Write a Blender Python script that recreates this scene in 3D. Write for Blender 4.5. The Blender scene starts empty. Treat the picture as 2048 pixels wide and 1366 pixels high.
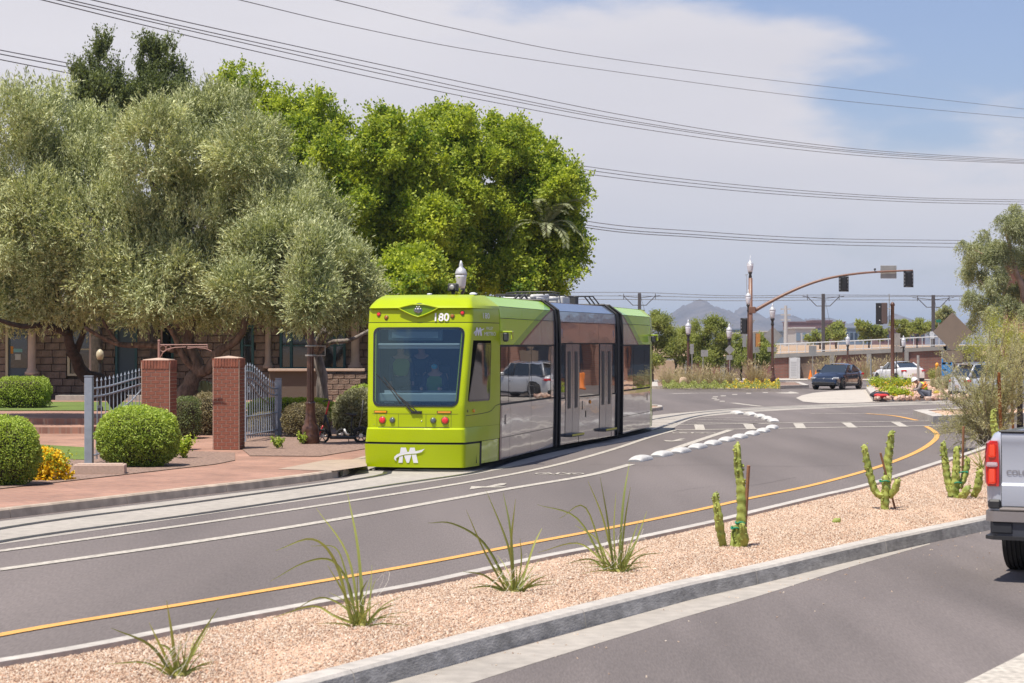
import bpy, math, random
import numpy as np
from mathutils import Vector, Matrix, Euler
from math import sin, cos, pi, radians, sqrt, atan2, hypot
random.seed(7)
RNG = np.random.default_rng(11)
S = bpy.context.scene
COL = S.collection

# ------------------------------------------------------------------ camera
F, HC, Y0 = 4200.0, 2.6, 688.0          # focal length in photo pixels, eye height, horizon row
camd = bpy.data.cameras.new('camera')
camd.sensor_width = 36.0
camd.lens = 36.0 * F / 2048.0
camd.shift_y = (Y0 - 683.0) / 2048.0
camd.clip_start = 0.5
camd.clip_end = 40000
camd.dof.use_dof = True
camd.dof.focus_distance = 47.0
camd.dof.aperture_fstop = 5.0
cam = bpy.data.objects.new('camera', camd)
cam.location = (0, 0, HC)
cam.rotation_euler = (radians(90), 0, 0)
COL.objects.link(cam)
S.camera = cam

# ------------------------------------------------------------------ sky and sun
SUN_EL = radians(69)
SUN_DIR = Vector((-0.62, -0.78, 0)).normalized()      # horizontal direction towards the sun
sunv = Vector((SUN_DIR.x * cos(SUN_EL), SUN_DIR.y * cos(SUN_EL), sin(SUN_EL)))
W = bpy.data.worlds.new('World')
S.world = W
W.use_nodes = True
nt = W.node_tree
for n in list(nt.nodes):
    nt.nodes.remove(n)
def WN(t, **k):
    n = nt.nodes.new(t)
    for a, v in k.items():
        setattr(n, a, v)
    return n
wout = WN('ShaderNodeOutputWorld')
bg = WN('ShaderNodeBackground')
bg.inputs['Strength'].default_value = 0.1
sky = WN('ShaderNodeTexSky', sky_type='NISHITA', sun_disc=False)
sky.sun_elevation = SUN_EL
sky.sun_rotation = atan2(SUN_DIR.x, SUN_DIR.y)
sky.altitude = 350
sky.air_density = 1.0
sky.dust_density = 1.6
sky.ozone_density = 1.2
tc = WN('ShaderNodeTexCoord')
mp = WN('ShaderNodeMapping')
mp.inputs['Scale'].default_value = (7.0, 7.0, 22.0)
mp.inputs['Location'].default_value = (3.1, 0.0, 0.55)
n1 = WN('ShaderNodeTexNoise')
n1.inputs['Scale'].default_value = 1.0
n1.inputs['Detail'].default_value = 6.0
n1.inputs['Roughness'].default_value = 0.5
sep = WN('ShaderNodeSeparateXYZ')
def WM(op, a, b=None, c=None, clamp=False):
    n = WN('ShaderNodeMath', operation=op, use_clamp=clamp)
    for i, v in enumerate((a, b, c)):
        if v is None: continue
        if isinstance(v, (int, float)): n.inputs[i].default_value = v
        else: nt.links.new(v, n.inputs[i])
    return n.outputs[0]
nt.links.new(tc.outputs['Generated'], mp.inputs['Vector'])
nt.links.new(mp.outputs[0], n1.inputs['Vector'])
nt.links.new(tc.outputs['Generated'], sep.inputs[0])
# cloud sheet thins out towards the upper right of the view (and on, over the eastern sky)
g = WM('ADD', WM('MULTIPLY', sep.outputs['X'], 2.7), WM('MULTIPLY', sep.outputs['Z'], 7.0))
g = WM('SUBTRACT', 1.66, g)
cov = WM('ADD', g, WM('MULTIPLY', WM('SUBTRACT', n1.outputs['Fac'], 0.5), 1.9))
mr = WN('ShaderNodeMapRange', interpolation_type='SMOOTHERSTEP', clamp=True)
mr.inputs['From Min'].default_value = 0.2
mr.inputs['From Max'].default_value = 0.62
mr.inputs['To Min'].default_value = 0.10
mr.inputs['To Max'].default_value = 0.97
nt.links.new(cov, mr.inputs['Value'])
n2 = WN('ShaderNodeTexNoise')
n2.inputs['Scale'].default_value = 0.8
n2.inputs['Detail'].default_value = 4.0
mp2 = WN('ShaderNodeMapping')
mp2.inputs['Scale'].default_value = (3, 3, 14)
mp2.inputs['Rotation'].default_value = (0, 0.25, 0)
nt.links.new(tc.outputs['Generated'], mp2.inputs['Vector'])
nt.links.new(mp2.outputs[0], n2.inputs['Vector'])
ccol = WN('ShaderNodeMix', data_type='RGBA')
ccol.inputs['A'].default_value = (5.2, 5.1, 5.55, 1)
ccol.inputs['B'].default_value = (6.4, 6.15, 6.4, 1)
cr = WM('MULTIPLY_ADD', n2.outputs['Fac'], 2.2, -0.6, clamp=True)
nt.links.new(cr, ccol.inputs['Factor'])
# blue-grey veil near the horizon
hz = WN('ShaderNodeMapRange', clamp=True, interpolation_type='SMOOTHSTEP')
hz.inputs['From Min'].default_value = 0.0
hz.inputs['From Max'].default_value = 0.10
hz.inputs['To Min'].default_value = 0.9
hz.inputs['To Max'].default_value = 0.0
nt.links.new(sep.outputs['Z'], hz.inputs['Value'])
c2 = WN('ShaderNodeMix', data_type='RGBA')
c2.inputs['B'].default_value = (5.0, 5.15, 5.75, 1)
nt.links.new(hz.outputs[0], c2.inputs['Factor'])
nt.links.new(ccol.outputs['Result'], c2.inputs['A'])
bl = WN('ShaderNodeMix', data_type='RGBA', blend_type='MULTIPLY')
bl.inputs['Factor'].default_value = 1.0
bl.inputs['B'].default_value = (.82, .84, 1.02, 1)
nt.links.new(sky.outputs[0], bl.inputs['A'])
mx = WN('ShaderNodeMix', data_type='RGBA')
nt.links.new(mr.outputs[0], mx.inputs['Factor'])
nt.links.new(bl.outputs['Result'], mx.inputs['A'])
nt.links.new(c2.outputs['Result'], mx.inputs['B'])
nt.links.new(mx.outputs['Result'], bg.inputs['Color'])
nt.links.new(bg.outputs[0], wout.inputs['Surface'])

sd = bpy.data.lights.new('sun', 'SUN')
sd.energy = 4.8
sd.angle = radians(0.5)
sd.color = (1.0, 0.93, 0.82)
so = bpy.data.objects.new('sun', sd)
so.rotation_euler = sunv.to_track_quat('Z', 'Y').to_euler()
so.location = (0, 0, 50)
COL.objects.link(so)
S.view_settings.view_transform = 'Standard'
S.view_settings.look = 'None'
S.view_settings.exposure = 0.38
S.view_settings.gamma = 1.0
S.view_settings.use_curve_mapping = False
S.render.engine = 'CYCLES'
S.cycles.max_bounces = 8
S.cycles.transparent_max_bounces = 12
S.cycles.volume_bounces = 0
S.cycles.use_denoising = True
S.cycles.caustics_reflective = False
S.cycles.caustics_refractive = False

# ------------------------------------------------------------------ helpers
def G(x, y, z=0.0):
    d = F * (HC - z) / (y - Y0)
    return Vector(((x - 1024.0) * d / F, d, z))
def D(x, y, d):
    return Vector(((x - 1024.0) * d / F, d, HC - (y - Y0) * d / F))
def link(o, parent=None):
    COL.objects.link(o)
    if parent is not None:
        o.parent = parent
    return o
def tag(o, label=None, cat=None, group=None, kind=None):
    if label: o['label'] = label
    if cat: o['category'] = cat
    if group: o['group'] = group
    if kind: o['kind'] = kind
    return o
def empty(name, loc=(0, 0, 0), rz=0.0, label=None, cat=None, group=None):
    o = bpy.data.objects.new(name, None)
    o.empty_display_size = 0.2
    o.location = loc
    o.rotation_euler = (0, 0, rz)
    link(o)
    return tag(o, label, cat, group)
def meshobj(name, verts, faces, mats, parent=None, smooth=False, idx=None, loc=None):
    me = bpy.data.meshes.new(name)
    me.from_pydata([tuple(v) for v in verts], [], [tuple(f) for f in faces])
    if not isinstance(mats, (list, tuple)): mats = [mats]
    for m in mats: me.materials.append(m)
    if idx is not None and len(mats) > 1:
        me.polygons.foreach_set('material_index', np.array(idx, dtype=np.int32))
    if smooth:
        me.polygons.foreach_set('use_smooth', np.ones(len(me.polygons), dtype=bool))
    me.update()
    o = bpy.data.objects.new(name, me)
    if loc is not None: o.location = loc
    return link(o, parent)
def copytree(o, parent=None, skip=()):
    c = o.copy()
    COL.objects.link(c)
    if parent is not None:
        c.parent = parent
        c.matrix_parent_inverse = o.matrix_parent_inverse
    for ch in list(o.children):
        copytree(ch, c)
    return c

class MB:
    """collects shapes, builds ONE mesh"""
    def __init__(s): s.v, s.f, s.i, s.m = [], [], [], 0
    def mat(s, k): s.m = k; return s
    def add(s, v, f):
        o = len(s.v); s.v += [tuple(p) for p in v]
        for q in f: s.f.append(tuple(o + k for k in q)); s.i.append(s.m)
        return s
    def box(s, c, d, M=None, rz=0.0, bev=0.0):
        x, y, z = d[0] / 2, d[1] / 2, d[2] / 2
        R = Matrix.Rotation(rz, 3, 'Z')
        if bev <= 0:
            P = [(-x, -y, -z), (x, -y, -z), (x, y, -z), (-x, y, -z), (-x, -y, z), (x, -y, z), (x, y, z), (-x, y, z)]
            Q = [(0, 3, 2, 1), (4, 5, 6, 7), (0, 1, 5, 4), (1, 2, 6, 5), (2, 3, 7, 6), (3, 0, 4, 7)]
        else:
            b = bev
            P = []
            for sx in (-1, 1):
                for sy in (-1, 1):
                    for sz in (-1, 1):
                        P += [(sx * x, sy * (y - b), sz * (z - b)), (sx * (x - b), sy * y, sz * (z - b)), (sx * (x - b), sy * (y - b), sz * z)]
            def I(sx, sy, sz, k): return ((sx > 0) * 4 + (sy > 0) * 2 + (sz > 0)) * 3 + k
            Q = []
            for sg in (-1, 1):
                q = [I(sg, -1, -1, 0), I(sg, 1, -1, 0), I(sg, 1, 1, 0), I(sg, -1, 1, 0)]; Q.append(q if sg > 0 else q[::-1])
                q = [I(-1, sg, -1, 1), I(-1, sg, 1, 1), I(1, sg, 1, 1), I(1, sg, -1, 1)]; Q.append(q if sg > 0 else q[::-1])
                q = [I(-1, -1, sg, 2), I(1, -1, sg, 2), I(1, 1, sg, 2), I(-1, 1, sg, 2)]; Q.append(q if sg > 0 else q[::-1])
            for a in (-1, 1):
                for b2 in (-1, 1):
                    q = [I(a, b2, -1, 0), I(a, b2, -1, 1), I(a, b2, 1, 1), I(a, b2, 1, 0)]; Q.append(q if a * b2 < 0 else q[::-1])
                    q = [I(a, -1, b2, 0), I(a, -1, b2, 2), I(a, 1, b2, 2), I(a, 1, b2, 0)]; Q.append(q if a * b2 > 0 else q[::-1])
                    q = [I(-1, a, b2, 1), I(-1, a, b2, 2), I(1, a, b2, 2), I(1, a, b2, 1)]; Q.append(q if a * b2 < 0 else q[::-1])
                    for c2_ in (-1, 1):
                        q = [I(a, b2, c2_, 0), I(a, b2, c2_, 1), I(a, b2, c2_, 2)]
                        Q.append(q if a * b2 * c2_ > 0 else q[::-1])
        c = Vector(c)
        V = [R @ Vector(p) + c for p in P]
        if M is not None: V = [M @ p for p in V]
        return s.add(V, Q)
    def tube(s, pts, r, n=8, cap=True, flat=1.0):
        pts = [Vector(p) for p in pts]
        if not isinstance(r, (list, tuple)): r = [r] * len(pts)
        V, Q = [], []
        up = Vector((0, 0, 1))
        pn = None
        for k, p in enumerate(pts):
            t = (pts[min(k + 1, len(pts) - 1)] - pts[max(k - 1, 0)])
            if t.length < 1e-9: t = Vector((0, 0, 1))
            t.normalize()
            if pn is None:
                a = up.cross(t) if abs(t.z) < 0.95 else Vector((1, 0, 0)).cross(t)
                a.normalize()
            else:
                a = pn - t * pn.dot(t)
                a.normalize()
            pn = a
            b = t.cross(a)
            for j in range(n):
                w = 2 * pi * j / n
                V.append(p + a * (cos(w) * r[k]) + b * (sin(w) * r[k] * flat))
        for k in range(len(pts) - 1):
            for j in range(n):
                j2 = (j + 1) % n
                Q.append((k * n + j, k * n + j2, (k + 1) * n + j2, (k + 1) * n + j))
        if cap:
            Q.append(tuple(range(n))[::-1]); Q.append(tuple(range((len(pts) - 1) * n, len(pts) * n)))
        return s.add(V, Q)
    def lathe(s, prof, c=(0, 0, 0), n=16, M=None, flute=0.0):
        V, Q = [], []
        c = Vector(c)
        for (r, z) in prof:
            for j in range(n):
                w = 2 * pi * j / n
                rr = r * (1 - flute * (j % 2))
                V.append(Vector((rr * cos(w), rr * sin(w), z)))
        for k in range(len(prof) - 1):
            for j in range(n):
                j2 = (j + 1) % n
                Q.append((k * n + j, k * n + j2, (k + 1) * n + j2, (k + 1) * n + j))
        Q.append(tuple(range(n))[::-1]); Q.append(tuple(range((len(prof) - 1) * n, len(prof) * n)))
        if M is not None: V = [M @ p for p in V]
        V = [p + c for p in V]
        return s.add(V, Q)
    def prism(s, poly, z0, z1, top_only=False):
        n = len(poly)
        a = sum(poly[i][0] * poly[(i + 1) % n][1] - poly[(i + 1) % n][0] * poly[i][1] for i in range(n))
        if a < 0: poly = poly[::-1]
        V = [(p[0], p[1], z0) for p in poly] + [(p[0], p[1], z1) for p in poly]
        Q = [tuple(range(n, 2 * n))]
        if not top_only:
            Q.append(tuple(range(n))[::-1])
            Q += [(k, (k + 1) % n, n + (k + 1) % n, n + k) for k in range(n)]
        return s.add(V, Q)
    def slab(s, poly, axis_o, ax, ay, an, t):
        """flat 2D polygon placed in 3D: origin, x axis, y axis, normal, thickness"""
        o, ax, ay, an = map(Vector, (axis_o, ax, ay, an))
        n = len(poly)
        V = [o + ax * p[0] + ay * p[1] for p in poly] + [o + ax * p[0] + ay * p[1] + an * t for p in poly]
        Q = [tuple(range(n, 2 * n)), tuple(range(n))[::-1]] + [(k, (k + 1) % n, n + (k + 1) % n, n + k) for k in range(n)]
        return s.add(V, Q)
    def ball(s, c, r, nu=10, nv=6, sc=(1, 1, 1)):
        prof = [(sin(pi * k / nv) * r + 1e-5, -cos(pi * k / nv) * r) for k in range(nv + 1)]
        return s.lathe(prof, c, nu, Matrix.Diagonal(Vector(sc)))
    def ico(s, c, r, jit=0.0, sc=(1, 1, 1)):
        t = (1 + 5 ** .5) / 2
        P = [(-1, t, 0), (1, t, 0), (-1, -t, 0), (1, -t, 0), (0, -1, t), (0, 1, t), (0, -1, -t), (0, 1, -t), (t, 0, -1), (t, 0, 1), (-t, 0, -1), (-t, 0, 1)]
        Q = [(0, 11, 5), (0, 5, 1), (0, 1, 7), (0, 7, 10), (0, 10, 11), (1, 5, 9), (5, 11, 4), (11, 10, 2), (10, 7, 6), (7, 1, 8), (3, 9, 4), (3, 4, 2), (3, 2, 6), (3, 6, 8), (3, 8, 9), (4, 9, 5), (2, 4, 11), (6, 2, 10), (8, 6, 7), (9, 8, 1)]
        k = r / sqrt(1 + t * t)
        V = [Vector((p[0] * k * sc[0], p[1] * k * sc[1], p[2] * k * sc[2])) * (1 + random.uniform(-jit, jit)) + Vector(c) for p in P]
        return s.add(V, Q)
    def build(s, name, mats, parent=None, smooth=False, loc=None):
        return meshobj(name, s.v, s.f, mats, parent, smooth, s.i, loc)
def autosmooth(o, ang=35):
    me = o.data
    me.polygons.foreach_set('use_smooth', np.ones(len(me.polygons), dtype=bool))
    try: me.set_sharp_from_angle(angle=radians(ang))
    except Exception: pass
    return o

# ------------------------------------------------------------------ materials
MATS = {}
def mat(name, col, rough=0.7, metal=0.0, vary=0.0, vscale=3.0, bump=0.0, bscale=40.0, col2=None, coat=0.0, spec=None, trans=0.0, stretch=None, v2=0.0, v2scale=0.4, bdist=0.01):
    if name in MATS: return MATS[name]
    m = bpy.data.materials.new(name); m.use_nodes = True
    t = m.node_tree; b = t.nodes['Principled BSDF']
    b.inputs['Roughness'].default_value = rough
    b.inputs['Metallic'].default_value = metal
    if coat: b.inputs['Coat Weight'].default_value = coat; b.inputs['Coat Roughness'].default_value = 0.04
    if spec is not None: b.inputs['Specular IOR Level'].default_value = spec
    if trans: b.inputs['Transmission Weight'].default_value = trans
    b.inputs['Base Color'].default_value = (*col, 1)
    if vary or bump or v2 or col2:
        co = t.nodes.new('ShaderNodeTexCoord'); src = co.outputs['Object']
        if stretch:
            mpn = t.nodes.new('ShaderNodeMapping'); mpn.inputs['Scale'].default_value = stretch[:3]
            if len(stretch) > 3: mpn.inputs['Rotation'].default_value = (0, 0, stretch[3])
            t.links.new(src, mpn.inputs[0]); src = mpn.outputs[0]
    if vary or col2 or v2:
        c2_ = col2 if col2 else tuple(min(1, c * (1 + vary)) for c in col)
        c1_ = col if col2 else tuple(c * (1 - vary) for c in col)
        ns = t.nodes.new('ShaderNodeTexNoise'); ns.inputs['Scale'].default_value = vscale; ns.inputs['Detail'].default_value = 5
        t.links.new(src, ns.inputs['Vector'])
        r = t.nodes.new('ShaderNodeMapRange'); r.inputs['From Min'].default_value = 0.32; r.inputs['From Max'].default_value = 0.68
        t.links.new(ns.outputs['Fac'], r.inputs['Value'])
        mi = t.nodes.new('ShaderNodeMix'); mi.data_type = 'RGBA'
        mi.inputs['A'].default_value = (*c1_, 1); mi.inputs['B'].default_value = (*c2_, 1)
        t.links.new(r.outputs[0], mi.inputs['Factor'])
        outc = mi.outputs['Result']
        if v2:
            n3 = t.nodes.new('ShaderNodeTexNoise'); n3.inputs['Scale'].default_value = v2scale; n3.inputs['Detail'].default_value = 3
            t.links.new(src, n3.inputs['Vector'])
            r3 = t.nodes.new('ShaderNodeMapRange'); r3.inputs['From Min'].default_value = 0.3; r3.inputs['From Max'].default_value = 0.7
            r3.inputs['To Min'].default_value = 1 - v2; r3.inputs['To Max'].default_value = 1 + v2
            t.links.new(n3.outputs['Fac'], r3.inputs['Value'])
            m3 = t.nodes.new('ShaderNodeVectorMath'); m3.operation = 'SCALE'
            t.links.new(outc, m3.inputs[0]); t.links.new(r3.outputs[0], m3.inputs['Scale'])
            outc = m3.outputs[0]
        t.links.new(outc, b.inputs['Base Color'])
    if bump:
        nb = t.nodes.new('ShaderNodeTexNoise'); nb.inputs['Scale'].default_value = bscale; nb.inputs['Detail'].default_value = 3
        t.links.new(src, nb.inputs['Vector'])
        bp = t.nodes.new('ShaderNodeBump'); bp.inputs['Strength'].default_value = bump; bp.inputs['Distance'].default_value = bdist
        t.links.new(nb.outputs['Fac'], bp.inputs['Height']); t.links.new(bp.outputs[0], b.inputs['Normal'])
    MATS[name] = m
    return m
def leafmat(name, c1, c2, tr=0.35, scale=1.2):
    """leaf: colour differs from leaf to leaf (per-face attribute) and light passes through it"""
    m = bpy.data.materials.new(name); m.use_nodes = True
    t = m.node_tree; b = t.nodes['Principled BSDF']; out = t.nodes['Material Output']
    at = t.nodes.new('ShaderNodeAttribute'); at.attribute_name = 'tone'
    mi = t.nodes.new('ShaderNodeMix'); mi.data_type = 'RGBA'
    mi.inputs['A'].default_value = (*c1, 1); mi.inputs['B'].default_value = (*c2, 1)
    t.links.new(at.outputs['Fac'], mi.inputs['Factor'])
    b.inputs['Roughness'].default_value = 0.55
    b.inputs['Specular IOR Level'].default_value = 0.35
    t.links.new(mi.outputs['Result'], b.inputs['Base Color'])
    tl = t.nodes.new('ShaderNodeBsdfTranslucent')
    sc = t.nodes.new('ShaderNodeVectorMath'); sc.operation = 'MULTIPLY'; sc.inputs[1].default_value = (1.25, 1.25, 0.6)
    t.links.new(mi.outputs['Result'], sc.inputs[0]); t.links.new(sc.outputs[0], tl.inputs['Color'])
    ms = t.nodes.new('ShaderNodeMixShader'); ms.inputs[0].default_value = tr
    t.links.new(b.outputs[0], ms.inputs[1]); t.links.new(tl.outputs[0], ms.inputs[2])
    t.links.new(ms.outputs[0], out.inputs['Surface'])
    return m

M_asphalt = mat('asphalt', (.146, .125, .118), .9, vary=.2, vscale=60, bump=.35, bscale=160, v2=.2, v2scale=.5, stretch=(1, .10, 1, -.28))
M_asphalt2 = mat('asphalt_near', (.144, .124, .118), .9, vary=.16, vscale=80, bump=.35, bscale=160, v2=.24, v2scale=.9, stretch=(1, .10, 1, -.52))
M_conc = mat('concrete', (.36, .33, .29), .85, vary=.12, vscale=6, bump=.2, bscale=80, v2=.1, v2scale=.5)
M_conc_kerb = mat('kerb_concrete', (.44, .41, .37), .85, vary=.12, vscale=9, bump=.4, bscale=40, v2=.10, v2scale=1.6)
M_kerb_l = mat('kerb_concrete_tan', (.42, .34, .265), .88, vary=.18, vscale=4, bump=.25, bscale=60, v2=.15, v2scale=1.0)
M_apron = mat('apron_concrete', (.44, .40, .35), .85, vary=.08, vscale=3, v2=.06)
M_white = mat('road_paint_white', (.44, .405, .35), .7, vary=.28, vscale=14, v2=.1, v2scale=2)
M_yel = mat('road_paint_yellow', (.66, .345, .09), .7, vary=.1, vscale=25, v2=.08, v2scale=2)
M_brickpav = None
M_desert = mat('desert_soil', (.36, .25, .16), .95, vary=.2, vscale=.3, v2=.2, v2scale=.03)
M_granite = mat('decomposed_granite', (.55, .36, .25), .95, vary=.25, vscale=35, bump=.6, bscale=90, v2=.08)
M_mulch = mat('brown_gravel', (.24, .16, .125), .95, vary=.45, vscale=22, bump=.8, bscale=60)
M_grass = mat('lawn_grass', (.12, .17, .03), .9, vary=.3, vscale=12, bump=.5, bscale=120, v2=.2)
M_black = mat('black_rubber', (.012, .012, .013), .6)
M_dark = mat('dark_interior', (.02, .022, .025), .6)
M_steel = mat('rail_steel', (.16, .15, .15), .35, .8, vary=.3, vscale=5)
M_brown = mat('brown_pole_paint', (.10, .045, .028), .38, vary=.15, vscale=4, coat=.3)
M_brown_l = mat('tan_brown_pole_paint', (.20, .105, .07), .4, vary=.1, vscale=2)
M_globe = mat('milky_globe', (.72, .72, .76), .25, vary=.03, coat=.4)
M_globe_cap = mat('lamp_cap_metal', (.52, .53, .56), .45, .25)
M_signback = mat('sign_back_aluminium', (.33, .33, .32), .5, .35, vary=.1, vscale=3)
M_signbrown = mat('sign_back_brown', (.23, .175, .13), .6, vary=.06, vscale=2)
M_galv = mat('galvanised_post', (.38, .38, .37), .45, .5, vary=.12, vscale=8)
M_sigblack = mat('signal_housing_black', (.018, .019, .022), .5)
M_wire = mat('wire_grey', (.10, .095, .105), .6)
M_bark = mat('olive_bark', (.15, .11, .085), .95, vary=.5, vscale=9, bump=.9, bscale=30, bdist=.03, stretch=(1, 1, .35))
M_bark_d = mat('dark_bark', (.055, .04, .03), .95, vary=.4, vscale=9, bump=.9, bscale=30, bdist=.03)
M_bark_g = mat('grey_bark', (.22, .19, .17), .95, vary=.4, vscale=12, bump=.9, bscale=30, bdist=.03, stretch=(1, 1, .2))
L_olive = leafmat('olive_leaf', (.13, .17, .06), (.78, .81, .47), .25)
L_green = leafmat('bright_green_leaf', (.10, .19, .02), (.62, .68, .09), .45)
L_dark = leafmat('dark_green_leaf', (.07, .10, .04), (.26, .31, .12), .35)
L_mesq = leafmat('mesquite_leaf', (.17, .21, .06), (.46, .50, .16), .42)
L_euc = leafmat('eucalyptus_leaf', (.20, .23, .12), (.52, .54, .34), .4)
L_sage = leafmat('sage_leaf', (.19, .19, .10), (.40, .40, .23), .25)
L_pink = leafmat('dusty_hedge_leaf', (.17, .13, .07), (.40, .36, .20), .25)
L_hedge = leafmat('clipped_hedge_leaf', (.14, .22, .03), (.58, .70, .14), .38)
L_lime = leafmat('lime_hedge_leaf', (.20, .30, .02), (.48, .55, .05), .35)
L_flower = leafmat('yellow_flower_petal', (.75, .45, .01), (.85, .62, .02), .2)
L_dry = leafmat('dry_grass_blade', (.34, .27, .15), (.55, .47, .28), .25)
L_yucca = leafmat('yucca_blade', (.10, .14, .035), (.38, .41, .11), .22)
L_palm = leafmat('palm_leaflet', (.25, .28, .14), (.42, .45, .27), .25)

# brick paving: running bond with tone from brick to brick
def brickmat(name, c1, c2, mortar, bw, bh, rot=0.0, sc=1.0, rough=.85, bump=.3, axes='XY', msize=.012):
    m = bpy.data.materials.new(name); m.use_nodes = True
    t = m.node_tree; b = t.nodes['Principled BSDF']; b.inputs['Roughness'].default_value = rough
    co = t.nodes.new('ShaderNodeTexCoord'); mpn = t.nodes.new('ShaderNodeMapping')
    mpn.inputs['Rotation'].default_value = (0, 0, rot)
    src = co.outputs['Object']
    if axes == 'XZ':
        se = t.nodes.new('ShaderNodeSeparateXYZ'); cb = t.nodes.new('ShaderNodeCombineXYZ')
        t.links.new(src, se.inputs[0]); t.links.new(se.outputs['X'], cb.inputs['X']); t.links.new(se.outputs['Z'], cb.inputs['Y'])
        src = cb.outputs[0]
    t.links.new(src, mpn.inputs[0])
    br = t.nodes.new('ShaderNodeTexBrick')
    br.inputs['Color1'].default_value = (*c1, 1); br.inputs['Color2'].default_value = (*c2, 1); br.inputs['Mortar'].default_value = (*mortar, 1)
    br.inputs['Scale'].default_value = sc; br.inputs['Brick Width'].default_value = bw; br.inputs['Row Height'].default_value = bh
    br.inputs['Mortar Size'].default_value = msize; br.inputs['Bias'].default_value = -.1
    t.links.new(mpn.outputs[0], br.inputs['Vector'])
    ns = t.nodes.new('ShaderNodeTexNoise'); ns.inputs['Scale'].default_value = .7; ns.inputs['Detail'].default_value = 4
    t.links.new(co.outputs['Object'], ns.inputs['Vector'])
    r = t.nodes.new('ShaderNodeMapRange'); r.inputs['From Min'].default_value = .3; r.inputs['From Max'].default_value = .7
    r.inputs['To Min'].default_value = .78; r.inputs['To Max'].default_value = 1.22
    t.links.new(ns.outputs['Fac'], r.inputs['Value'])
    ml = t.nodes.new('ShaderNodeVectorMath'); ml.operation = 'SCALE'
    t.links.new(br.outputs['Color'], ml.inputs[0]); t.links.new(r.outputs[0], ml.inputs['Scale'])
    t.links.new(ml.outputs[0], b.inputs['Base Color'])
    bp = t.nodes.new('ShaderNodeBump'); bp.inputs['Strength'].default_value = bump; bp.inputs['Distance'].default_value = .01; bp.invert = True
    t.links.new(br.outputs['Fac'], bp.inputs['Height']); t.links.new(bp.outputs[0], b.inputs['Normal'])
    return m
M_brickpav = brickmat('brick_paving', (.38, .20, .14), (.25, .135, .10), (.33, .22, .17), .21, .105, .35)
M_brickred = mat('red_brick', (.235, .082, .052), .85, vary=.3, vscale=5, bump=.3, bscale=60)
M_mortar = mat('mortar', (.46, .34, .27), .9, vary=.1, vscale=20)
HAZE = True
# ------------------------------------------------------------------ curves on the ground
def smooth(pts, n=6):
    """Catmull-Rom through the points"""
    P = [Vector(p) for p in pts]
    P = [P[0] * 2 - P[1]] + P + [P[-1] * 2 - P[-2]]
    out = []
    for i in range(1, len(P) - 2):
        for k in range(n):
            t = k / n
            a, b, c, d = P[i - 1], P[i], P[i + 1], P[i + 2]
            out.append(0.5 * ((2 * b) + (c - a) * t + (2 * a - 5 * b + 4 * c - d) * t * t + (-a + 3 * b - 3 * c + d) * t ** 3))
    out.append(P[-2])
    return out
def offs(path, d):
    """offset to the left of the direction of travel by d"""
    out = []
    for k, p in enumerate(path):
        t = path[min(k + 1, len(path) - 1)] - path[max(k - 1, 0)]
        t = Vector((t.x, t.y, 0)).normalized()
        out.append(Vector((p.x - t.y * d, p.y + t.x * d, p.z)))
    return out
def ribbon(name, L, R, z, m, kind=None, label=None, parent=None):
    n = len(L)
    V = [(p.x, p.y, z) for p in L] + [(p.x, p.y, z) for p in R]
    Q = [(k, n + k, n + k + 1, k + 1) for k in range(n - 1)]
    o = meshobj(name, V, Q, m, parent)
    me = o.data
    if len(me.polygons) and me.polygons[0].normal.z < 0:
        me.flip_normals()
    if kind: o['kind'] = kind
    return o
def resample(path, step):
    P = [path[0]]; acc = 0
    out = [path[0].copy()]
    for a, b in zip(path[:-1], path[1:]):
        L = (b - a).length
        while acc + L >= step:
            t = (step - acc) / L
            a = a.lerp(b, t); L = (b - a).length; out.append(a.copy()); acc = 0
        acc += L
    out.append(path[-1].copy())
    return out
def kerb(name, path, side, w, h, m, seg=3.0, z0=-.02, batter=.02, face=None):
    """kerb made of cast lengths; path = foot of the exposed face, body lies on the given side (+1 left)"""
    root = empty(name, (0, 0, 0)); root['kind'] = 'structure'
    P = resample(path, 0.5)
    per = max(2, int(seg / .5))
    k = 0
    while k < len(P) - 1:
        sub = P[k:k + per + 1]
        if len(sub) < 2: break
        sub = [p.copy() for p in sub]
        d0 = (sub[1] - sub[0]).normalized(); sub[0] = sub[0] + d0 * .006
        d1 = (sub[-1] - sub[-2]).normalized(); sub[-1] = sub[-1] - d1 * .006
        L0 = sub; L1 = offs(sub, side * batter); L2 = offs(sub, side * (batter + .025)); L3 = offs(sub, side * w)
        prof = [(L0, z0), (L1, h - .025), (L2, h), (L3, h), (L3, z0)]
        n = len(sub); V = []; Q = []
        for (LL, z) in prof: V += [(p.x, p.y, z) for p in LL]
        for a in range(len(prof) - 1):
            for j in range(n - 1):
                q = (a * n + j, a * n + j + 1, (a + 1) * n + j + 1, (a + 1) * n + j)
                Q.append(q if side < 0 else q[::-1])
        Q.append(tuple(a * n for a in range(len(prof)))); Q.append(tuple(a * n + n - 1 for a in range(len(prof)))[::-1])
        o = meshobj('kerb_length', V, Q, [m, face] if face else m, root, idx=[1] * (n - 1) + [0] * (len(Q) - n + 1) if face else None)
        k += per
    return root

# base terrain to the horizon
gnd = MB()
gnd.add([(-9000, -600, -.06), (9000, -600, -.06), (9000, 12000, -.06), (-9000, 12000, -.06)], [(0, 1, 2, 3)])
tag(gnd.build('ground', M_desert), kind='structure')

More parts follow.
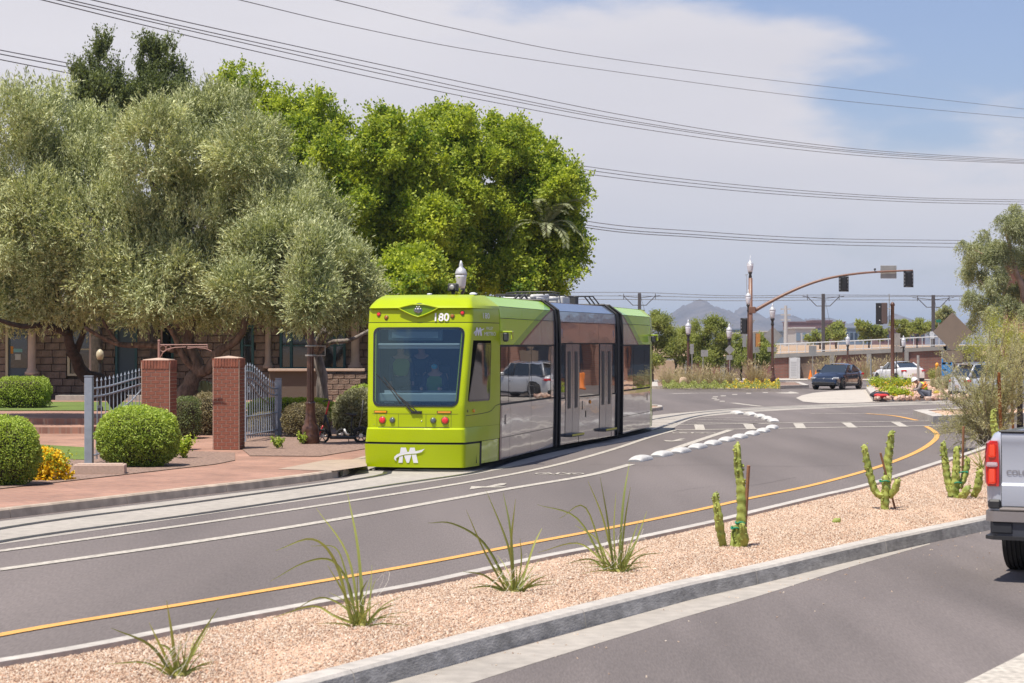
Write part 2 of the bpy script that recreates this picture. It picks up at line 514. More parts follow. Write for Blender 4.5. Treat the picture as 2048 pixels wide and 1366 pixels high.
# ---- left kerb line (foot of the exposed face)
LK = [(-12.0, 14.0, 0), (-9.6, 22, 0)] + [tuple(G(x, y)) for x, y in ((-260, 1075), (0, 1039), (200, 1015), (391, 992), (550, 973), (678, 955))] + \
     [(-3.28, 43.2, 0), (-3.12, 45.5, 0), (-2.35, 49, 0), (-1.5, 52.4, 0), (-.35, 56, 0), (.55, 59.5, 0), (1.35, 63.5, 0), (2.7, 70, 0), (4.4, 77, 0), (5.9, 82.4, 0)]
LKs = smooth([Vector(p) for p in LK], 5)
# ---- far road: one asphalt sheet
far_left = [(5.6, 86, 0), (3, 89, 0), (-4, 92, 0), (-30, 98, 0), (-120, 118, 0)]
road = [(p.x, p.y) for p in LKs] + [(p[0], p[1]) for p in far_left] + [(-120, 128), (-30, 121.5), (60, 121.5), (140, 121), (140, 30), (60, 4), (20, 2), (-12, 2)]
mb = MB(); mb.prism(road, 0, 0, top_only=True)
tag(mb.build('road', M_asphalt), kind='structure')
mb = MB(); mb.prism([(-120, 122), (-30, 122), (8, 123), (10, 160), (-120, 160)], .05, .05, True)
mb.prism([(8, 123), (140, 123), (140, 158), (10, 158)], -.01, -.01, True)
tag(mb.build('cross_street', M_asphalt), kind='structure')
tag(ribbon('left_pavement_edge', offs(LKs, .17), offs(LKs, .0), .0, M_kerb_l), kind='structure')
kerb('sidewalk_kerb', LKs, 1, .17, .15, M_kerb_l, seg=3)
# concrete gutter and track slab
slabR_px = [(-260, 1128), (0, 1089), (400, 1031), (800, 973), (1000, 939)]
R = smooth([Vector((-9.6, 14, 0)), Vector((-7.6, 22, 0))] + [G(x, y) for x, y in slabR_px] + [Vector((1.55, 50.6, 0)), Vector((2.9, 55.5, 0)), Vector((4.35, 61, 0)), G(1384, 838), G(1451, 829), G(1540, 822), G(1715, 814), G(1908, 808), G(2300, 802)], 6)
Lt = smooth([Vector((-11.9, 14, 0)), Vector((-9.5, 22, 0))] + [G(x, y) for x, y in ((-260, 1078), (0, 1043), (391, 996), (678, 960))] + [Vector((-3.1, 44, 0)), Vector((-2.2, 49.2, 0)), Vector((-.2, 56, 0)), Vector((1.6, 63.6, 0)), G(1300, 832), G(1381, 824), G(1470, 817), G(1600, 811), G(1715, 807), G(1908, 801.5), G(2300, 796)], 6)
n = min(len(R), len(Lt))
def even(path, n):
    L = [0.0]
    for a, b in zip(path[:-1], path[1:]): L.append(L[-1] + (b - a).length)
    out = []
    for k in range(n):
        s = L[-1] * k / (n - 1)
        j = max(i for i in range(len(L)) if L[i] <= s + 1e-9); j = min(j, len(path) - 2)
        t = (s - L[j]) / max(1e-9, L[j + 1] - L[j])
        out.append(path[j].lerp(path[j + 1], min(1, t)))
    return out
tag(ribbon('track_slab', even(Lt, 120), even(R, 120), .004, M_conc), kind='structure')
# rails (inlaid) in steel with dark flange groove
def rail(px, extra=()):
    pts = [Vector((px[0][0], px[0][1], 0)) if len(px[0]) == 3 else G(*px[0])] if False else []
    for q in px: pts.append(Vector(q) if len(q) == 3 else G(*q))
    return smooth(pts, 6)
railA = rail([(-10.9, 14, 0), (-8.75, 22, 0), (0, 1057), (400, 1003), (742, 954), (-2.55, 43.5, 0), (-1.9, 47, 0), (-.65, 52, 0), (.9, 57.6, 0), (2.2, 62.8, 0), (1340, 833), (1400, 825), (1480, 818), (1600, 812.5), (1740, 808.5), (1908, 804), (2300, 798)])
railB = rail([(-9.5, 14, 0), (-7.8, 22, 0), (0, 1083), (400, 1027), (800, 967), (950, 944.5), (.05, 47, 0), (1.0, 51, 0), (2.55, 57, 0), (3.9, 62, 0), (1384, 834), (1451, 825), (1540, 818), (1715, 811), (1908, 806), (2300, 800)])
for nm, P in (('rail', railA), ('rail', railB)):
    P = even(P, 160)
    r_ = ribbon(nm, offs(P, .05), offs(P, -.04), .008, M_steel); tag(r_, kind='structure')
    ribbon('rail_groove', offs(P, -.04), offs(P, -.13), .0075, mat('groove_shadow_rubber', (.03, .03, .035), .9), parent=r_)
# painted lines
def line(name, px, w, m, z=.009, n=70, wpx=False):
    pts = smooth([Vector(q) if len(q) == 3 else G(*q) for q in px], 6)
    P = even(pts, n)
    return tag(ribbon(name, offs(P, w / 2), offs(P, -w / 2), z, m), kind='structure')
line('bike_lane_line', [(-9.3, 12, 0), (-7.3, 20, 0), (-260, 1139), (0, 1103), (400, 1047), (700, 1002.5), (956, 961.5), (1110, 931), (1223, 900), (1303, 873.6), (1349, 861)], .16, M_white)
line('bike_lane_line', [(-8.9, 10, 0), (-6.8, 18, 0), (-260, 1175), (0, 1140), (400, 1083), (700, 1035), (1007, 980), (1178, 951), (1262, 929)], .2, M_white)
line('bike_lane_line', [(1328, 905), (1395, 882), (1461, 860)], .22, M_white, n=20)
yl = [(-7.4, 10, 0), (-5.6, 16, 0), (0, 1271), (400, 1204), (800, 1136), (1042, 1090), (1240, 1052.5), (1400, 1019.6), (1493, 998.5), (1620, 972), (1732, 942), (1802.6, 917.6), (1845, 898), (1869, 880.6), (1874, 870), (1866, 861), (1852, 853)]
line('yellow_edge_line', yl, .145, M_yel, n=130)
line('yellow_edge_line', [(1834, 841), (1788, 832), (1732, 827.5)], .17, M_yel, n=20)
line('stop_bar', [(1830, 1455), (1900, 1417), (1976, 1376), (2048, 1338), (2200, 1257)], .42, M_white, n=20)
line('crosswalk_line', [(1300, 861.3), (1591.6, 856.5), (1883, 851.3)], .3, M_white, n=20)
line('crosswalk_line', [(1300, 850.3), (1591.6, 846), (1885, 842)], .26, M_white, n=20)
bars = [(1388, 1407, 1391, 1410.5), (1486, 1505, 1493, 1512.5), (1586, 1606, 1593, 1613), (1683, 1701, 1697, 1715), (1781.5, 1799, 1799, 1817)]
mb = MB()
for a, b, c, d in bars:
    f = (a - 1300) / 591
    yt, yb = 850.4 - 8.2 * f, 861.3 - 9.8 * f
    mb.add([G(c, yb, .012), G(d, yb, .012), G(b, yt, .012), G(a, yt, .012)], [(0, 1, 2, 3)])
tag(mb.build('crosswalk_bars', M_white), kind='structure')
for k, (xa, ya, xb, yb) in enumerate(((1372, 844.5, 1545, 848), (1395, 839.5, 1530, 841.5), (1408, 836, 1500, 836.5), (1300, 845, 1366, 847), (1300, 838, 1350, 839.5))):
    line('hatched_marking', [(xa, ya), ((xa + xb) / 2, (ya + yb) / 2), (xb, yb)], .16, M_white, n=8)
line('road_marking', [(1465, 806), (1495, 809.8), (1523, 813)], .3, M_white, n=8)
line('road_marking', [(1342, 788), (1390, 786.5), (1436, 786.3)], .4, M_white, n=8)
line('stop_bar', [(-.5, 786 + 0, 0) if False else (1620, 827.2), (1700, 827.4), (1833, 827)], .22, M_white, n=8)
line('stop_bar', [(1640, 815.2), (1750, 816.5), (1860, 817)], .18, M_white, n=8)
mb = MB()
for x, y in ((1430, 793.5), (1433, 799.6), (1428, 796.5), (1446, 791.5), (1444, 802.3), (1469, 788.7), (1497, 786.5), (1530, 785)):
    mb.add([G(x - 5, y + .8, .01), G(x + 5, y + .8, .01), G(x + 6, y - .6, .01), G(x - 4, y - .6, .01)], [(0, 1, 2, 3)])
tag(mb.build('dashed_marking', M_white), kind='structure')
def flatpoly(name, px, z, m):
    mb = MB(); mb.prism([tuple(G(x, y, z))[:2] for x, y in px], z, z, True)
    return tag(mb.build(name, m), kind='structure')
flatpoly('arrow_marking', [(1550, 785.5), (1576, 784.6), (1580, 783), (1592, 784.5), (1600, 786.6), (1583, 787.3), (1560, 786.5)], .01, M_white)
flatpoly('arrow_marking', [(939, 978.5), (943, 972), (955, 972.6), (972, 972.8), (1000, 966.4), (1014, 966), (1008, 970), (985, 972.8), (1013, 973.2), (1004, 974.5), (965, 975)], .01, M_white)
flatpoly('arrow_marking', [(1327, 880), (1345, 881.2), (1360, 877.2), (1372, 877.4), (1357, 880.2), (1370, 880.8), (1343, 883), (1332, 882.6)], .01, M_white)
def bike_mark(cx, cy, s):
    mb = MB()
    o = G(cx, cy)
    def ring(x0, r0, w=.07):
        n = 20
        V = []
        for k in range(n):
            a = 2 * pi * k / n
            V.append((x0 + (r0 - w) * cos(a), (r0 - w) * sin(a) * 1.6)); V.append((x0 + r0 * cos(a), r0 * sin(a) * 1.6))
        base = [(o.x + v[0] * s, o.y + v[1] * s, .011) for v in V]
        mb.add(base, [(2 * k, 2 * k + 1, (2 * k + 3) % (2 * n), (2 * k + 2) % (2 * n)) for k in range(n)])
    def bar(a, b, w=.05):
        a = Vector((a[0], a[1] * 1.6, 0)); b = Vector((b[0], b[1] * 1.6, 0)); t = (b - a).normalized(); p = Vector((-t.y, t.x, 0)) * w
        mb.add([(o.x + q.x * s, o.y + q.y * s, .0115) for q in (a - p, b - p, b + p, a + p)], [(0, 1, 2, 3)])
    ring(-.52, .28); ring(.52, .28)
    bar((-.52, 0), (-.12, -.25)); bar((-.12, -.25), (.38, -.28)); bar((.38, -.28), (.52, 0)); bar((-.12, -.25), (0, .3)); bar((-.52, 0), (-.3, .35)); bar((.1, .3), (.38, -.28))
    return tag(mb.build('bicycle_marking', M_white), kind='structure')
bike_mark(1119, 948, .62); bike_mark(1388, 866.5, .8)
# concrete apron and rails' crossing slab
flatpoly('concrete_apron', [(1592, 796), (1604, 790.5), (1627, 785.5), (1680, 781), (1732, 779), (1760, 803.6), (1700, 806), (1640, 806.2), (1606, 803)], .006, M_apron)

# ---- sidewalks and yard on the left
side_back_px = [(-400, 1040), (0, 976), (219, 951), (430, 927), (560, 921), (740, 905)]
inner = offs(LKs, .17)
zz = .15
walk = [(p.x, p.y) for p in inner] + [(5.0, 85.5), (2.6, 88.2), (-4, 91.4), (-30, 97.4), (-60, 103), (-60, 70), (-60, 14)]
mb = MB(); mb.prism(walk, zz - .005, zz - .005, True)
tag(mb.build('brick_sidewalk', M_brickpav), kind='structure')
corner = smooth([Vector(p) for p in ((5.9, 82.4, 0), (5.95, 84.6, 0), (4.6, 87.2, 0), (1, 89.9, 0), (-6, 92.3, 0), (-30, 97.8, 0), (-60, 104, 0))], 5)
kerb('sidewalk_kerb', corner, 1, .2, .15, M_conc_kerb)
flatpoly('drain_apron', [(556, 938), (650, 920), (731, 918), (734, 932), (668, 941.5)], .152, mat('drain_concrete', (.37, .29, .225), .9, vary=.1, vscale=4))
# storm drain mouth
mb = MB(); a = G(678, 955); b = Vector((-3.28, 43.2, 0))
mb.add([a + Vector((.03, -.02, .015)), b + Vector((.02, -.02, .015)), b + Vector((.02, -.02, .115)), a + Vector((.03, -.02, .115))], [(0, 1, 2, 3)])
tag(mb.build('storm_drain', M_dark), 'dark storm drain slot in the kerb under the streetcar nose', 'drain')
# planting bed (brown gravel) between walk and gate
bed = [G(x, y, .15) for x, y in ((-500, 1052), (0, 978), (219, 953), (430, 929), (470, 921), (470, 906), (320, 900), (300, 890), (60, 905), (-500, 960))]
mb = MB(); mb.prism([(p.x, p.y) for p in bed], .16, .16, True)
tag(mb.build('planting_bed', M_mulch), kind='structure')
bed2 = [G(x, y, .15) for x, y in ((500, 912), (640, 913), (760, 893), (900, 880), (900, 850), (500, 850), (480, 895))]
mb = MB(); mb.prism([(p.x, p.y) for p in bed2], .16, .16, True)
tag(mb.build('planting_bed', M_mulch), kind='structure')
lawn = [G(x, y, .15) for x, y in ((-500, 960), (60, 916), (172, 921), (172, 896), (40, 888), (-500, 900))]
mb = MB(); mb.prism([(p.x, p.y) for p in lawn], .168, .168, True)
tag(mb.build('lawn', M_grass), kind='structure')
# steps up to the yard
T1, T2 = .32, .49
mb = MB()
mb.prism([(-40, 57.5), (-11.6, 57.5), (-11.2, 59.5), (-40, 59.5)], .1, T1)
tag(mb.build('lower_brick_step', M_brickpav), kind='structure')
mb = MB(); mb.prism([(-40, 59.5), (-11.2, 59.5), (-10.5, 61), (-3.8, 63), (-3.8, 98), (-40, 98)], .1, T2)
tag(mb.build('yard_terrace', M_brickpav), kind='structure')
mb = MB(); mb.prism([(-40, 66.2), (-11, 66.2), (-10, 68), (-3.9, 66), (-3.9, 76), (-40, 76)], T2 + .02, T2 + .02, True)
tag(mb.build('yard_lawn', M_grass), kind='structure')

# ---- median with pink gravel
NK = smooth([Vector((-7.5, 5.5, 0)), Vector((-3.6, 11, 0))] + [G(x, y) for x, y in ((782, 1366), (1050, 1290), (1300, 1223), (1400, 1196), (1517, 1169.5), (1787, 1103), (1976, 1061))] + [Vector((10.2, 35, 0)), Vector((14.5, 43, 0)), Vector((20, 56, 0))], 6)
FKt = [G(x, y, .15) for x, y in ((0, 1314), (400, 1240), (800, 1168), (905, 1146), (1076, 1109), (1178, 1090), (1400, 1043.5), (1493, 1021), (1620, 991), (1732, 965), (1880, 919), (1908, 911), (1960, 893))]
FK = smooth([Vector((-10.5, 6, 0)), Vector((-7.0, 12.5, 0))] + [Vector((p.x, p.y, 0)) for p in FKt] + [Vector((13.4, 57, 0)), Vector((16.5, 62, 0)), Vector((20, 66, 0))], 6)
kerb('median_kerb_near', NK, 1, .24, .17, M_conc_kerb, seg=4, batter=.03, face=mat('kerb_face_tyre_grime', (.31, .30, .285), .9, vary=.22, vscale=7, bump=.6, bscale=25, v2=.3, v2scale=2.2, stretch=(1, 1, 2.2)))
line('pavement_crack', [(1180, 929), (1300, 931), (1420, 930), (1560, 933), (1700, 931)], .022, mat('tar_line', (.05, .046, .045), .8), z=.006)
for cr in ([(1350, 985), (1420, 975), (1500, 972), (1600, 955)],):
    line('pavement_crack', [(x + random.uniform(-9, 9), y + random.uniform(-2, 2)) for x, y in cr], .010, MATS['tar_line'], z=.006)
kerb('median_kerb_far', FK, -1, .20, .15, M_conc_kerb, seg=4)
nin = even(offs(NK, .23), 90); fin = even(offs(FK, -.19), 90)
GZ = .10
nk = len(nin)
V = []; Q = []
for k in range(nk):
    for j in range(7):
        t = j / 6
        p = nin[k].lerp(fin[k], t)
        V.append((p.x, p.y, GZ + .05 * sin(pi * t) + random.uniform(-.008, .008)))
for k in range(nk - 1):
    for j in range(6):
        Q.append((k * 7 + j, (k + 1) * 7 + j, (k + 1) * 7 + j + 1, k * 7 + j + 1))
bedm = meshobj('median_gravel_bed', V, Q, M_granite); bedm['kind'] = 'structure'
if bedm.data.polygons[0].normal.z < 0: bedm.data.flip_normals()
# the loose stones on it: one stuff object, stones instanced on points
def stone_proto(name, mats):
    mb = MB(); mb.ico((0, 0, 0), 1.0, .25, (1, .8, .55)); o = mb.build(name, mats)
    return o
def scatter(name, pts, protos, smin, smax, label, seed=1):
    me = bpy.data.meshes.new(name); me.from_pydata([tuple(p) for p in pts], [], [])
    o = bpy.data.objects.new(name, me); link(o)
    ng = bpy.data.node_groups.new(name, 'GeometryNodeTree')
    ng.interface.new_socket('Geometry', in_out='INPUT', socket_type='NodeSocketGeometry')
    ng.interface.new_socket('Geometry', in_out='OUTPUT', socket_type='NodeSocketGeometry')
    N = ng.nodes; Lk = ng.links
    gi = N.new('NodeGroupInput'); go = N.new('NodeGroupOutput')
    mp_ = N.new('GeometryNodeMeshToPoints')
    ip = N.new('GeometryNodeInstanceOnPoints')
    oi = N.new('GeometryNodeObjectInfo'); oi.inputs['Object'].default_value = protos
    rr = N.new('FunctionNodeRandomValue'); rr.data_type = 'FLOAT_VECTOR'; rr.inputs['Max'].default_value = (6.28, 6.28, 6.28); rr.inputs['Seed'].default_value = seed
    rs = N.new('FunctionNodeRandomValue'); rs.data_type = 'FLOAT'; rs.inputs['Seed'].default_value = seed + 5
    for sck in rs.inputs:
        if sck.name == 'Min' and sck.type == 'VALUE': sck.default_value = smin
        if sck.name == 'Max' and sck.type == 'VALUE': sck.default_value = smax
    Lk.new(gi.outputs[0], mp_.inputs[0]); Lk.new(mp_.outputs[0], ip.inputs['Points']); Lk.new(oi.outputs['Geometry'], ip.inputs['Instance'])
    Lk.new(rr.outputs[0], ip.inputs['Rotation'])
    Lk.new([s_ for s_ in rs.outputs if s_.type == 'VALUE'][0], ip.inputs['Scale'])
    Lk.new(ip.outputs[0], go.inputs[0])
    mod = o.modifiers.new('scatter', 'NODES'); mod.node_group = ng
    o['kind'] = 'stuff'; o['label'] = label; o['category'] = 'gravel'
    return o
def stonemat(name, cols):
    m = bpy.data.materials.new(name); m.use_nodes = True
    t = m.node_tree; b = t.nodes['Principled BSDF']; b.inputs['Roughness'].default_value = .9
    oi = t.nodes.new('ShaderNodeObjectInfo'); cr_ = t.nodes.new('ShaderNodeValToRGB')
    cr_.color_ramp.interpolation = 'CONSTANT'
    els = cr_.color_ramp.elements
    while len(els) < len(cols): els.new(.5)
    for k, c in enumerate(cols):
        els[k].position = k / len(cols); els[k].color = (*c, 1)
    t.links.new(oi.outputs['Random'], cr_.inputs[0]); t.links.new(cr_.outputs[0], b.inputs['Base Color'])
    return m
M_st = stonemat('pink_stone', [(.54, .395, .28), (.59, .455, .34), (.47, .335, .24), (.60, .50, .39), (.40, .28, .20), (.56, .42, .31), (.66, .57, .47), (.28, .195, .145)])
sp = stone_proto('granite_chip', M_st); sp.location = (0, -30, -5); sp['kind'] = 'stuff'
pts = []
for _ in range(260000):
    k = random.random() ** 1.0 * (nk - 1) * .80; i = int(k); f = k - i
    t = random.uniform(.0, 1.0)
    a = nin[i].lerp(nin[i + 1], f); b = fin[i].lerp(fin[i + 1], f); p = a.lerp(b, t)
    if p.y < 14.5: continue
    pts.append((p.x, p.y, GZ + .05 * sin(pi * t) + .004))
scatter('gravel', pts, sp, .006, .0155, 'pink crushed granite chips covering the median between its two kerbs')
pts = []
for _ in range(420):
    k = random.uniform(10, nk - 2) * .8; i = int(k); a = nin[i]; q = random.expovariate(1.6)
    d_ = (nin[i + 1] - nin[i]).normalized(); pts.append((a.x + d_.y * (.28 + q), a.y - d_.x * (.28 + q), .006))
scatter('stray_gravel', pts, sp, .004, .013, 'stray gravel chips lying on the near road by the kerb', 4)
# near road gutter pan
gut = [G(x, y) for x, y in ((560, 1366 + 62), (782, 1366), (1300, 1223), (1400, 1196), (1517, 1169.5), (1700, 1124), (1860, 1087))]
gut2 = [G(x, y) for x, y in ((780, 1366 + 62), (946, 1366), (1300, 1256), (1400, 1226), (1540, 1186), (1700, 1135), (1860, 1089))]
tag(ribbon('gutter_pan', even(smooth(gut, 5), 40), even(smooth(gut2, 5), 40), .005, M_conc), kind='structure')
# near roadway as its own strip of asphalt (a little more worn)
nr = [(p.x, p.y) for p in NK if p.y > 8] + [(60, 60), (60, 5), (-3, 5)]
mb = MB(); mb.prism(nr, .0025, .0025, True); tag(mb.build('near_roadway', M_asphalt2), kind='structure')

# ---- kerbed islands
def island(name, px, h, inner_m, ml=M_conc_kerb, inset=.3, topz=None):
    P = [G(x, y) for x, y in px]
    P.append(P[0].copy())
    a = sum(P[i].x * P[i + 1].y - P[i + 1].x * P[i].y for i in range(len(P) - 1))
    side = 1 if a > 0 else -1
    # straight-sided kerb: every side its own cast length
    root = empty(name, (0, 0, 0)); root['kind'] = 'structure'
    cen = sum((p for p in P[:-1]), Vector()) / (len(P) - 1)
    ins = []
    n_ = len(P) - 1
    for k in range(n_):
        p0, p1, p2 = P[k - 1 if k else n_ - 1], P[k], P[k + 1]
        d1 = (p1 - p0).normalized(); d2 = (p2 - p1).normalized()
        n1_ = Vector((-d1.y, d1.x, 0)) * side; n2_ = Vector((-d2.y, d2.x, 0)) * side
        b_ = (n1_ + n2_); b_ = b_ / max(.3, b_.length_squared) * 2
        ins.append(p1 + b_ * inset)
    for k in range(n_):
        a_, b_, c_, d_ = P[k], P[k + 1], ins[(k + 1) % n_], ins[k]
        V = [(q.x, q.y, -.02) for q in (a_, b_, c_, d_)] + [(q.x, q.y, h) for q in (a_, b_, c_, d_)]
        Q = [(4, 5, 6, 7), (0, 1, 5, 4), (2, 3, 7, 6), (1, 2, 6, 5), (3, 0, 4, 7)]
        if side < 0: Q = [q[::-1] for q in Q]
        meshobj('kerb_length', V, Q, ml, root)
    mb = MB(); mb.prism([(q.x, q.y) for q in ins], -.02, h - .04)
    mb.build('island_fill', inner_m, root)
    return root
island('planted_island', [(1304, 777.5), (1472, 777.6), (1560, 776.8), (1618, 775.2), (1600, 768.5), (1500, 767), (1400, 765.5), (1304, 766)], .16, M_mulch, inset=.35)
island('corner_island', [(1732, 781), (1746, 803), (1840, 801.5), (1922, 799), (2100, 794), (2100, 768), (1830, 768), (1760, 770)], .2, M_granite, inset=.4)
island('median_nose_island', [(1826, 832), (1866, 845.5), (1960, 842), (2080, 838), (2080, 828), (1930, 826.5)], .22, M_granite, inset=.5)
# far sidewalk in front of the wall
mb = MB(); mb.prism([(-60, 150), (10, 150), (60, 150), (60, 170), (-60, 170)], .02, .02, True)
tag(mb.build('far_sidewalk', M_apron), kind='structure')
mb = MB(); mb.prism([(4, 124), (9.6, 124), (9.0, 148), (0, 148)], .055, .055, True)
tag(mb.build('plaza_paving', M_brickpav), kind='structure')

# ---- white separator humps
humps = [(1282, 921), (1324, 912), (1361, 905), (1395, 896.5), (1425, 889.5), (1453, 882.5), (1479, 876.5), (1504, 870), (1526, 864), (1544, 857.5)]
humps2 = [(1546, 843.5), (1534, 839), (1520, 834.5), (1501, 830.5), (1474, 828)]
M_hump = mat('white_hump_paint', (.52, .51, .49), .7, vary=.12, vscale=9, v2=.08, v2scale=3)
M_humpend = mat('white_hump_grey_end', (.30, .30, .31), .6, vary=.1, vscale=8)
def hump_proto():
    mb = MB(); n, k = 10, 12
    L, Wd, H = 1.0, .34, .14
    V = []
    for i in range(k + 1):
        x = -L / 2 + L * i / k
        prof = sqrt(max(0.0, 1 - (x / (L * .54)) ** 2))
        for j in range(n + 1):
            a = pi * j / n
            ww = Wd * (.75 + .25 * prof)
            V.append((x, -cos(a) * ww / 2 * 1.0, H * prof * sin(a) ** .5 + (.0)))
    Q = [(i * (n + 1) + j, i * (n + 1) + j + 1, (i + 1) * (n + 1) + j + 1, (i + 1) * (n + 1) + j) for i in range(k) for j in range(n)]
    Q = [q[::-1] for q in Q]
    mb.add(V, Q); mb.mat(1); mb.add(V[:n + 1], [tuple(range(n + 1))]); mb.add(V[-n - 1:], [tuple(range(n + 1))[::-1]])
    o = autosmooth(mb.build('lane_separator', [M_hump, M_humpend]), 40)
    return o
hp = hump_proto()
hp.data.materials[0] = M_hump
ords = ['first', 'second', 'third', 'fourth', 'fifth', 'sixth', 'seventh', 'eighth', 'ninth', 'tenth']
allh = [(G(x, y), 'A', k) for k, (x, y) in enumerate(humps)] + [(G(x, y), 'B', k) for k, (x, y) in enumerate(humps2)]
for q, (p, s_, k) in enumerate(allh):
    o = hp if q == 0 else hp.copy()
    if q: COL.objects.link(o)
    seq = [a for a in allh if a[1] == s_]
    i = k
    a = seq[max(i - 1, 0)][0]; b = seq[min(i + 1, len(seq) - 1)][0]
    d = b - a
    o.location = (p.x, p.y, .002); o.rotation_euler = (0, 0, atan2(d.y, d.x))
    L = d.length / (2 if 0 < i < len(seq) - 1 else 1)
    o.scale = (min(1.2, L * .6), 1.0, .9)
    if s_ == 'A':
        lab = 'white rounded lane separator, %s from the bike symbol end of the long curved row' % ords[k]
    else:
        lab = 'white rounded lane separator beyond the crosswalk, %s from the crosswalk in its short row' % ords[k]
    tag(o, lab, 'lane separator', 'white lane separators between bike lane and road')
# ------------------------------------------------------------------ people
M_skin = mat('skin', (.38, .20, .13), .6)
def skinmesh(name, joints, edges, radii, m, parent, sub=2):
    names = list(joints)
    me = bpy.data.meshes.new(name)
    me.from_pydata([tuple(joints[k]) for k in names], [(names.index(a), names.index(b)) for a, b in edges], [])
    me.materials.append(m)
    o = bpy.data.objects.new(name, me); link(o, parent)
    sk = o.modifiers.new('skin', 'SKIN'); sk.use_smooth_shade = True
    if not me.skin_vertices: return o
    L = me.skin_vertices[0].data
    for k, n_ in enumerate(names):
        L[k].radius = (radii[n_], radii[n_] * (.8 if n_ in ('chest', 'pelvis', 'waist') else 1)); L[k].use_root = (k == 0)
    ss = o.modifiers.new('sub', 'SUBSURF'); ss.levels = sub; ss.render_levels = sub
    return o
def person(label, J, top, legs, parent_loc=(0, 0, 0), rz=0, cat='person', hat=None, hair=None, mask=None, vest=None, vstripe=None, scale=1.0):
    root = empty('person', parent_loc, rz, label, cat)
    root.scale = (scale,) * 3
    J = {k: Vector(v) for k, v in J.items()}; facev = J.pop('face', None)
    R = dict(pelvis=.15, waist=.13, chest=.165, neck=.06, head=.095, crown=.085)
    for s_ in 'lr': R.update({s_ + 'sh': .075, s_ + 'el': .048, s_ + 'wr': .034, s_ + 'ha': .04, s_ + 'hip': .10, s_ + 'kn': .068, s_ + 'an': .045, s_ + 'to': .04})
    E = [('pelvis', 'waist'), ('waist', 'chest'), ('chest', 'neck'), ('neck', 'head'), ('head', 'crown')]
    for s_ in 'lr':
        E += [('chest', s_ + 'sh'), (s_ + 'sh', s_ + 'el'), (s_ + 'el', s_ + 'wr'), (s_ + 'wr', s_ + 'ha'), ('pelvis', s_ + 'hip'), (s_ + 'hip', s_ + 'kn'), (s_ + 'kn', s_ + 'an'), (s_ + 'an', s_ + 'to')]
    skinmesh('body', J, E, R, M_skin, root)
    up = {k: J[k] for k in ('pelvis', 'waist', 'chest', 'lsh', 'rsh', 'lel', 'rel', 'lwr', 'rwr')}
    skinmesh('shirt', up, [('pelvis', 'waist'), ('waist', 'chest'), ('chest', 'lsh'), ('chest', 'rsh'), ('lsh', 'lel'), ('rsh', 'rel'), ('lel', 'lwr'), ('rel', 'rwr')],
             {k: R[k] * (1.13 if k[1:] != 'wr' else 1.3) for k in up}, top, root)
    lo = {k: J[k] for k in ('pelvis', 'lhip', 'rhip', 'lkn', 'rkn', 'lan', 'ran')}
    skinmesh('trousers', lo, [('pelvis', 'lhip'), ('pelvis', 'rhip'), ('lhip', 'lkn'), ('rhip', 'rkn'), ('lkn', 'lan'), ('rkn', 'ran')], {k: R[k] * 1.18 for k in lo}, legs, root)
    for s_ in 'lr':
        skinmesh('boot', {'a': J[s_ + 'an'], 'b': J[s_ + 'to']}, [('a', 'b')], {'a': .062, 'b': .052}, mat('boot_leather', (.03, .022, .018), .6), root)
    if vest:
        vv = {k: J[k] for k in ('pelvis', 'waist', 'chest', 'lsh', 'rsh')}
        vv['pelvis'] = J['pelvis'].lerp(J['waist'], .35)
        skinmesh('vest', vv, [('pelvis', 'waist'), ('waist', 'chest'), ('chest', 'lsh'), ('chest', 'rsh')], dict(pelvis=.19, waist=.165, chest=.2, lsh=.1, rsh=.1), vest, root)
        if vstripe:
            for t in (.25, .75):
                c = J['waist'].lerp(J['chest'], t); ax = (J['chest'] - J['waist']).normalized()
                q = ax.to_track_quat('Z', 'Y').to_matrix()
                r = .192 + .02 * t
                mb = MB(); mb.lathe([(r * 1.05, -.03), (r * 1.08, 0), (r * 1.05, .03)], c, 20, q)
                mb.build('reflective_band', vstripe, root, True)
    h = J['head'].lerp(J['crown'], .5); fd = (J['crown'] - J['head']).cross(J['rsh'] - J['lsh'])
    fd = -fd.normalized() if fd.length > 0 else Vector((0, -1, 0))
    if facev: fd = facev.normalized()
    mb = MB()
    sd_ = fd.cross(Vector((0, 0, 1))).normalized()
    for s_ in (-1, 1): mb.ball(h + fd * .085 + sd_ * .032 * s_ + Vector((0, 0, .01)), .014, 8, 6)
    mb.build('eyes', M_black, root, True)
    mb = MB(); mb.ball(h + fd * .105 - Vector((0, 0, .02)), .018, 8, 6); mb.build('nose', M_skin, root, True)
    up_ = (J['crown'] - J['head']).normalized(); Rq = up_.to_track_quat('Z', 'Y').to_matrix()
    if hair:
        mb = MB(); mb.lathe([(.108, -.02), (.112, .03), (.10, .08), (.06, .115), (.005, .125)], h - fd * .012, 14, Rq); mb.build('hair', hair, root, True)
    if hat:
        mb = MB(); mb.lathe([(.155, .0), (.155, .012), (.122, .02), (.125, .06), (.10, .11), (.055, .135), (.005, .14)], h + up_ * .02, 18, Rq); mb.build('hard_hat', hat, root, True)
    if mask:
        mb = MB(); mb.ball(h + fd * .06 - Vector((0, 0, .035)), .062, 12, 8, (1.1, 1, .95)); mb.build('face_mask', mask, root, True)
    return root

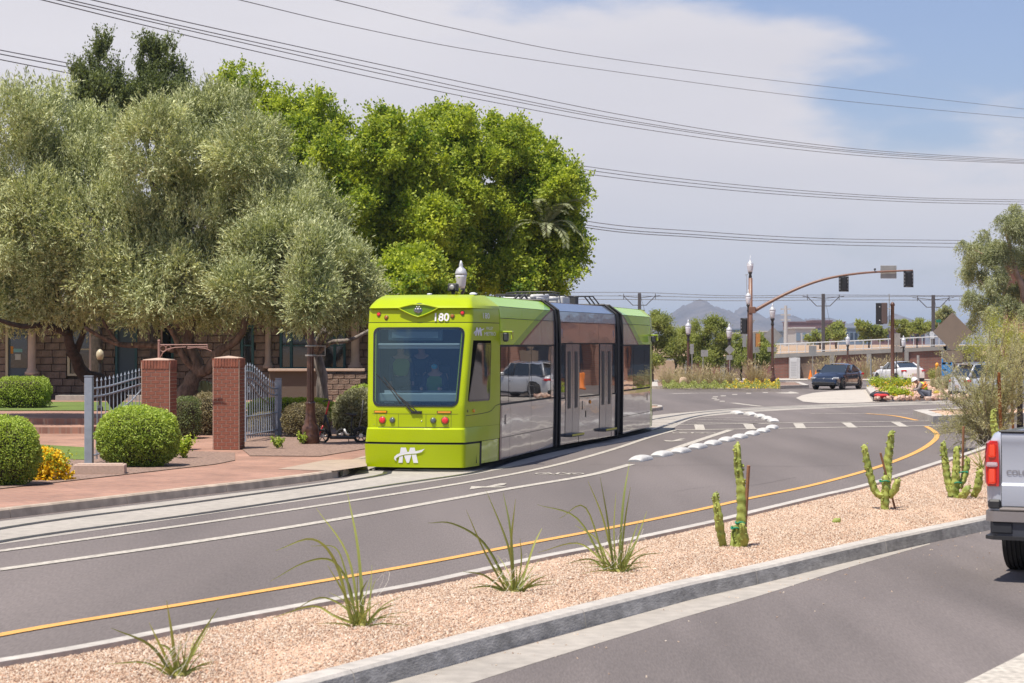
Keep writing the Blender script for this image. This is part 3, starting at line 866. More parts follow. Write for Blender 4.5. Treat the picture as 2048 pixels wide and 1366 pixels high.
# ------------------------------------------------------------------ streetcar
GREEN = (.37, .465, .0)
M_green = mat('streetcar_green_paint', GREEN, .32, coat=.12, spec=.3, vary=.05, vscale=1.2)
M_green2 = mat('streetcar_green_side_paint', (.38, .50, .01), .25, coat=.5, vary=.015, vscale=1)
def wavymetal(name, col, rough, metal, amp, sc=(1, 1.2, 3)):
    m = bpy.data.materials.new(name); m.use_nodes = True
    t = m.node_tree; b = t.nodes['Principled BSDF']
    b.inputs['Base Color'].default_value = (*col, 1); b.inputs['Roughness'].default_value = rough; b.inputs['Metallic'].default_value = metal
    b.inputs['Coat Weight'].default_value = .6; b.inputs['Coat Roughness'].default_value = .03
    co = t.nodes.new('ShaderNodeTexCoord'); mpn = t.nodes.new('ShaderNodeMapping'); mpn.inputs['Scale'].default_value = sc
    ns = t.nodes.new('ShaderNodeTexNoise'); ns.inputs['Scale'].default_value = 1.6; ns.inputs['Detail'].default_value = 1.5
    bp = t.nodes.new('ShaderNodeBump'); bp.inputs['Strength'].default_value = 1; bp.inputs['Distance'].default_value = amp
    t.links.new(co.outputs['Object'], mpn.inputs[0]); t.links.new(mpn.outputs[0], ns.inputs['Vector'])
    t.links.new(ns.outputs['Fac'], bp.inputs['Height']); t.links.new(bp.outputs[0], b.inputs['Normal']); t.links.new(bp.outputs[0], b.inputs['Coat Normal'])
    return m
M_silver = wavymetal('streetcar_silver_wrap', (.35, .35, .38), .13, .86, .0065, (.4, .45, 1.5))
M_silver_roof = wavymetal('streetcar_silver_fairing', (.42, .46, .52), .25, .8, .004)
M_tglass = wavymetal('mirror_tinted_glass', (.24, .225, .22), .015, .92, .0016, (1, .5, .8))
M_tglass.node_tree.nodes['Principled BSDF'].inputs['Coat Weight'].default_value = 0
M_frit = mat('glass_frit_black', (.012, .014, .018), .08, coat=.5)
M_bellow = mat('bellows_black', (.016, .016, .017), .55)
M_lamp_r = mat('red_lens', (.75, .02, .03), .12, coat=.8)
M_lamp_a = mat('amber_lens', (.80, .30, .01), .2, coat=.8)
M_lamp_rim = mat('dark_lamp_recess', (.16, .17, .02), .4)
M_lamp_c = mat('clear_headlamp', (.10, .13, .15), .08, .3, coat=1)
M_chrome = mat('chrome', (.6, .6, .62), .12, 1.0)
M_letter = mat('silver_lettering', (.78, .78, .80), .5)
def livery(name, sgn):
    m = bpy.data.materials.new(name); m.use_nodes = True
    t = m.node_tree; b = t.nodes['Principled BSDF']
    at = t.nodes.new('ShaderNodeAttribute'); at.attribute_name = 'liv'
    cr_ = t.nodes.new('ShaderNodeValToRGB'); cr_.color_ramp.interpolation = 'CONSTANT'
    mr_ = t.nodes.new('ShaderNodeMapRange'); mr_.inputs['From Min'].default_value = -3; mr_.inputs['From Max'].default_value = 3
    t.links.new(at.outputs['Fac'], mr_.inputs['Value']); t.links.new(mr_.outputs[0], cr_.inputs[0])
    stops = [(-3, (.42, .66, .05)), (-.85, (.22, .42, .05)), (-.14, (.12, .03, .05)), (.12, (.50, .50, .53))]
    els = cr_.color_ramp.elements
    while len(els) < 4: els.new(.5)
    for k, (p_, c_) in enumerate(stops): els[k].position = (p_ + 3) / 6; els[k].color = (*c_, 1)
    t.links.new(cr_.outputs[0], b.inputs['Base Color'])
    gt = t.nodes.new('ShaderNodeMath'); gt.operation = 'GREATER_THAN'; gt.inputs[1].default_value = .12
    ml = t.nodes.new('ShaderNodeMath'); ml.operation = 'MULTIPLY'; ml.inputs[1].default_value = .85
    t.links.new(at.outputs['Fac'], gt.inputs[0]); t.links.new(gt.outputs[0], ml.inputs[0]); t.links.new(ml.outputs[0], b.inputs['Metallic'])
    b.inputs['Roughness'].default_value = .16; b.inputs['Specular IOR Level'].default_value = .32
    co = t.nodes.new('ShaderNodeTexCoord'); ns = t.nodes.new('ShaderNodeTexNoise'); ns.inputs['Scale'].default_value = 1.8; ns.inputs['Detail'].default_value = 1
    bp = t.nodes.new('ShaderNodeBump'); bp.inputs['Distance'].default_value = .004
    t.links.new(co.outputs['Object'], ns.inputs['Vector']); t.links.new(ns.outputs['Fac'], bp.inputs['Height'])
    t.links.new(bp.outputs[0], b.inputs['Normal'])
    return m
M_liv = livery('streetcar_swoosh_wrap', 1)
# see-through windscreen
M_screen = bpy.data.materials.new('windscreen_glass'); M_screen.use_nodes = True
t_ = M_screen.node_tree; t_.nodes.remove(t_.nodes['Principled BSDF'])
tr_ = t_.nodes.new('ShaderNodeBsdfTransparent'); tr_.inputs[0].default_value = (.62, .74, .78, 1)
gl_ = t_.nodes.new('ShaderNodeBsdfGlossy'); gl_.inputs['Roughness'].default_value = .01; gl_.inputs['Color'].default_value = (.55, .82, .95, 1)
ly_ = t_.nodes.new('ShaderNodeLayerWeight'); ly_.inputs[0].default_value = .35
ma_ = t_.nodes.new('ShaderNodeMath'); ma_.operation = 'MULTIPLY_ADD'; ma_.inputs[1].default_value = .40; ma_.inputs[2].default_value = .10; ma_.use_clamp = True
mx_ = t_.nodes.new('ShaderNodeMixShader')
t_.links.new(ly_.outputs['Fresnel'], ma_.inputs[0]); t_.links.new(ma_.outputs[0], mx_.inputs[0])
t_.links.new(tr_.outputs[0], mx_.inputs[1]); t_.links.new(gl_.outputs[0], mx_.inputs[2])
t_.links.new(mx_.outputs[0], t_.nodes['Material Output'].inputs['Surface'])

DIR1 = Vector((.2077, .9782, 0)).normalized()
NOSE = Vector((-1.982, 42.82, 0.0))
TR = empty('streetcar', NOSE, -atan2(DIR1.x, DIR1.y),
           'lime green and silver three-section streetcar numbered 180 stopped at the brick sidewalk', 'streetcar')
TRi = Matrix.Translation(NOSE) @ Matrix.Rotation(-atan2(DIR1.x, DIR1.y), 4, 'Z')
TRi = TRi.inverted()
HW = 1.32
ZP = [.13, 1.2, 2.58, 3.15, 3.40, 3.62]
VP = [1.30, 1.32, 1.32, 1.31, 1.285, .98]
def vprof(z): return float(np.interp(z, ZP, VP))

def textpoly(txt, size, bold=False):
    cu = bpy.data.curves.new('t', 'FONT'); cu.body = txt; cu.size = size; cu.align_x = 'CENTER'; cu.resolution_u = 3
    if bold: cu.offset = size * .022
    o = bpy.data.objects.new('t', cu); COL.objects.link(o)
    bpy.context.view_layer.update()
    dg = bpy.context.evaluated_depsgraph_get()
    me = bpy.data.meshes.new_from_object(o.evaluated_get(dg))
    V = [tuple(v.co) for v in me.vertices]; Q = [tuple(p.vertices) for p in me.polygons]
    bpy.data.objects.remove(o); bpy.data.meshes.remove(me)
    return V, Q

def rot_mod(P0, d):
    """matrix (streetcar space <- module space) from world right-hand start point and direction"""
    d = Vector((d[0], d[1], 0)).normalized(); r = Vector((d.y, -d.x, 0))
    c = Vector(P0) - r * HW
    Mw = Matrix.Translation(c) @ Matrix.Rotation(-atan2(d.x, d.y), 4, 'Z')
    return TRi @ Mw
def panel(name, M, u0, u1, z0, z1, side, m, parent, out=.012, livf=None, g=.006, thick=.03, label=None):
    u0 += g; u1 -= g; z0 += g; z1 -= g
    zs = sorted(set([z0, z1] + [z for z in ZP if z0 < z < z1] + [z0 + (z1 - z0) * k / 4 for k in (1, 2, 3)]))
    us = [u0 + (u1 - u0) * k / 6 for k in range(7)]
    V = []; Q = []
    for z in zs:
        for u in us: V.append(M @ Vector((side * (vprof(z) + out), u, z)))
    nu = len(us); nz = len(zs)
    for a in range(nz - 1):
        for b in range(nu - 1):
            q = (a * nu + b, a * nu + b + 1, (a + 1) * nu + b + 1, (a + 1) * nu + b)
            Q.append(q if side > 0 else q[::-1])
    # rim turned inwards
    rim = [k for k in range(nu)] + [(k + 1) * nu - 1 for k in range(1, nz)] + [nz * nu - 1 - k for k in range(1, nu)] + [(nz - 1 - k) * nu for k in range(1, nz - 1)]
    o_ = len(V)
    zz_ = [(zs[k // nu], us[k % nu]) for k in range(nu * nz)]
    for k in rim: V.append(M @ Vector((side * (vprof(zz_[k][0]) + out - thick), zz_[k][1], zz_[k][0])))
    n_ = len(rim)
    for k in range(n_):
        q = (rim[k], o_ + k, o_ + (k + 1) % n_, rim[(k + 1) % n_])
        Q.append(q if side > 0 else q[::-1])
    o = meshobj(name, V, Q, m, parent)
    if livf:
        at = o.data.attributes.new('liv', 'FLOAT', 'POINT')
        vals = [livf(*zz_[k]) for k in range(nu * nz)] + [livf(*zz_[k]) for k in rim]
        at.data.foreach_set('value', vals)
    if label: o['label'] = label
    return o
def core(name, M, L, u0=0.0, z0=.3):
    mb = MB(); prof = [(z, vprof(z) - .03) for z in (z0, 1.2, 2.58, 3.15, 3.40, 3.60)]
    pts = [(v, z) for z, v in prof] + [(-v, z) for z, v in prof[::-1]]
    n_ = len(pts)
    V = [M @ Vector((p[0], u0, p[1])) for p in pts] + [M @ Vector((p[0], L, p[1])) for p in pts]
    Q = [tuple(range(n_)), tuple(range(n_, 2 * n_))[::-1]] + [((k + 1) % n_, k, n_ + k, n_ + (k + 1) % n_) for k in range(n_)]
    mb.add(V, Q)
    return mb.build(name, M_dark, TR)

# --- cab end (used for both ends): surface function
UA = 2.1; RC = .11
U0Z = [(.08, -.14), (.56, -.17), (.60, -.12), (.86, -.12), (.90, -.07), (1.32, -.06), (2.95, .27), (3.04, .30), (3.30, .34), (3.40, .40), (3.52, .56), (3.60, .85), (3.63, 1.15)]
W0Z = [(.08, 1.05), (.56, 1.07), (.9, 1.03), (1.3, 1.035), (3.0, 1.12), (3.3, 1.11), (3.45, 1.05), (3.6, .96), (3.63, .92)]
def u0f(z): return float(np.interp(z, *zip(*U0Z)))
def w0f(z): return float(np.interp(z, *zip(*W0Z)))
def Ssurf(a, z, off=0.0, u0=None):
    s_ = 1 if a >= 0 else -1; a = abs(a)
    uu = u0f(z) if u0 is None else u0(z); w = w0f(z)
    if z > 3.4: w = min(w, vprof(z))
    bul = .10
    if a <= 1:
        v = a * (w - RC); u = uu + bul * a * a; nv, nu = bul * 2 * a / (w - RC), -1.0
    elif a <= 2:
        t = (a - 1) * pi / 2
        v = w - RC + RC * sin(t); u = uu + bul + RC * (1 - cos(t)); nv, nu = sin(t), -cos(t)
    else:
        t = a - 2; uq = uu + bul + RC; vA = vprof(z)
        v = w + (vA - w) * (1 - (1 - t) ** 1.5); u = uq + (UA - uq) * t; nv, nu = 1.0, -.12
    L = hypot(nv, nu)
    return Vector((s_ * (v + off * nv / L), u + off * nu / L, z))
def a_of_u(u, z):
    uq = u0f(z) + .10 + RC
    return 2 + (u - uq) / (UA - uq)
def grid(name, avals, zvals, m, parent, M, hole=None, off=0.0, u0=None, closed_back=False, hole2=None):
    V = [M @ Ssurf(a, z, off, u0) for z in zvals for a in avals]
    na = len(avals); Q = []
    for k in range(len(zvals) - 1):
        for j in range(na - 1):
            am = (avals[j] + avals[j + 1]) / 2; zm = (zvals[k] + zvals[k + 1]) / 2
            if hole and hole[0] < am < hole[1] and hole[2] < zm < hole[3]: continue
            if hole2 and hole2[0] < abs(am) < hole2[1] and hole2[2] < zm < hole2[3]: continue
            Q.append((k * na + j, k * na + j + 1, (k + 1) * na + j + 1, (k + 1) * na + j))
    if M.determinant() < 0: Q = [q[::-1] for q in Q]
    o = meshobj(name, V, Q, m, parent)
    autosmooth(o, 28)
    return o
def lin(a, b, n): return [a + (b - a) * k / n for k in range(n + 1)]
def rrect_grid(name, corners, r, m, parent, M, off, rings=8, border=.06, mb_=None, nseg=10):
    """rounded quad in (a,z) space; corners bl, br, tr, tl; first ring uses m[0], rest m[1]"""
    bl, br, tr, tl = corners
    def P(s, t):
        x0 = bl[0] + (br[0] - bl[0]) * s; x1 = tl[0] + (tr[0] - tl[0]) * s
        y0 = bl[1] + (br[1] - bl[1]) * s; y1 = tl[1] + (tr[1] - tl[1]) * s
        return (x0 + (x1 - x0) * t, y0 + (y1 - y0) * t)
    wa = max(abs(br[0] - bl[0]), 1e-6); hz_ = abs(tl[1] - bl[1])
    rx, ry = r
    out = []
    for (cx, cy, t0) in ((rx, ry, pi), (1 - rx, ry, 1.5 * pi), (1 - rx, 1 - ry, 0), (rx, 1 - ry, .5 * pi)):
        for k in range(5):
            t = t0 + k / 4 * pi / 2
            out.append((cx + rx * cos(t), cy + ry * sin(t)))
        # straight side subdivision
        nx = {pi: (1 - rx, 0), 1.5 * pi: (1, 1 - ry), 0: (rx, 1), .5 * pi: (0, ry)}[t0]
        l = out[-1]
        for k in range(1, nseg): out.append((l[0] + (nx[0] - l[0]) * k / nseg, l[1] + (nx[1] - l[1]) * k / nseg))
    n_ = len(out)
    lv = [1.0, 1 - border] + [(1 - border) * (1 - k / rings) for k in range(1, rings)]
    V = []; Q = []; I = []
    for s_ in lv:
        for (x, y) in out:
            a, z = P(.5 + (x - .5) * s_, .5 + (y - .5) * s_); V.append(M @ Ssurf(a, z, off))
    a, z = P(.5, .5); V.append(M @ Ssurf(a, z, off))
    for k in range(len(lv) - 1):
        for j in range(n_):
            Q.append((k * n_ + j, k * n_ + (j + 1) % n_, (k + 1) * n_ + (j + 1) % n_, (k + 1) * n_ + j)); I.append(0 if k == 0 else 1)
    for j in range(n_): Q.append(((len(lv) - 1) * n_ + j, (len(lv) - 1) * n_ + (j + 1) % n_, len(V) - 1)); I.append(1)
    if M.determinant() < 0: Q = [q[::-1] for q in Q]
    return V, Q, I
def decal(name, V2, Q, a_z, m, parent, M, off=.008, uside=False):
    """flat print: V2 in metres around the centre; front (v,z) or side (u,z)"""
    V = []
    for (x, y, *_r) in V2:
        z = a_z[1] + y
        if uside: V.append(M @ Ssurf(a_of_u(a_z[0] + x, z), z, off))
        else: V.append(M @ Ssurf((a_z[0] + x) / (w0f(z) - RC), z, off))
    return meshobj(name, V, Q, m, parent)
def disc_on(name, v, z, r, m, parent, M, off=.01, depth=.02, n=18, uside=False):
    mb = MB()
    if uside: c = Ssurf(a_of_u(v, z), z, 0)
    else: c = Ssurf(v / (w0f(z) - RC), z, 0)
    c1 = Ssurf((v + .01) / (w0f(z) - RC), z) if not uside else Ssurf(a_of_u(v + .01, z), z)
    c2 = Ssurf(v / (w0f(z) - RC), z + .01) if not uside else Ssurf(a_of_u(v, z + .01), z + .01)
    nrm = (c1 - c).cross(c2 - c).normalized()
    if not uside and nrm.y > 0: nrm = -nrm
    if uside and nrm.x < 0: nrm = -nrm
    q = nrm.to_track_quat('Z', 'Y').to_matrix()
    mb.lathe([(r, -.03), (r, off), (r * .9, off + depth), (r * .5, off + depth * 1.3), (.002, off + depth * 1.4)], (0, 0, 0), n, q)
    V = [M @ (Vector(p) + c) for p in mb.v]
    return meshobj(name, V, mb.f, m, parent, True)

def mlogo(s):
    """letter M with a rising swoosh; s = height"""
    polys = [
        [(-.62, -.5), (-.30, -.5), (-.22, .02), (-.38, -.06)] ,
        [(-.66, -.5), (-.38, -.5), (-.30, .5), (-.48, .5)],
        [(-.48, .5), (-.14, .5), (.13, -.3), (.06, -.5), (-.09, -.5)],
        [(-.09, -.5), (.06, -.5), (.40, .5), (.16, .5), (-.04, -.1)],
        [(.16, .5), (.46, .5), (.68, -.5), (.36, -.5)],
    ]
    sw = []
    top = [(-.80, -.42), (-.95, -.28), (-.93, -.12), (-.75, .03), (-.45, .14), (-.1, .2), (.3, .22), (.75, .3), (1.15, .42)]
    bot = [(1.15, .42), (.92, .2), (.55, .1), (.2, .08), (-.1, .05), (-.42, -.02), (-.68, -.12), (-.82, -.24), (-.80, -.36)]
    polys_s = [top + bot[1:]]
    V = []; Q = []
    for p in polys[1:]:
        o = len(V); V += [(x * s, y * s, 0) for x, y in p]; Q.append(tuple(range(o, o + len(p))))
    V2 = []; Q2 = []
    for k in range(len(top) - 1):
        b0 = bot[len(bot) - 1 - k]; b1 = bot[len(bot) - 2 - k]
        o = len(V2); V2 += [(x * s, y * s, 0) for x, y in (top[k], b0, b1, top[k + 1])]; Q2.append((o, o + 1, o + 2, o + 3))
    return V, Q, V2, Q2

def cab(M, front=True):
    FR = list(lin(-1, 1, 20)); sideA = [1.25, 1.5, 1.75, 2.0]
    av = [-3, -2.8, -2.6, -2.35, -2.15] + [-s_ for s_ in sideA[::-1]] + FR + sideA + [2.15, 2.35, 2.6, 2.8, 3]
    av = sorted(set(round(a, 4) for a in av) | {-.9, .9, a1w, a2w, -a1w, -a2w})
    zs = sorted(set([.90, 1.0, 1.1, 1.2, 1.32, 1.36, 1.45] + lin(1.45, 2.85, 8) + [2.9, 2.95, 3.035]))
    shell = grid('cab_shell', av, zs, M_green, TR, M, hole=(-.9, .9, 1.36, 2.9), hole2=(a1w, a2w, 1.45, 2.6))
    grid('destination_fascia', av, [3.05, 3.15, 3.25, 3.30, 3.34], M_green, TR, M)
    # roof brow overhangs the fascia, then curves back into the roof
    grid('roof_brow', av, [3.34, 3.37, 3.40, 3.44, 3.48, 3.52, 3.56, 3.60, 3.63], M_green, TR, M, u0=lambda z: u0f(z) - .07 * max(0, 1 - (z - 3.34) / .16), off=.012)
    mb = MB(); ring = [Ssurf(a, 3.63, .012) for a in av]
    mb.add([M @ p for p in ring], [tuple(range(len(ring)))]); mb.build('roof_cap', M_green, TR)
    mb = MB()
    for z in (3.042, ):
        pass
    grid('seam_line', av, [3.033, 3.052], M_dark, TR, M, off=-.008)
    grid('band_panel', av, [.60, .7, .86, .885, .897], M_green, TR, M)
    grid('gap_behind_bumper', av, [.54, .62], M_dark, TR, M, off=-.05)
    bav = [a for a in av if abs(a) <= 2.36]
    bz = [.09, .12, .2, .35, .5, .545, .56]
    b_ = grid('bumper_skirt', bav, bz, M_green, TR, M, off=.0)
    av2 = [a for a in av if 2.4 < a] ; av2 = [2.42] + av2
    for sg in (1, -1):
        grid('cab_lower_panel', [sg * a for a in (av2 if sg > 0 else av2[::-1])], [.13, .3, .5, .59], M_green2, TR, M, off=-.01)
        grid('bumper_gap_strip', [sg * a for a in ((2.36, 2.42) if sg > 0 else (2.42, 2.36))], [.12, .3, .56], M_black, TR, M, off=-.015)
    # slot line above band
    V, Q, I = rrect_grid('slot', ((-.84, .893), (.80, .893), (.80, .908), (-.84, .908)), (.01, .3), None, TR, M, .004, 2, .1)
    meshobj('hood_slot', V, Q, M_dark, TR)
    # windscreen
    V, Q, I = rrect_grid('w', ((-.965, 1.325), (.965, 1.325), (.965, 2.945), (-.965, 2.945)), (.07, .085), None, TR, M, .012, 8, .045)
    ws = meshobj('windscreen', V, Q, [M_frit, M_screen], TR, True, I)
    for sg in (1, -1):
        c = ((sg * a1w, 1.42), (sg * a2w, 1.42), (sg * a2w, 2.62), (sg * (a1w + .12), 2.62))
        V, Q, I = rrect_grid('w', c, (.06, .05), None, TR, M, .010, 4, .07, nseg=4)
        if sg < 0: Q = [q[::-1] for q in Q]
        meshobj('cab_side_window', V, Q, [M_frit, M_cabglass], TR, True, I)
    # lamps
    for v in (-.68, .64): disc_on('headlamp_recess', v, 1.045, .088, M_lamp_rim, TR, M, .002, .004); disc_on('red_marker_lamp', v, 1.045, .066, M_lamp_r, TR, M, .012, .02)
    for v in (-.46, .40): disc_on('headlamp_recess', v, 1.045, .068, M_lamp_rim, TR, M, .002, .004); disc_on('headlamp', v, 1.045, .052, M_lamp_c, TR, M, .012, .02)
    for v, z in ((-.87, 3.21), (.90, 3.235)): disc_on('upper_lamp_recess', v, z, .056, M_lamp_rim, TR, M, .001, .003, 14); disc_on('upper_red_lamp', v, z, .038, M_lamp_r, TR, M, .01, .015, 14)
    for v, z in ((-.70, 3.145), (.70, 3.17)): disc_on('upper_lamp_recess', v, z, .056, M_lamp_rim, TR, M, .001, .003, 14); disc_on('upper_amber_lamp', v, z, .036, mat('amber_dark_lens', (.35, .10, .01), .15, coat=.8), TR, M, .01, .015, 14)
    # central headlamp in a diamond recess
    dia = []
    for k in range(25):
        t = -1 + 2 * k / 24; dia.append((t * .42, 3.335 + .10 * (1 - abs(t)) ** .8 * (1 if abs(t) < 1 else 0)))
    dn = []
    for k in range(25):
        t = 1 - 2 * k / 24; dn.append((t * .42, 3.335 - .175 * (1 - abs(t) ** 1.3)))
    V = [M @ Ssurf(x / 1.0, min(z, 3.40), .014, lambda z_: .285) for x, z in dia + dn[1:-1]]
    meshobj('lamp_recess', V, [tuple(range(len(V)))], mat('green_recess_paint', (.13, .25, .005), .4), TR)
    rim_pts = [M @ Ssurf(x, min(z, 3.41), .02, lambda z_: .285) for x, z in dia + dn[1:-1]]
    mb = MB(); mb.tube(rim_pts + [rim_pts[0]], .016, 6, False); mb.build('recess_rim', M_green, TR, True)
    disc_on('centre_headlamp_ring', 0, 3.32, .125, mat('dark_chrome', (.25, .26, .28), .25, .9), TR, M, .035, .02, 22)
    disc_on('centre_headlamp', 0, 3.32, .10, M_lamp_c, TR, M, .05, .02, 22)
    mb = MB()
    for k in range(6):
        a = k * pi / 3; mb.ball(Ssurf(0, 3.32) + Vector((.052 * cos(a), -.085, .052 * sin(a))), .015, 8, 5)
    mb.ball(Ssurf(0, 3.32) + Vector((0, -.085, 0)), .022, 8, 5)
    meshobj('led_bulbs', [M @ Vector(p) for p in mb.v], mb.f, M_globe, TR, True)
    # amber bars with a black mount
    for v in (-.72, .62):
        for (hw, hh, mm, off, nm) in ((.148, .022, M_black, .004, 'marker_bar_mount'), (.13, .017, M_lamp_a, .014, 'amber_marker_bar')):
            V = []
            for (x, y) in [(-hw, -hh), (0, -hh), (hw, -hh), (hw, hh), (0, hh), (-hw, hh)]: V.append(M @ Ssurf((v + x) / (w0f(1.2) - RC), 1.215 + y, off))
            meshobj(nm, V, [(0, 1, 4, 5), (1, 2, 3, 4)], mm, TR)
    # hood seams, lamp panel screws and latch
    for v in (-.80, -.33, .25, .76):
        V = [M @ Ssurf((v + x) / .92, z, .003) for x, z in ((-.003, .91), (.003, .91), (.003, 1.17), (-.003, 1.17))]
        meshobj('panel_seam', V, [(0, 1, 2, 3)], M_dark, TR)
    V = [M @ Ssurf(a, z, .003) for z in (1.172, 1.178) for a in lin(-.98, .98, 14)]
    meshobj('panel_seam', V, [(k, k + 1, 15 + k + 1, 15 + k) for k in range(14)], M_dark, TR)
    for v in (-.86, -.74, -.60, .30, .44, .60, .70):
        for z in (.95, 1.15):
            if abs(v) > .3: disc_on('screw', v, z, .007, M_chrome, TR, M, .002, .003, 6)
    disc_on('latch', .16, 1.03, .014, M_chrome, TR, M, .002, .005, 8)
    # wipers
    mb = MB()
    a0 = Ssurf(-.02, 1.20, .03); e1 = Ssurf(-.72, 1.93, .035); e2 = Ssurf(-.60, 1.75, .04)
    mb.tube([a0, a0.lerp(e1, .45) + Vector((0, -.05, 0)), e1], [.018, .014, .007], 6)
    mb.tube([a0 + Vector((.12, 0, .0)), (a0 + Vector((.12, 0, 0))).lerp(e2, .5) + Vector((0, -.05, 0)), e2], [.014, .010, .006], 6)
    b0 = Ssurf(-.90, 2.42, .03); b1 = Ssurf(-.42, 1.45, .03)
    mb.tube([Ssurf(-.88, 1.98, .03), Ssurf(-.5, 1.62, .035), Ssurf(-.30, 1.38, .03)], .010, 5)
    meshobj('wiper', [M @ Vector(p) for p in mb.v], mb.f, M_black, TR)
    mb = MB(); mb.box(Ssurf(.06, 1.21, .01), (.22, .05, .05)); meshobj('wiper_mount', [M @ Vector(p) for p in mb.v], mb.f, M_black, TR)
    # lettering and logos
    V, Q = textpoly('180', .225, True); xs = .0
    decal('fleet_number', V, Q, (.47, 3.075), M_letter, TR, M, .024)
    V, Q, V2, Q2 = mlogo(.31)
    decal('bumper_logo', V, Q, (-.10, .34), M_letter, TR, M, .010)
    decal('bumper_logo_swoosh', [(x, y - .012, 0) for x, y, _ in V2], Q2, (-.10, .34), M_green, TR, M, .0125)
    decal('bumper_logo_swoosh', V2, Q2, (-.10, .345), M_letter, TR, M, .015)
    for sg in ((1,) if front else ()):
        V, Q = textpoly('180', .16); V = [(x * .95 * 1.9, y * 1.05, 0) for x, y, *_ in V]
        decal('side_fleet_number', V, Q, (1.12, 3.13), M_letter, TR, M, .026, uside=True)
        V, Q = textpoly('VALLEY', .085); V = [(x * 1.9 * .8, y, 0) for x, y, *_ in V]
        decal('side_lettering', V, Q, (1.35, 2.90), M_letter, TR, M, .012, uside=True)
        V, Q = textpoly('METRO', .11); V = [(x * 2.0, y, 0) for x, y, *_ in V]
        decal('side_lettering', V, Q, (1.38, 2.775), M_letter, TR, M, .012, uside=True)
        V, Q, V2, Q2 = mlogo(.17)
        decal('side_logo', [(x * 1.6, y, 0) for x, y, _ in V], Q, (.72, 2.855), M_letter, TR, M, .012, uside=True)
        decal('side_logo_swoosh', [(x * 1.6, y, 0) for x, y, _ in V2], Q2, (.72, 2.86), M_letter, TR, M, .016, uside=True)
    disc_on('side_marker_dark', .22, 1.23, .03, M_lamp_rim, TR, M, .004, .01, 12, True)
    disc_on('side_indicator', .50, 1.23, .038, M_lamp_a, TR, M, .01, .02, 12, True)
    # step in lower body seam on the cab side
    pts = [(.15, 1.14), (.9, 1.16), (1.3, 1.18), (1.5, 1.21), (1.75, 1.30), (2.08, 1.33)]
    for (u_a, z_a), (u_b, z_b) in zip(pts[:-1], pts[1:]):
        V = [M @ Ssurf(a_of_u(u, z + dz), z + dz, .004) for (u, z, dz) in ((u_a, z_a, -.006), (u_b, z_b, -.006), (u_b, z_b, .006), (u_a, z_a, .006))]
        meshobj('panel_seam', V, [(0, 1, 2, 3)], M_dark, TR)
a1w, a2w = 2.03, 2.62
M_cabglass = mat('cab_side_glass', (.02, .022, .024), .04, coat=1.0, spec=.9)
Mf = Matrix.Identity(4)
cab(Mf, True)
# interior of the cab
M_dash = mat('dashboard_grey', (.36, .42, .42), .7)
mb = MB(); mb.box((0, .62, 1.50), (1.7, .75, .18), bev=.02); mb.box((0, .95, 1.58), (1.5, .12, .10), bev=.02)
mb.build('dashboard', M_dash, TR)
mb = MB()
for k in range(3):
    for s_ in (-1, 1): mb.box((-.22 + s_ * .13, .36 + k * .13, 1.594), (.2, .05, .012))
mb.build('dashboard_vents', M_black, TR)
mb = MB(); mb.box((0, 2.0, 1.9), (2.3, .04, 2.6)); mb.box((0, 1.2, .95), (2.1, 1.9, .04)); mb.box((0, 1.3, 3.0), (2.1, 1.5, .03)); mb.build('cab_lining', M_dark, TR)
mb = MB(); mb.tube([(-.86, .34, 2.585), (.86, .34, 2.585)], .03, 8); mb.box((0, .345, 2.54), (1.72, .01, .07)); mb.build('sun_blind', mat('blind_grey', (.42, .45, .45), .7), TR)
mb = MB(); mb.box((-.08, .36, 2.79), (1.16, .05, .24), bev=.02); mb.build('display_frame', mat('display_frame_blue', (.05, .10, .13), .4), TR)
mb = MB(); mb.box((-.08, .33, 2.79), (.98, .03, .13)); mb.build('destination_display', mat('display_face', (.16, .23, .26), .5), TR)
mb = MB(); mb.box((-.62, .30, 1.52), (.20, .01, .26), rz=.3); mb.build('paper_notice', mat('white_paper', (.6, .65, .66), .8), TR)
mb = MB(); mb.box((.15, 1.45, 1.75), (.5, .12, .8), bev=.03); mb.box((.15, 1.2, 1.35), (.5, .5, .12), bev=.03); mb.build('driver_seat', mat('seat_fabric', (.04, .05, .06), .9), TR)

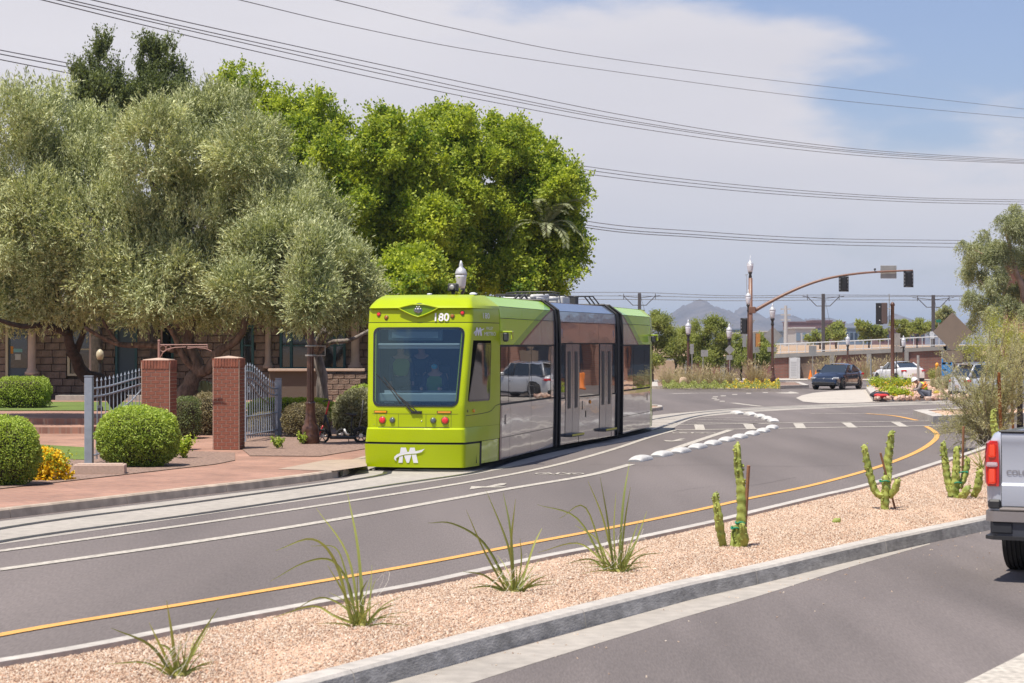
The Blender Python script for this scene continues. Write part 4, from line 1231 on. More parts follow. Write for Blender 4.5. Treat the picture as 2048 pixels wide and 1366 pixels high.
# --- modules
def curve1(z): return float(np.interp(z, [2.58, 2.94, 3.25, 3.44, 3.62], [4.2, 5.7, 7.1, 8.2, 9.4]))
M1 = Matrix.Identity(4); L1 = 8.3
M2 = rot_mod((1.145, 51.08, 0), (.287, .958)); L2 = 5.95
M3 = rot_mod((3.0, 57.5, 0), (.22, .9755)); L3 = 5.0
c1 = core('front_section', M1, L1, 1.95)
c2 = core('middle_section', M2, L2)
c3 = core('rear_section', M3, L3 + .3)
def skirt_black(M, u0, u1):
    mb = MB(); mb.box((0, (u0 + u1) / 2, .3), (2.3, u1 - u0, .3)); meshobj('underframe', [M @ Vector(p) for p in mb.v], mb.f, M_black, TR)
for side in (1, -1):
    # front section
    lv = lambda z, u: u - curve1(z)
    for a, b in ((2.1, 5.0), (5.0, 6.6), (6.6, 8.3)): panel('upper_panel', M1, a, b, 2.58, 3.15, side, M_liv, c1, livf=lv)
    for a, b in ((2.1, 4.4), (4.4, 8.3)): panel('cantrail_panel', M1, a, b, 3.15, 3.40, side, M_liv, c1, livf=lv)
    panel('roof_fairing', M1, 2.1, 8.3, 3.40, 3.62, side, M_liv, c1, livf=lv)
    for a, b in ((2.13, 2.95), (2.95, 5.45), (5.45, 7.75)): panel('window_pane', M1, a, b, 1.32, 2.56, side, M_tglass, c1, out=.004, g=.018)
    panel('window_end_strip', M1, 7.75, 8.3, 1.32, 2.56, side, M_silver, c1, out=.012)
    for a, b in ((2.1, 2.25),): panel('maroon_edge_strip', M1, a, b, .13, 1.30, side, mat('maroon_stripe', (.11, .05, .06), .3, coat=.5), c1)
    for a, b in ((2.25, 3.1), (3.1, 5.4), (5.4, 8.3)):
        panel('lower_panel', M1, a, b, .60, 1.30, side, M_silver, c1); panel('skirt_panel', M1, a, b, .13, .60, side, M_silver, c1)
    # middle section
    for a, b in ((0, 1.95), (1.95, 3.85), (3.85, 5.8)): panel('upper_panel', M2, a, b, 2.62, 3.13, side, M_silver, c2)
    for a, b in ((0, 1.0), (1.0, 2.6), (2.6, 4.2), (4.2, 5.8)): panel('cantrail_panel', M2, a, b, 3.13, 3.40, side, M_silver_roof, c2)
    for a, b in ((0, 2.6), (2.6, 5.8)): panel('roof_fairing', M2, a, b, 3.40, 3.62, side, M_silver_roof, c2)
    for a, b in ((.05, .5), (1.92, 3.9), (5.32, 5.75)): panel('window_pane', M2, a, b, 1.28, 2.60, side, M_tglass, c2, out=.004)
    for a, b in ((0, .52), (1.9, 3.92), (5.3, 5.8)): panel('lower_panel', M2, a, b, .13, 1.26, side, M_silver, c2)
    for d0 in (.54, 3.95):
        for k in range(2):
            a = d0 + k * .67
            dr = panel('door_leaf', M2, a, a + .66, .36, 2.60, side, mat('door_silver', (.30, .30, .33), .22, .8), TR, out=.02)
            panel('door_window', M2, a + .2, a + .46, 1.0, 2.42, side, M_sigblack, dr, out=.028, thick=.012)
        panel('door_sill_panel', M2, d0, d0 + 1.34, .13, .36, side, M_silver, c2, out=.005)
        mb = MB(); mb.box((side * 1.38, d0 + .67, .34), (.20, 1.15, .07), bev=.01); meshobj('door_step', [M2 @ Vector(p) for p in mb.v], mb.f, mat('step_grey', (.1, .1, .1), .6), TR)
        mb = MB(); mb.box((side * 1.485, d0 + .67, .355), (.012, 1.15, .045)); meshobj('step_edge', [M2 @ Vector(p) for p in mb.v], mb.f, mat('step_yellow', (.5, .45, .06), .6), TR)
    # rear section (mirror image of the front)
    c3f = lambda z, u: float(np.interp(z, [2.58, 3.44, 3.62], [2.75, .15, -.4])) - u
    for a, b in ((0, .9), (.9, 2.9), (2.9, 5.0)): panel('upper_panel', M3, a, b, 2.58, 3.15, side, M_liv, c3, livf=c3f)
    panel('cantrail_panel', M3, 0, 5.0, 3.15, 3.40, side, M_liv, c3, livf=c3f)
    panel('roof_fairing', M3, 0, 5.0, 3.40, 3.62, side, M_liv, c3, livf=c3f)
    panel('window_end_strip', M3, 0, .3, 1.30, 2.56, side, M_silver, c3)
    for a, b in ((.3, 2.0), (2.0, 3.9), (3.9, 4.95)): panel('window_pane', M3, a, b, 1.32, 2.56, side, M_tglass, c3, out=.004, g=.018)
    for a, b in ((0, 2.8), (2.8, 5.0)):
        panel('lower_panel', M3, a, b, .60, 1.30, side, M_silver, c3); panel('skirt_panel', M3, a, b, .13, .60, side, M_silver, c3)
    # small fittings
    for (M_, u, z, w_, h_, mm, nm) in ((M1, 2.62, .98, .12, .2, M_dark, 'access_hatch'), (M2, 2.2, 1.05, .05, .22, M_dark, 'access_hatch'), (M2, 2.55, .82, .05, .16, M_dark, 'access_hatch'), (M3, 4.4, 1.05, .05, .2, M_dark, 'access_hatch')):
        mb = MB(); mb.box((side * 1.334, u, z), (.006, w_, h_)); mb.box((side * 1.338, u, z), (.004, w_ - .02, h_ - .02)); 
        o = meshobj(nm, [M_ @ Vector(p) for p in mb.v], mb.f, [M_dark, M_silver], TR, idx=[0] * 6 + [1] * 6)
    mb = MB(); mb.lathe([(.05, 0), (.05, .02), (.03, .035), (.002, .04)], (0, 0, 0), 12, Matrix.Rotation(side * pi / 2, 3, 'Y')); V = [M2 @ (Vector(p) + Vector((side * 1.33, 2.95, 1.12))) for p in mb.v]
    meshobj('side_indicator', V, mb.f, M_lamp_a, TR, True)
    for u in (.25, 5.45):
        mb = MB(); mb.ball((0, 0, 0), .13, 12, 8, (.12, .45, 1)); meshobj('grab_recess', [M2 @ (Vector(p) + Vector((side * 1.32, u, 2.86))) for p in mb.v], mb.f, mat('recess_blue_grey', (.18, .2, .25), .3, .6), TR, True)
    # camera mirrors in green housings
    for (M_, u) in ((M1, 2.2), (M3, 4.9)):
        mb = MB(); mb.box((side * 1.45, u, 2.86), (.26, .16, .035), bev=.01); mb.box((side * 1.56, u + .02, 2.78), (.03, .16, .17), bev=.008)
        meshobj('mirror_housing', [M_ @ Vector(p) for p in mb.v], mb.f, M_green2, TR)
        mb = MB(); mb.box((side * 1.43, u - .03, 2.75), (.12, .12, .2), bev=.03); meshobj('camera_mirror', [M_ @ Vector(p) for p in mb.v], mb.f, mat('mirror_dark_plastic', (.05, .055, .06), .3), TR)
# flat roofs
for M_, a, b, mm in ((M1, 1.2, 8.3, M_green), (M2, 0, 5.8, M_silver_roof), (M3, 0, 6.2, M_green2)):
    mb = MB(); mb.box((0, (a + b) / 2, 3.615), (1.94, b - a, .03)); meshobj('roof_panel', [M_ @ Vector(p) for p in mb.v], mb.f, mm, TR)
# articulation bellows: ribbed rings between the sections
def bellows(Ma, ua, Mb, ub):
    k_ = 7; V = []; Q = []
    prof = [(.2, 1.28), (1.2, 1.30), (2.58, 1.30), (3.15, 1.29), (3.42, 1.25), (3.60, .95)]
    pts = [(v, z) for z, v in prof] + [(-v, z) for z, v in prof[::-1]]
    n_ = len(pts)
    for i in range(k_ * 2 + 1):
        t = i / (k_ * 2); sc = 1.0 if i % 2 == 0 else .965
        for (v, z) in pts:
            a = Ma @ Vector((v * sc, ua, z)); b = Mb @ Vector((v * sc, ub, z)); p = a.lerp(b, t); V.append(p)
    for i in range(k_ * 2):
        for j in range(n_): Q.append((i * n_ + (j + 1) % n_, i * n_ + j, (i + 1) * n_ + j, (i + 1) * n_ + (j + 1) % n_))
    meshobj('bellows', V, Q, M_bellow, TR)
    for M_, u, s_ in ((Ma, ua, 1), (Mb, ub, -1)):
        prof2 = [(.13, 1.335), (1.2, 1.35), (2.58, 1.35), (3.15, 1.34), (3.42, 1.305), (3.66, .98)]
        pp = [(v, z) for z, v in prof2]; pp = pp + [(-v, z) for v, z in pp[::-1]]
        mb = MB(); mb.tube([M_ @ Vector((v, u + s_ * .03, z)) for v, z in pp], .032, 6)
        mb.build('bellows_frame', M_bellow, TR)
bellows(M1, 8.3, M2, 0.0); bellows(M2, 5.8, M3, 0.0)
# rear cab: the same shell turned round
M3r = M3 @ Matrix.Translation((0, L3 + UA, 0)) @ Matrix.Rotation(pi, 4, 'Z')
cab(M3r, False)
skirt_black(M1, .6, 8.2); skirt_black(M2, .1, 5.7); skirt_black(M3, 0, 6.4)
# wheels of the end trucks
for M_, us in ((M1, (2.45, 4.25)), (M3, (1.2, 3.0))):
    for u in us:
        for s_ in (-1, 1):
            mb = MB(); mb.lathe([(.05, -.06), (.31, -.06), (.33, -.05), (.30, .02), (.30, .06), (.12, .075), (.002, .08)], (0, 0, 0), 24, Matrix.Rotation(s_ * pi / 2, 3, 'Y'))
            meshobj('wheel', [M_ @ (Vector(p) + Vector((s_ * .78, u, .312))) for p in mb.v], mb.f, M_steel, TR)
            mb = MB(); mb.box((s_ * 1.02, u, .28), (.12, .5, .22), bev=.03); meshobj('axle_box', [M_ @ Vector(p) for p in mb.v], mb.f, M_black, TR)
# roof equipment
M_weq = mat('roof_gear_white', (.6, .6, .58), .6); M_deq = mat('roof_gear_dark', (.05, .05, .05), .6)
mb = MB()
for (v, u, z, a, b, c, k) in ((.2, .9, 3.70, .9, .9, .12, 0), (-.1, 2.1, 3.72, .7, .5, .14, 0), (.25, 3.7, 3.74, .5, .7, .2, 0), (-.3, 4.6, 3.71, .6, .6, .12, 1), (.4, 4.7, 3.76, .25, .3, .22, 1), (.1, 2.9, 3.70, .2, .4, .1, 1)):
    mb.mat(k).box((v, u, z), (a, b, c), bev=.02)
meshobj('roof_equipment', [M2 @ Vector(p) for p in mb.v], mb.f, [M_weq, M_deq], TR, idx=mb.i)
mb = MB()
mb.tube([(-.5, .6, 3.8), (.1, 2.4, 3.86), (.55, 4.2, 3.84)], .022, 6); mb.tube([(.5, .6, 3.8), (.5, 2.4, 3.88), (.3, 4.3, 3.84)], .02, 6)
for u in (1.0, 1.7, 2.6, 3.5, 4.3): mb.tube([(-.6, u, 3.84), (.65, u + .1, 3.84)], .014, 5); mb.tube([(.2, u, 3.62), (.2, u, 3.85)], .02, 6)
mb.tube([(-.7, 2.2, 3.90), (-.4, 2.2, 3.93), (.5, 2.2, 3.93), (.75, 2.2, 3.89)], .018, 6)
meshobj('folded_pantograph', [M2 @ Vector(p) for p in mb.v], mb.f, M_deq, TR, True)
mb = MB()
for k in range(3): mb.tube([(.75 - k * .12, 4.6, 3.86), (.8 - k * .12, 5.3, 3.88), (.85 - k * .12, 5.75, 3.68)], .02, 6)
for k in range(2): mb.tube([(.3 + k * .15, .2, 3.72), (.35 + k * .15, -.2, 3.80), (.3 + k * .15, -.5, 3.66)], .03, 6)
meshobj('roof_cables', [M2 @ Vector(p) for p in mb.v], mb.f, M_deq, TR, True)
mb = MB(); mb.tube([(.55, .3, 3.76), (.6, 1.5, 3.80)], .06, 10); mb.tube([(.5, 1.9, 3.74), (.55, 2.6, 3.76)], .05, 10); meshobj('air_pipe', [M2 @ Vector(p) for p in mb.v], mb.f, M_weq, TR, True)
# horn and antenna on the front roof
mb = MB(); mb.box((.42, 1.6, 3.79), (.2, .2, .17), bev=.02); mb.box((.42, 1.6, 3.67), (.06, .06, .1)); mb.build('roof_horn', M_deq, TR)
disc_pts = MB(); disc_pts.lathe([(.05, 0), (.06, .02), (.04, .03)], (.42, 1.49, 3.79), 14, Matrix.Rotation(pi / 2, 3, 'X')); disc_pts.build('horn_mouth', M_galv, TR, True)
mb = MB(); mb.lathe([(.08, 0), (.08, .05), (.05, .07), (.002, .075)], (.78, 1.9, 3.62), 14); mb.lathe([(.06, 0), (.05, .03), (.002, .035)], (-.02, 1.3, 3.63), 12); mb.build('roof_antenna', M_globe, TR, True)

# people on board (things of their own)
M_navy = mat('navy_shirt', (.015, .02, .035), .95); M_hv = mat('hi_vis_yellow_green', (.11, .21, .02), .8); M_hvstripe = mat('silver_reflective', (.6, .6, .55), .4)
M_mask = mat('blue_mask', (.10, .42, .60), .8); M_blackhair = mat('black_hair', (.02, .015, .012), .7); M_slacks = mat('dark_trousers', (.03, .03, .035), .9)
def seated():
    return dict(pelvis=(0, 0, .0), waist=(0, -.02, .2), chest=(0, -.03, .42), neck=(0, -.03, .60), head=(0, -.05, .70), crown=(0, -.05, .80), lsh=(-.19, -.03, .5), rsh=(.19, -.03, .5),
                lel=(-.26, -.2, .27), rel=(.26, -.2, .27), lwr=(-.2, -.42, .25), rwr=(.2, -.42, .25), lha=(-.18, -.5, .26), rha=(.18, -.5, .26), lhip=(-.1, -.03, -.02), rhip=(.1, -.03, -.02),
                lkn=(-.13, -.42, 0), rkn=(.13, -.42, 0), lan=(-.13, -.45, -.4), ran=(.13, -.45, -.4), lto=(-.14, -.6, -.44), rto=(.14, -.6, -.44), face=(0, -1, 0))
def standing(h=1.0):
    d = dict(pelvis=(0, 0, .95), waist=(0, 0, 1.1), chest=(0, 0, 1.32), neck=(0, 0, 1.5), head=(0, -.02, 1.6), crown=(0, -.02, 1.71), lsh=(-.2, 0, 1.41), rsh=(.2, 0, 1.41),
             lel=(-.26, -.02, 1.12), rel=(.26, -.02, 1.12), lwr=(-.26, -.12, .88), rwr=(.26, -.12, .88), lha=(-.25, -.15, .8), rha=(.25, -.15, .8), lhip=(-.1, 0, .92), rhip=(.1, 0, .92),
             lkn=(-.11, -.02, .5), rkn=(.11, -.02, .5), lan=(-.11, .02, .1), ran=(.11, .02, .1), lto=(-.12, -.14, .05), rto=(.12, -.14, .05), face=(0, -1, 0))
    return d
Mw = TRi.inverted(); rzt = -atan2(DIR1.x, DIR1.y)
person('seated streetcar driver in blue face mask and yellow-green safety vest behind windscreen', seated(), M_navy, M_slacks, Mw @ Vector((.16, 1.12, 1.42)), rzt, hair=M_blackhair, mask=M_mask, vest=M_hv)
person('standing person in open hi-vis vest at the left of the streetcar windscreen', standing(), M_navy, M_slacks, Mw @ Vector((-.62, 1.2, .97)), rzt + .5, hair=M_blackhair, vest=M_hv, scale=.93)
person('standing person in dark clothes behind the middle of the streetcar windscreen', standing(), M_navy, M_slacks, Mw @ Vector((-.25, 1.55, .97)), rzt - .2, hair=M_blackhair, scale=.95)
# ------------------------------------------------------------------ foliage
def leafmesh(name, C, Dv, Lw, mat_, parent, tone=None, rng=RNG, helio=1.0):
    """C centres (n,3), Dv unit directions (n,3), Lw (n,2) length and width: one rhombus leaf each"""
    n = len(C)
    r = rng.normal(size=(n, 3)) * .75 + np.array([-.22, -.38, .75]) * helio * .75; side = np.cross(Dv, r); side /= np.linalg.norm(side, axis=1)[:, None] + 1e-9
    L = Lw[:, :1] / 2; Wd = Lw[:, 1:] / 2
    V = np.empty((n, 4, 3)); V[:, 0] = C - Dv * L; V[:, 1] = C + side * Wd; V[:, 2] = C + Dv * L; V[:, 3] = C - side * Wd
    me = bpy.data.meshes.new(name)
    me.vertices.add(n * 4); me.vertices.foreach_set('co', V.reshape(-1).astype(np.float32))
    me.loops.add(n * 4); me.loops.foreach_set('vertex_index', np.arange(n * 4, dtype=np.int32))
    me.polygons.add(n); me.polygons.foreach_set('loop_start', np.arange(0, n * 4, 4, dtype=np.int32))
    try: me.polygons.foreach_set('loop_total', np.full(n, 4, dtype=np.int32))
    except Exception: pass
    me.materials.append(mat_)
    at = me.attributes.new('tone', 'FLOAT', 'FACE')
    if tone is None: tone = rng.random(n)
    at.data.foreach_set('value', np.clip(tone, 0, 1).astype(np.float32))
    me.update(); me.validate()
    o = bpy.data.objects.new(name, me)
    return link(o, parent)
def unit(v): return v / (np.linalg.norm(v, axis=1)[:, None] + 1e-9)
def crown(name, blobs, ntw, mat_, parent, per=12, tw=.32, leaf=(.08, .025), sub=9, subr=(.22, .42), up=.5, out=.8, rnd=.6, inner=.25, droop=0.0, vol=0.0, rmax=.97, seed=1, spread=.03, ldr=.55):
    """blobs: (x,y,z,rx,ry,rz). Leaves sit along twigs that spring from clumps on the blobs' surface."""
    rng = np.random.default_rng(seed)
    B = np.array(blobs, float); area = (B[:, 3] * B[:, 5]) ; pb = area / area.sum()
    S_ = []
    for b in B:
        m = max(4, int(sub * (b[3] * b[5]) ** .9))
        d = unit(rng.normal(size=(m, 3)))
        rr = rng.uniform(.55, rmax, (m, 1))
        c = b[:3] + d * rr * b[3:6]
        q = rng.uniform(subr[0], subr[1], m) * min(b[3], b[5]) ** .6 * 1.0
        S_.append(np.column_stack([c, q, q * rng.uniform(.6, 1.0, m), rng.normal(0, .16, m)]))
    S_ = np.vstack(S_)
    w = S_[:, 3] ** 2; w /= w.sum()
    k = rng.choice(len(S_), ntw, p=w)
    s = S_[k]
    d = unit(rng.normal(size=(ntw, 3)))
    r_ = rng.uniform(inner, 1, (ntw, 1)) ** .5
    o = s[:, :3] + d * r_ * np.column_stack([s[:, 3], s[:, 3], s[:, 4]])
    if vol:
        nv_ = int(ntw * vol); kb = rng.choice(len(B), nv_, p=pb); dv_ = unit(rng.normal(size=(nv_, 3)))
        o[:nv_] = B[kb, :3] + dv_ * B[kb, 3:6] * rng.uniform(.3, 1.04, (nv_, 1)) ** .5
    # direction: away from the crown's middle, upwards, and random
    cen = B[np.argmin(((o[:, None, :2] - B[None, :, :2]) ** 2).sum(-1), axis=1)][:, :3]
    od = unit(o - cen)
    td = unit(od * out + np.array([0, 0, up - droop]) + d * .5 + rng.normal(size=(ntw, 3)) * rnd)
    t = rng.uniform(0, 1, (ntw, per, 1))
    P = o[:, None] + td[:, None] * t * tw * rng.uniform(.5, 1.2, (ntw, 1, 1)) + rng.normal(size=(ntw, per, 3)) * spread
    P[..., 2] -= droop * .5 * (t[..., 0] * tw)
    ld = unit((td[:, None] * .9 + rng.normal(size=(ntw, per, 3)) * ldr).reshape(-1, 3))
    P = P.reshape(-1, 3); n = len(P)
    Lw = np.column_stack([leaf[0] * rng.uniform(.6, 1.35, n), leaf[1] * rng.uniform(.7, 1.3, n)])
    tone = np.repeat(.45 + s[:, 5] + rng.normal(0, .10, ntw), per) + rng.normal(0, .16, n)
    return leafmesh(name, P, ld, Lw, mat_, parent, tone, rng)
def limb(pts, r0, r1, jit=.0, n=8):
    P = smooth([Vector(p) for p in pts], 4)
    P = [p + Vector((random.uniform(-jit, jit), random.uniform(-jit, jit), 0)) for p in P]
    k = len(P) - 1
    return P, [r0 + (r1 - r0) * (i / k) ** .8 for i in range(k + 1)]
def wood(name, limbs, m, parent, n=9):
    mb = MB()
    for pts, r0, r1 in limbs:
        P, R = limb(pts, r0, r1, r0 * .12); mb.tube(P, R, n)
    o = mb.build(name, m, parent, True); return o
def px_blobs(lst, d, dj=.8, depth=.9, seed=0, sprig=0):
    """blobs given as photo column, row, radius; real ellipsoids at depth d"""
    rnd = random.Random(seed); out = []
    for q in lst:
        x, y, r = q[:3]; dd = q[3] if len(q) > 3 else d + rnd.uniform(-dj, dj)
        p = D(x, y, dd); R = r * dd / F * (.86 if sprig else 1)
        out.append((p.x, p.y, p.z, R, R * depth, R * (q[4] if len(q) > 4 else .9)))
        for _ in range(sprig if y < 520 else 0):
            an = rnd.uniform(.25, 2.9); w = R * rnd.uniform(.07, .17)
            out.append((p.x + cos(an) * R * 1.06, p.y + rnd.uniform(-.4, .4) * R, p.z + sin(an) * R * 1.0, w, w, w * rnd.uniform(1.6, 3.2)))
    return out

# --- three olive trees by the gate
def tree(name, label, loc, wood_limbs, wm, blobs, group=None, extra=None, **kw):
    root = empty(name, loc, 0, label, 'tree', group)
    inv = Vector(loc)
    L = [([Vector(p) - inv for p in pts], a, b) for pts, a, b in wood_limbs]
    t_ = wood('trunk', L[:1], wm, root)
    for l in L[1:]: wood('limb', [l], wm, root)
    bl_ = [(b[0] - inv.x, b[1] - inv.y, b[2] - inv.z, b[3], b[4], b[5]) for b in blobs]
    crown('crown', bl_, parent=root, **kw)
    return root
dA = 60.0
A0 = D(238, 800, dA + 1)
tree('olive_tree', 'grey-green olive tree at the far left with a dark trunk leaning over the brick steps', (A0.x, A0.y, .47),
     [([D(240, 806, 61), D(205, 765, 61), D(172, 752, 61), D(150, 715, 60.6), D(135, 672, 60), D(118, 600, 60)], .30, .10),
      ([D(140, 668, 60), D(90, 650, 59.5), D(40, 652, 59), D(-30, 630, 58.5)], .13, .05),
      ([D(150, 710, 60.6), D(175, 640, 60), D(195, 560, 60)], .11, .04),
      ([D(120, 610, 60), D(90, 500, 60), D(60, 400, 60)], .10, .03)], M_bark_d,
     px_blobs([(30, 250, 75), (110, 270, 85), (130, 185, 26), (60, 190, 30), (10, 200, 30), (40, 350, 100), (160, 350, 100), (-40, 430, 110), (70, 460, 115), (190, 460, 95), (20, 560, 90), (120, 570, 85), (-70, 560, 90), (215, 560, 75), (60, 615, 50), (150, 620, 46), (-20, 620, 50), (235, 610, 42), (200, 280, 60)], dA, 1.2, seed=1),
     ntw=24000, mat_=L_olive, per=10, tw=.55, leaf=(.12, .028), up=.45, rnd=.4, spread=.022, ldr=.32, sub=13, subr=(.18, .38), vol=.5, rmax=1.05, seed=21)
B0 = D(372, 790, 59)
tree('olive_tree', 'largest grey-green olive tree with forked dark trunks rising behind the two brick gate pillars', (B0.x, B0.y, .2),
     [([D(352, 838, 59), D(362, 800, 59), D(385, 760, 59), D(398, 735, 59), D(380, 690, 59), D(382, 640, 59), D(395, 560, 59)], .30, .12),
      ([D(395, 745, 59), D(420, 735, 58.8), D(440, 700, 58.6), D(475, 680, 58.4), D(492, 640, 58.2), D(505, 560, 58)], .19, .07),
      ([D(392, 738, 59), D(368, 715, 58.8), D(350, 672, 58.6), D(330, 640, 58.4), D(300, 560, 58)], .12, .06),
      ([D(358, 700, 59.5), D(300, 690, 59.5), D(250, 690, 59.5), D(215, 680, 59.4), D(170, 655, 59)], .12, .05),
      ([D(240, 690, 59.5), D(222, 668, 59.4), D(205, 640, 59.2)], .06, .04),
      ([D(388, 600, 59), D(400, 480, 59), D(420, 300, 59)], .12, .03)], M_bark,
     px_blobs([(450, 235, 62), (390, 250, 70), (310, 290, 80), (500, 300, 75), (400, 340, 95), (290, 400, 95), (510, 400, 85), (600, 400, 60), (400, 450, 100), (290, 510, 85), (480, 510, 85), (350, 570, 75), (430, 590, 66), (290, 600, 55), (250, 540, 60), (500, 580, 60), (390, 620, 45), (560, 440, 60), (630, 450, 40)], 58.5, 1.2, seed=2),
     ntw=25000, mat_=L_olive, per=10, tw=.55, leaf=(.12, .028), up=.45, rnd=.4, spread=.022, ldr=.32, sub=13, subr=(.18, .38), vol=.5, rmax=1.05, seed=22)
C0 = D(650, 840, 63)
tree('olive_tree', 'smaller olive tree with a pale grey furrowed trunk behind the tall brown lamp post', (C0.x, C0.y, .25),
     [([D(648, 842, 63), D(645, 770, 63), D(640, 730, 63), D(632, 700, 63), D(650, 660, 62)], .20, .12),
      ([D(634, 706, 63), D(660, 685, 62.5), D(700, 680, 62), D(740, 660, 62)], .10, .05),
      ([D(636, 700, 63), D(655, 670, 62.5), D(690, 655, 62), D(720, 600, 61)], .12, .05),
      ([D(634, 700, 63), D(600, 640, 60), D(580, 560, 58)], .12, .05)], M_bark_g,
     px_blobs([(600, 480, 62), (560, 540, 60), (640, 520, 70), (600, 590, 60), (660, 590, 60), (700, 540, 40), (550, 600, 45), (690, 610, 42), (620, 610, 38), (720, 590, 30), (620, 560, 40, 54), (640, 590, 26, 50.7), (608, 600, 28, 50.6), (622, 500, 34, 50.7), (619, 545, 32, 50.7), (618, 630, 20, 50.7), (685, 600, 38, 59), (722, 565, 30, 59), (540, 420, 50, 57), (580, 445, 50, 57), (520, 500, 58, 56), (560, 470, 46, 56), (480, 570, 50, 55), (610, 430, 38, 58), (655, 450, 34, 58)], 57, .6, seed=3),
     ntw=21000, mat_=L_olive, per=10, tw=.55, leaf=(.12, .028), up=.45, rnd=.4, spread=.022, ldr=.32, sub=13, subr=(.18, .38), vol=.5, rmax=1.05, seed=23)
# --- tall dark upright trees behind
for k, (lab, bl, base) in enumerate((
    ('dark narrow upright tree, left one of the two spires above the olive trees', [(206, 135, 15, 78, 3.6), (184, 150, 12, 78, 3), (228, 150, 13, 78, 3.2), (163, 180, 14, 78, 2.6), (150, 165, 6, 78, 3), (248, 190, 11, 78, 2.4), (195, 205, 34), (220, 220, 34), (165, 225, 26), (140, 240, 20), (190, 260, 50), (232, 255, 40)], 195),
    ('dark narrow upright tree, right one of the two spires above the olive trees', [(297, 125, 13, 79, 4), (318, 135, 12, 79, 3.2), (338, 135, 12, 79, 3.4), (280, 165, 11, 79, 2.6), (355, 165, 9, 79, 3), (370, 195, 9, 79, 2), (300, 190, 28), (330, 195, 28), (285, 215, 26), (350, 215, 22), (310, 250, 48), (345, 250, 30)], 312))):
    d_ = 78 + k
    b0 = D(base, 800, d_); b0.z = .4
    tree('upright_tree', lab, (b0.x, b0.y, .4), [([b0, D(base, 500, d_), D(base + 3, 120, d_)], .28, .05), ([D(base, 420, d_), D(base - 28, 200, d_)], .12, .03), ([D(base, 420, d_), D(base + 28, 180, d_)], .12, .03)], M_bark_d,
         px_blobs(bl, d_, .6, seed=40 + k), ntw=7500, mat_=L_dark, per=11, tw=.8, leaf=(.11, .05), up=1.6, out=.35, rnd=.35, sub=26, subr=(.10, .24), rmax=1.15, seed=31 + k)
# hidden dense dark tree masses fill behind olives
# --- bright green trees
specs = [
    ('bright green leafy tree rising behind the olive trees, the furthest left of the bright ones', 560, 82, [(470, 175, 40), (520, 200, 45), (480, 240, 55), (560, 240, 60), (620, 230, 45), (650, 260, 45), (600, 300, 75), (530, 310, 75), (655, 320, 50), (600, 380, 80), (500, 380, 60), (660, 390, 50), (640, 215, 22), (455, 160, 18)], 13000),
    ('broad bright green tree directly behind the streetcar nose and lamp globe', 790, 74, [(770, 270, 45), (820, 290, 50), (740, 310, 55), (690, 350, 55), (790, 360, 75), (700, 430, 70), (850, 370, 60), (790, 460, 75), (720, 500, 60), (860, 450, 60), (780, 540, 60), (700, 400, 60), (850, 540, 60), (660, 320, 35), (760, 580, 40)], 18000),
    ('bright green tree with a dark trunk, in the middle of the row above the streetcar', 886, 78, [(880, 255, 38), (920, 270, 42), (905, 320, 60), (860, 300, 50), (950, 340, 45), (900, 400, 80), (940, 460, 70), (880, 480, 70), (960, 530, 55), (900, 560, 50), (885, 235, 16), (935, 235, 14)], 15000),
    ('bright green tree at the right end of the row with drooping outer twigs', 1040, 80, [(1000, 275, 32), (1040, 300, 42), (1010, 340, 60), (1080, 340, 48), (1120, 360, 40), (1060, 400, 75), (1130, 410, 38), (990, 430, 65), (1110, 450, 45), (1050, 490, 70), (1130, 500, 40), (1100, 550, 45), (1020, 560, 60), (1150, 490, 28), (1035, 262, 16), (1140, 540, 24), (1160, 370, 12)], 17000),
    ('low bright green bushy tree between the streetcar roof and the olive crowns', 790, 66, [(770, 555, 32), (810, 540, 30), (840, 560, 32), (740, 580, 28), (800, 580, 34), (870, 580, 26), (725, 600, 24), (850, 520, 16), (770, 600, 26)], 6500)]
ty_ = (300, 380, 320, 360, 575)
for k, (lab, bx, d_, bl, nt_) in enumerate(specs):
    b0 = D(bx, 800, d_); b0.z = .1
    tree('leafy_tree', lab, (b0.x, b0.y, .1), [([b0, D(bx, 640, d_ + .8), D(bx + 4, ty_[k], d_ + 1)], .24, .06), ([D(bx, 600, d_ + .8), D(bx - 40, ty_[k] + 60, d_ + 1)], .12, .03), ([D(bx, 590, d_ + .8), D(bx + 45, ty_[k] + 60, d_ + 1)], .12, .03)], M_bark_d,
         px_blobs(bl, d_, 1.6, seed=60 + k, sprig=5), ntw=nt_, mat_=L_green, per=10, tw=.55, leaf=(.125, .08), up=.35, out=.75, rnd=.6, subr=(.13, .34), sub=18, droop=.1, spread=.05, rmax=1.08, seed=51 + k)
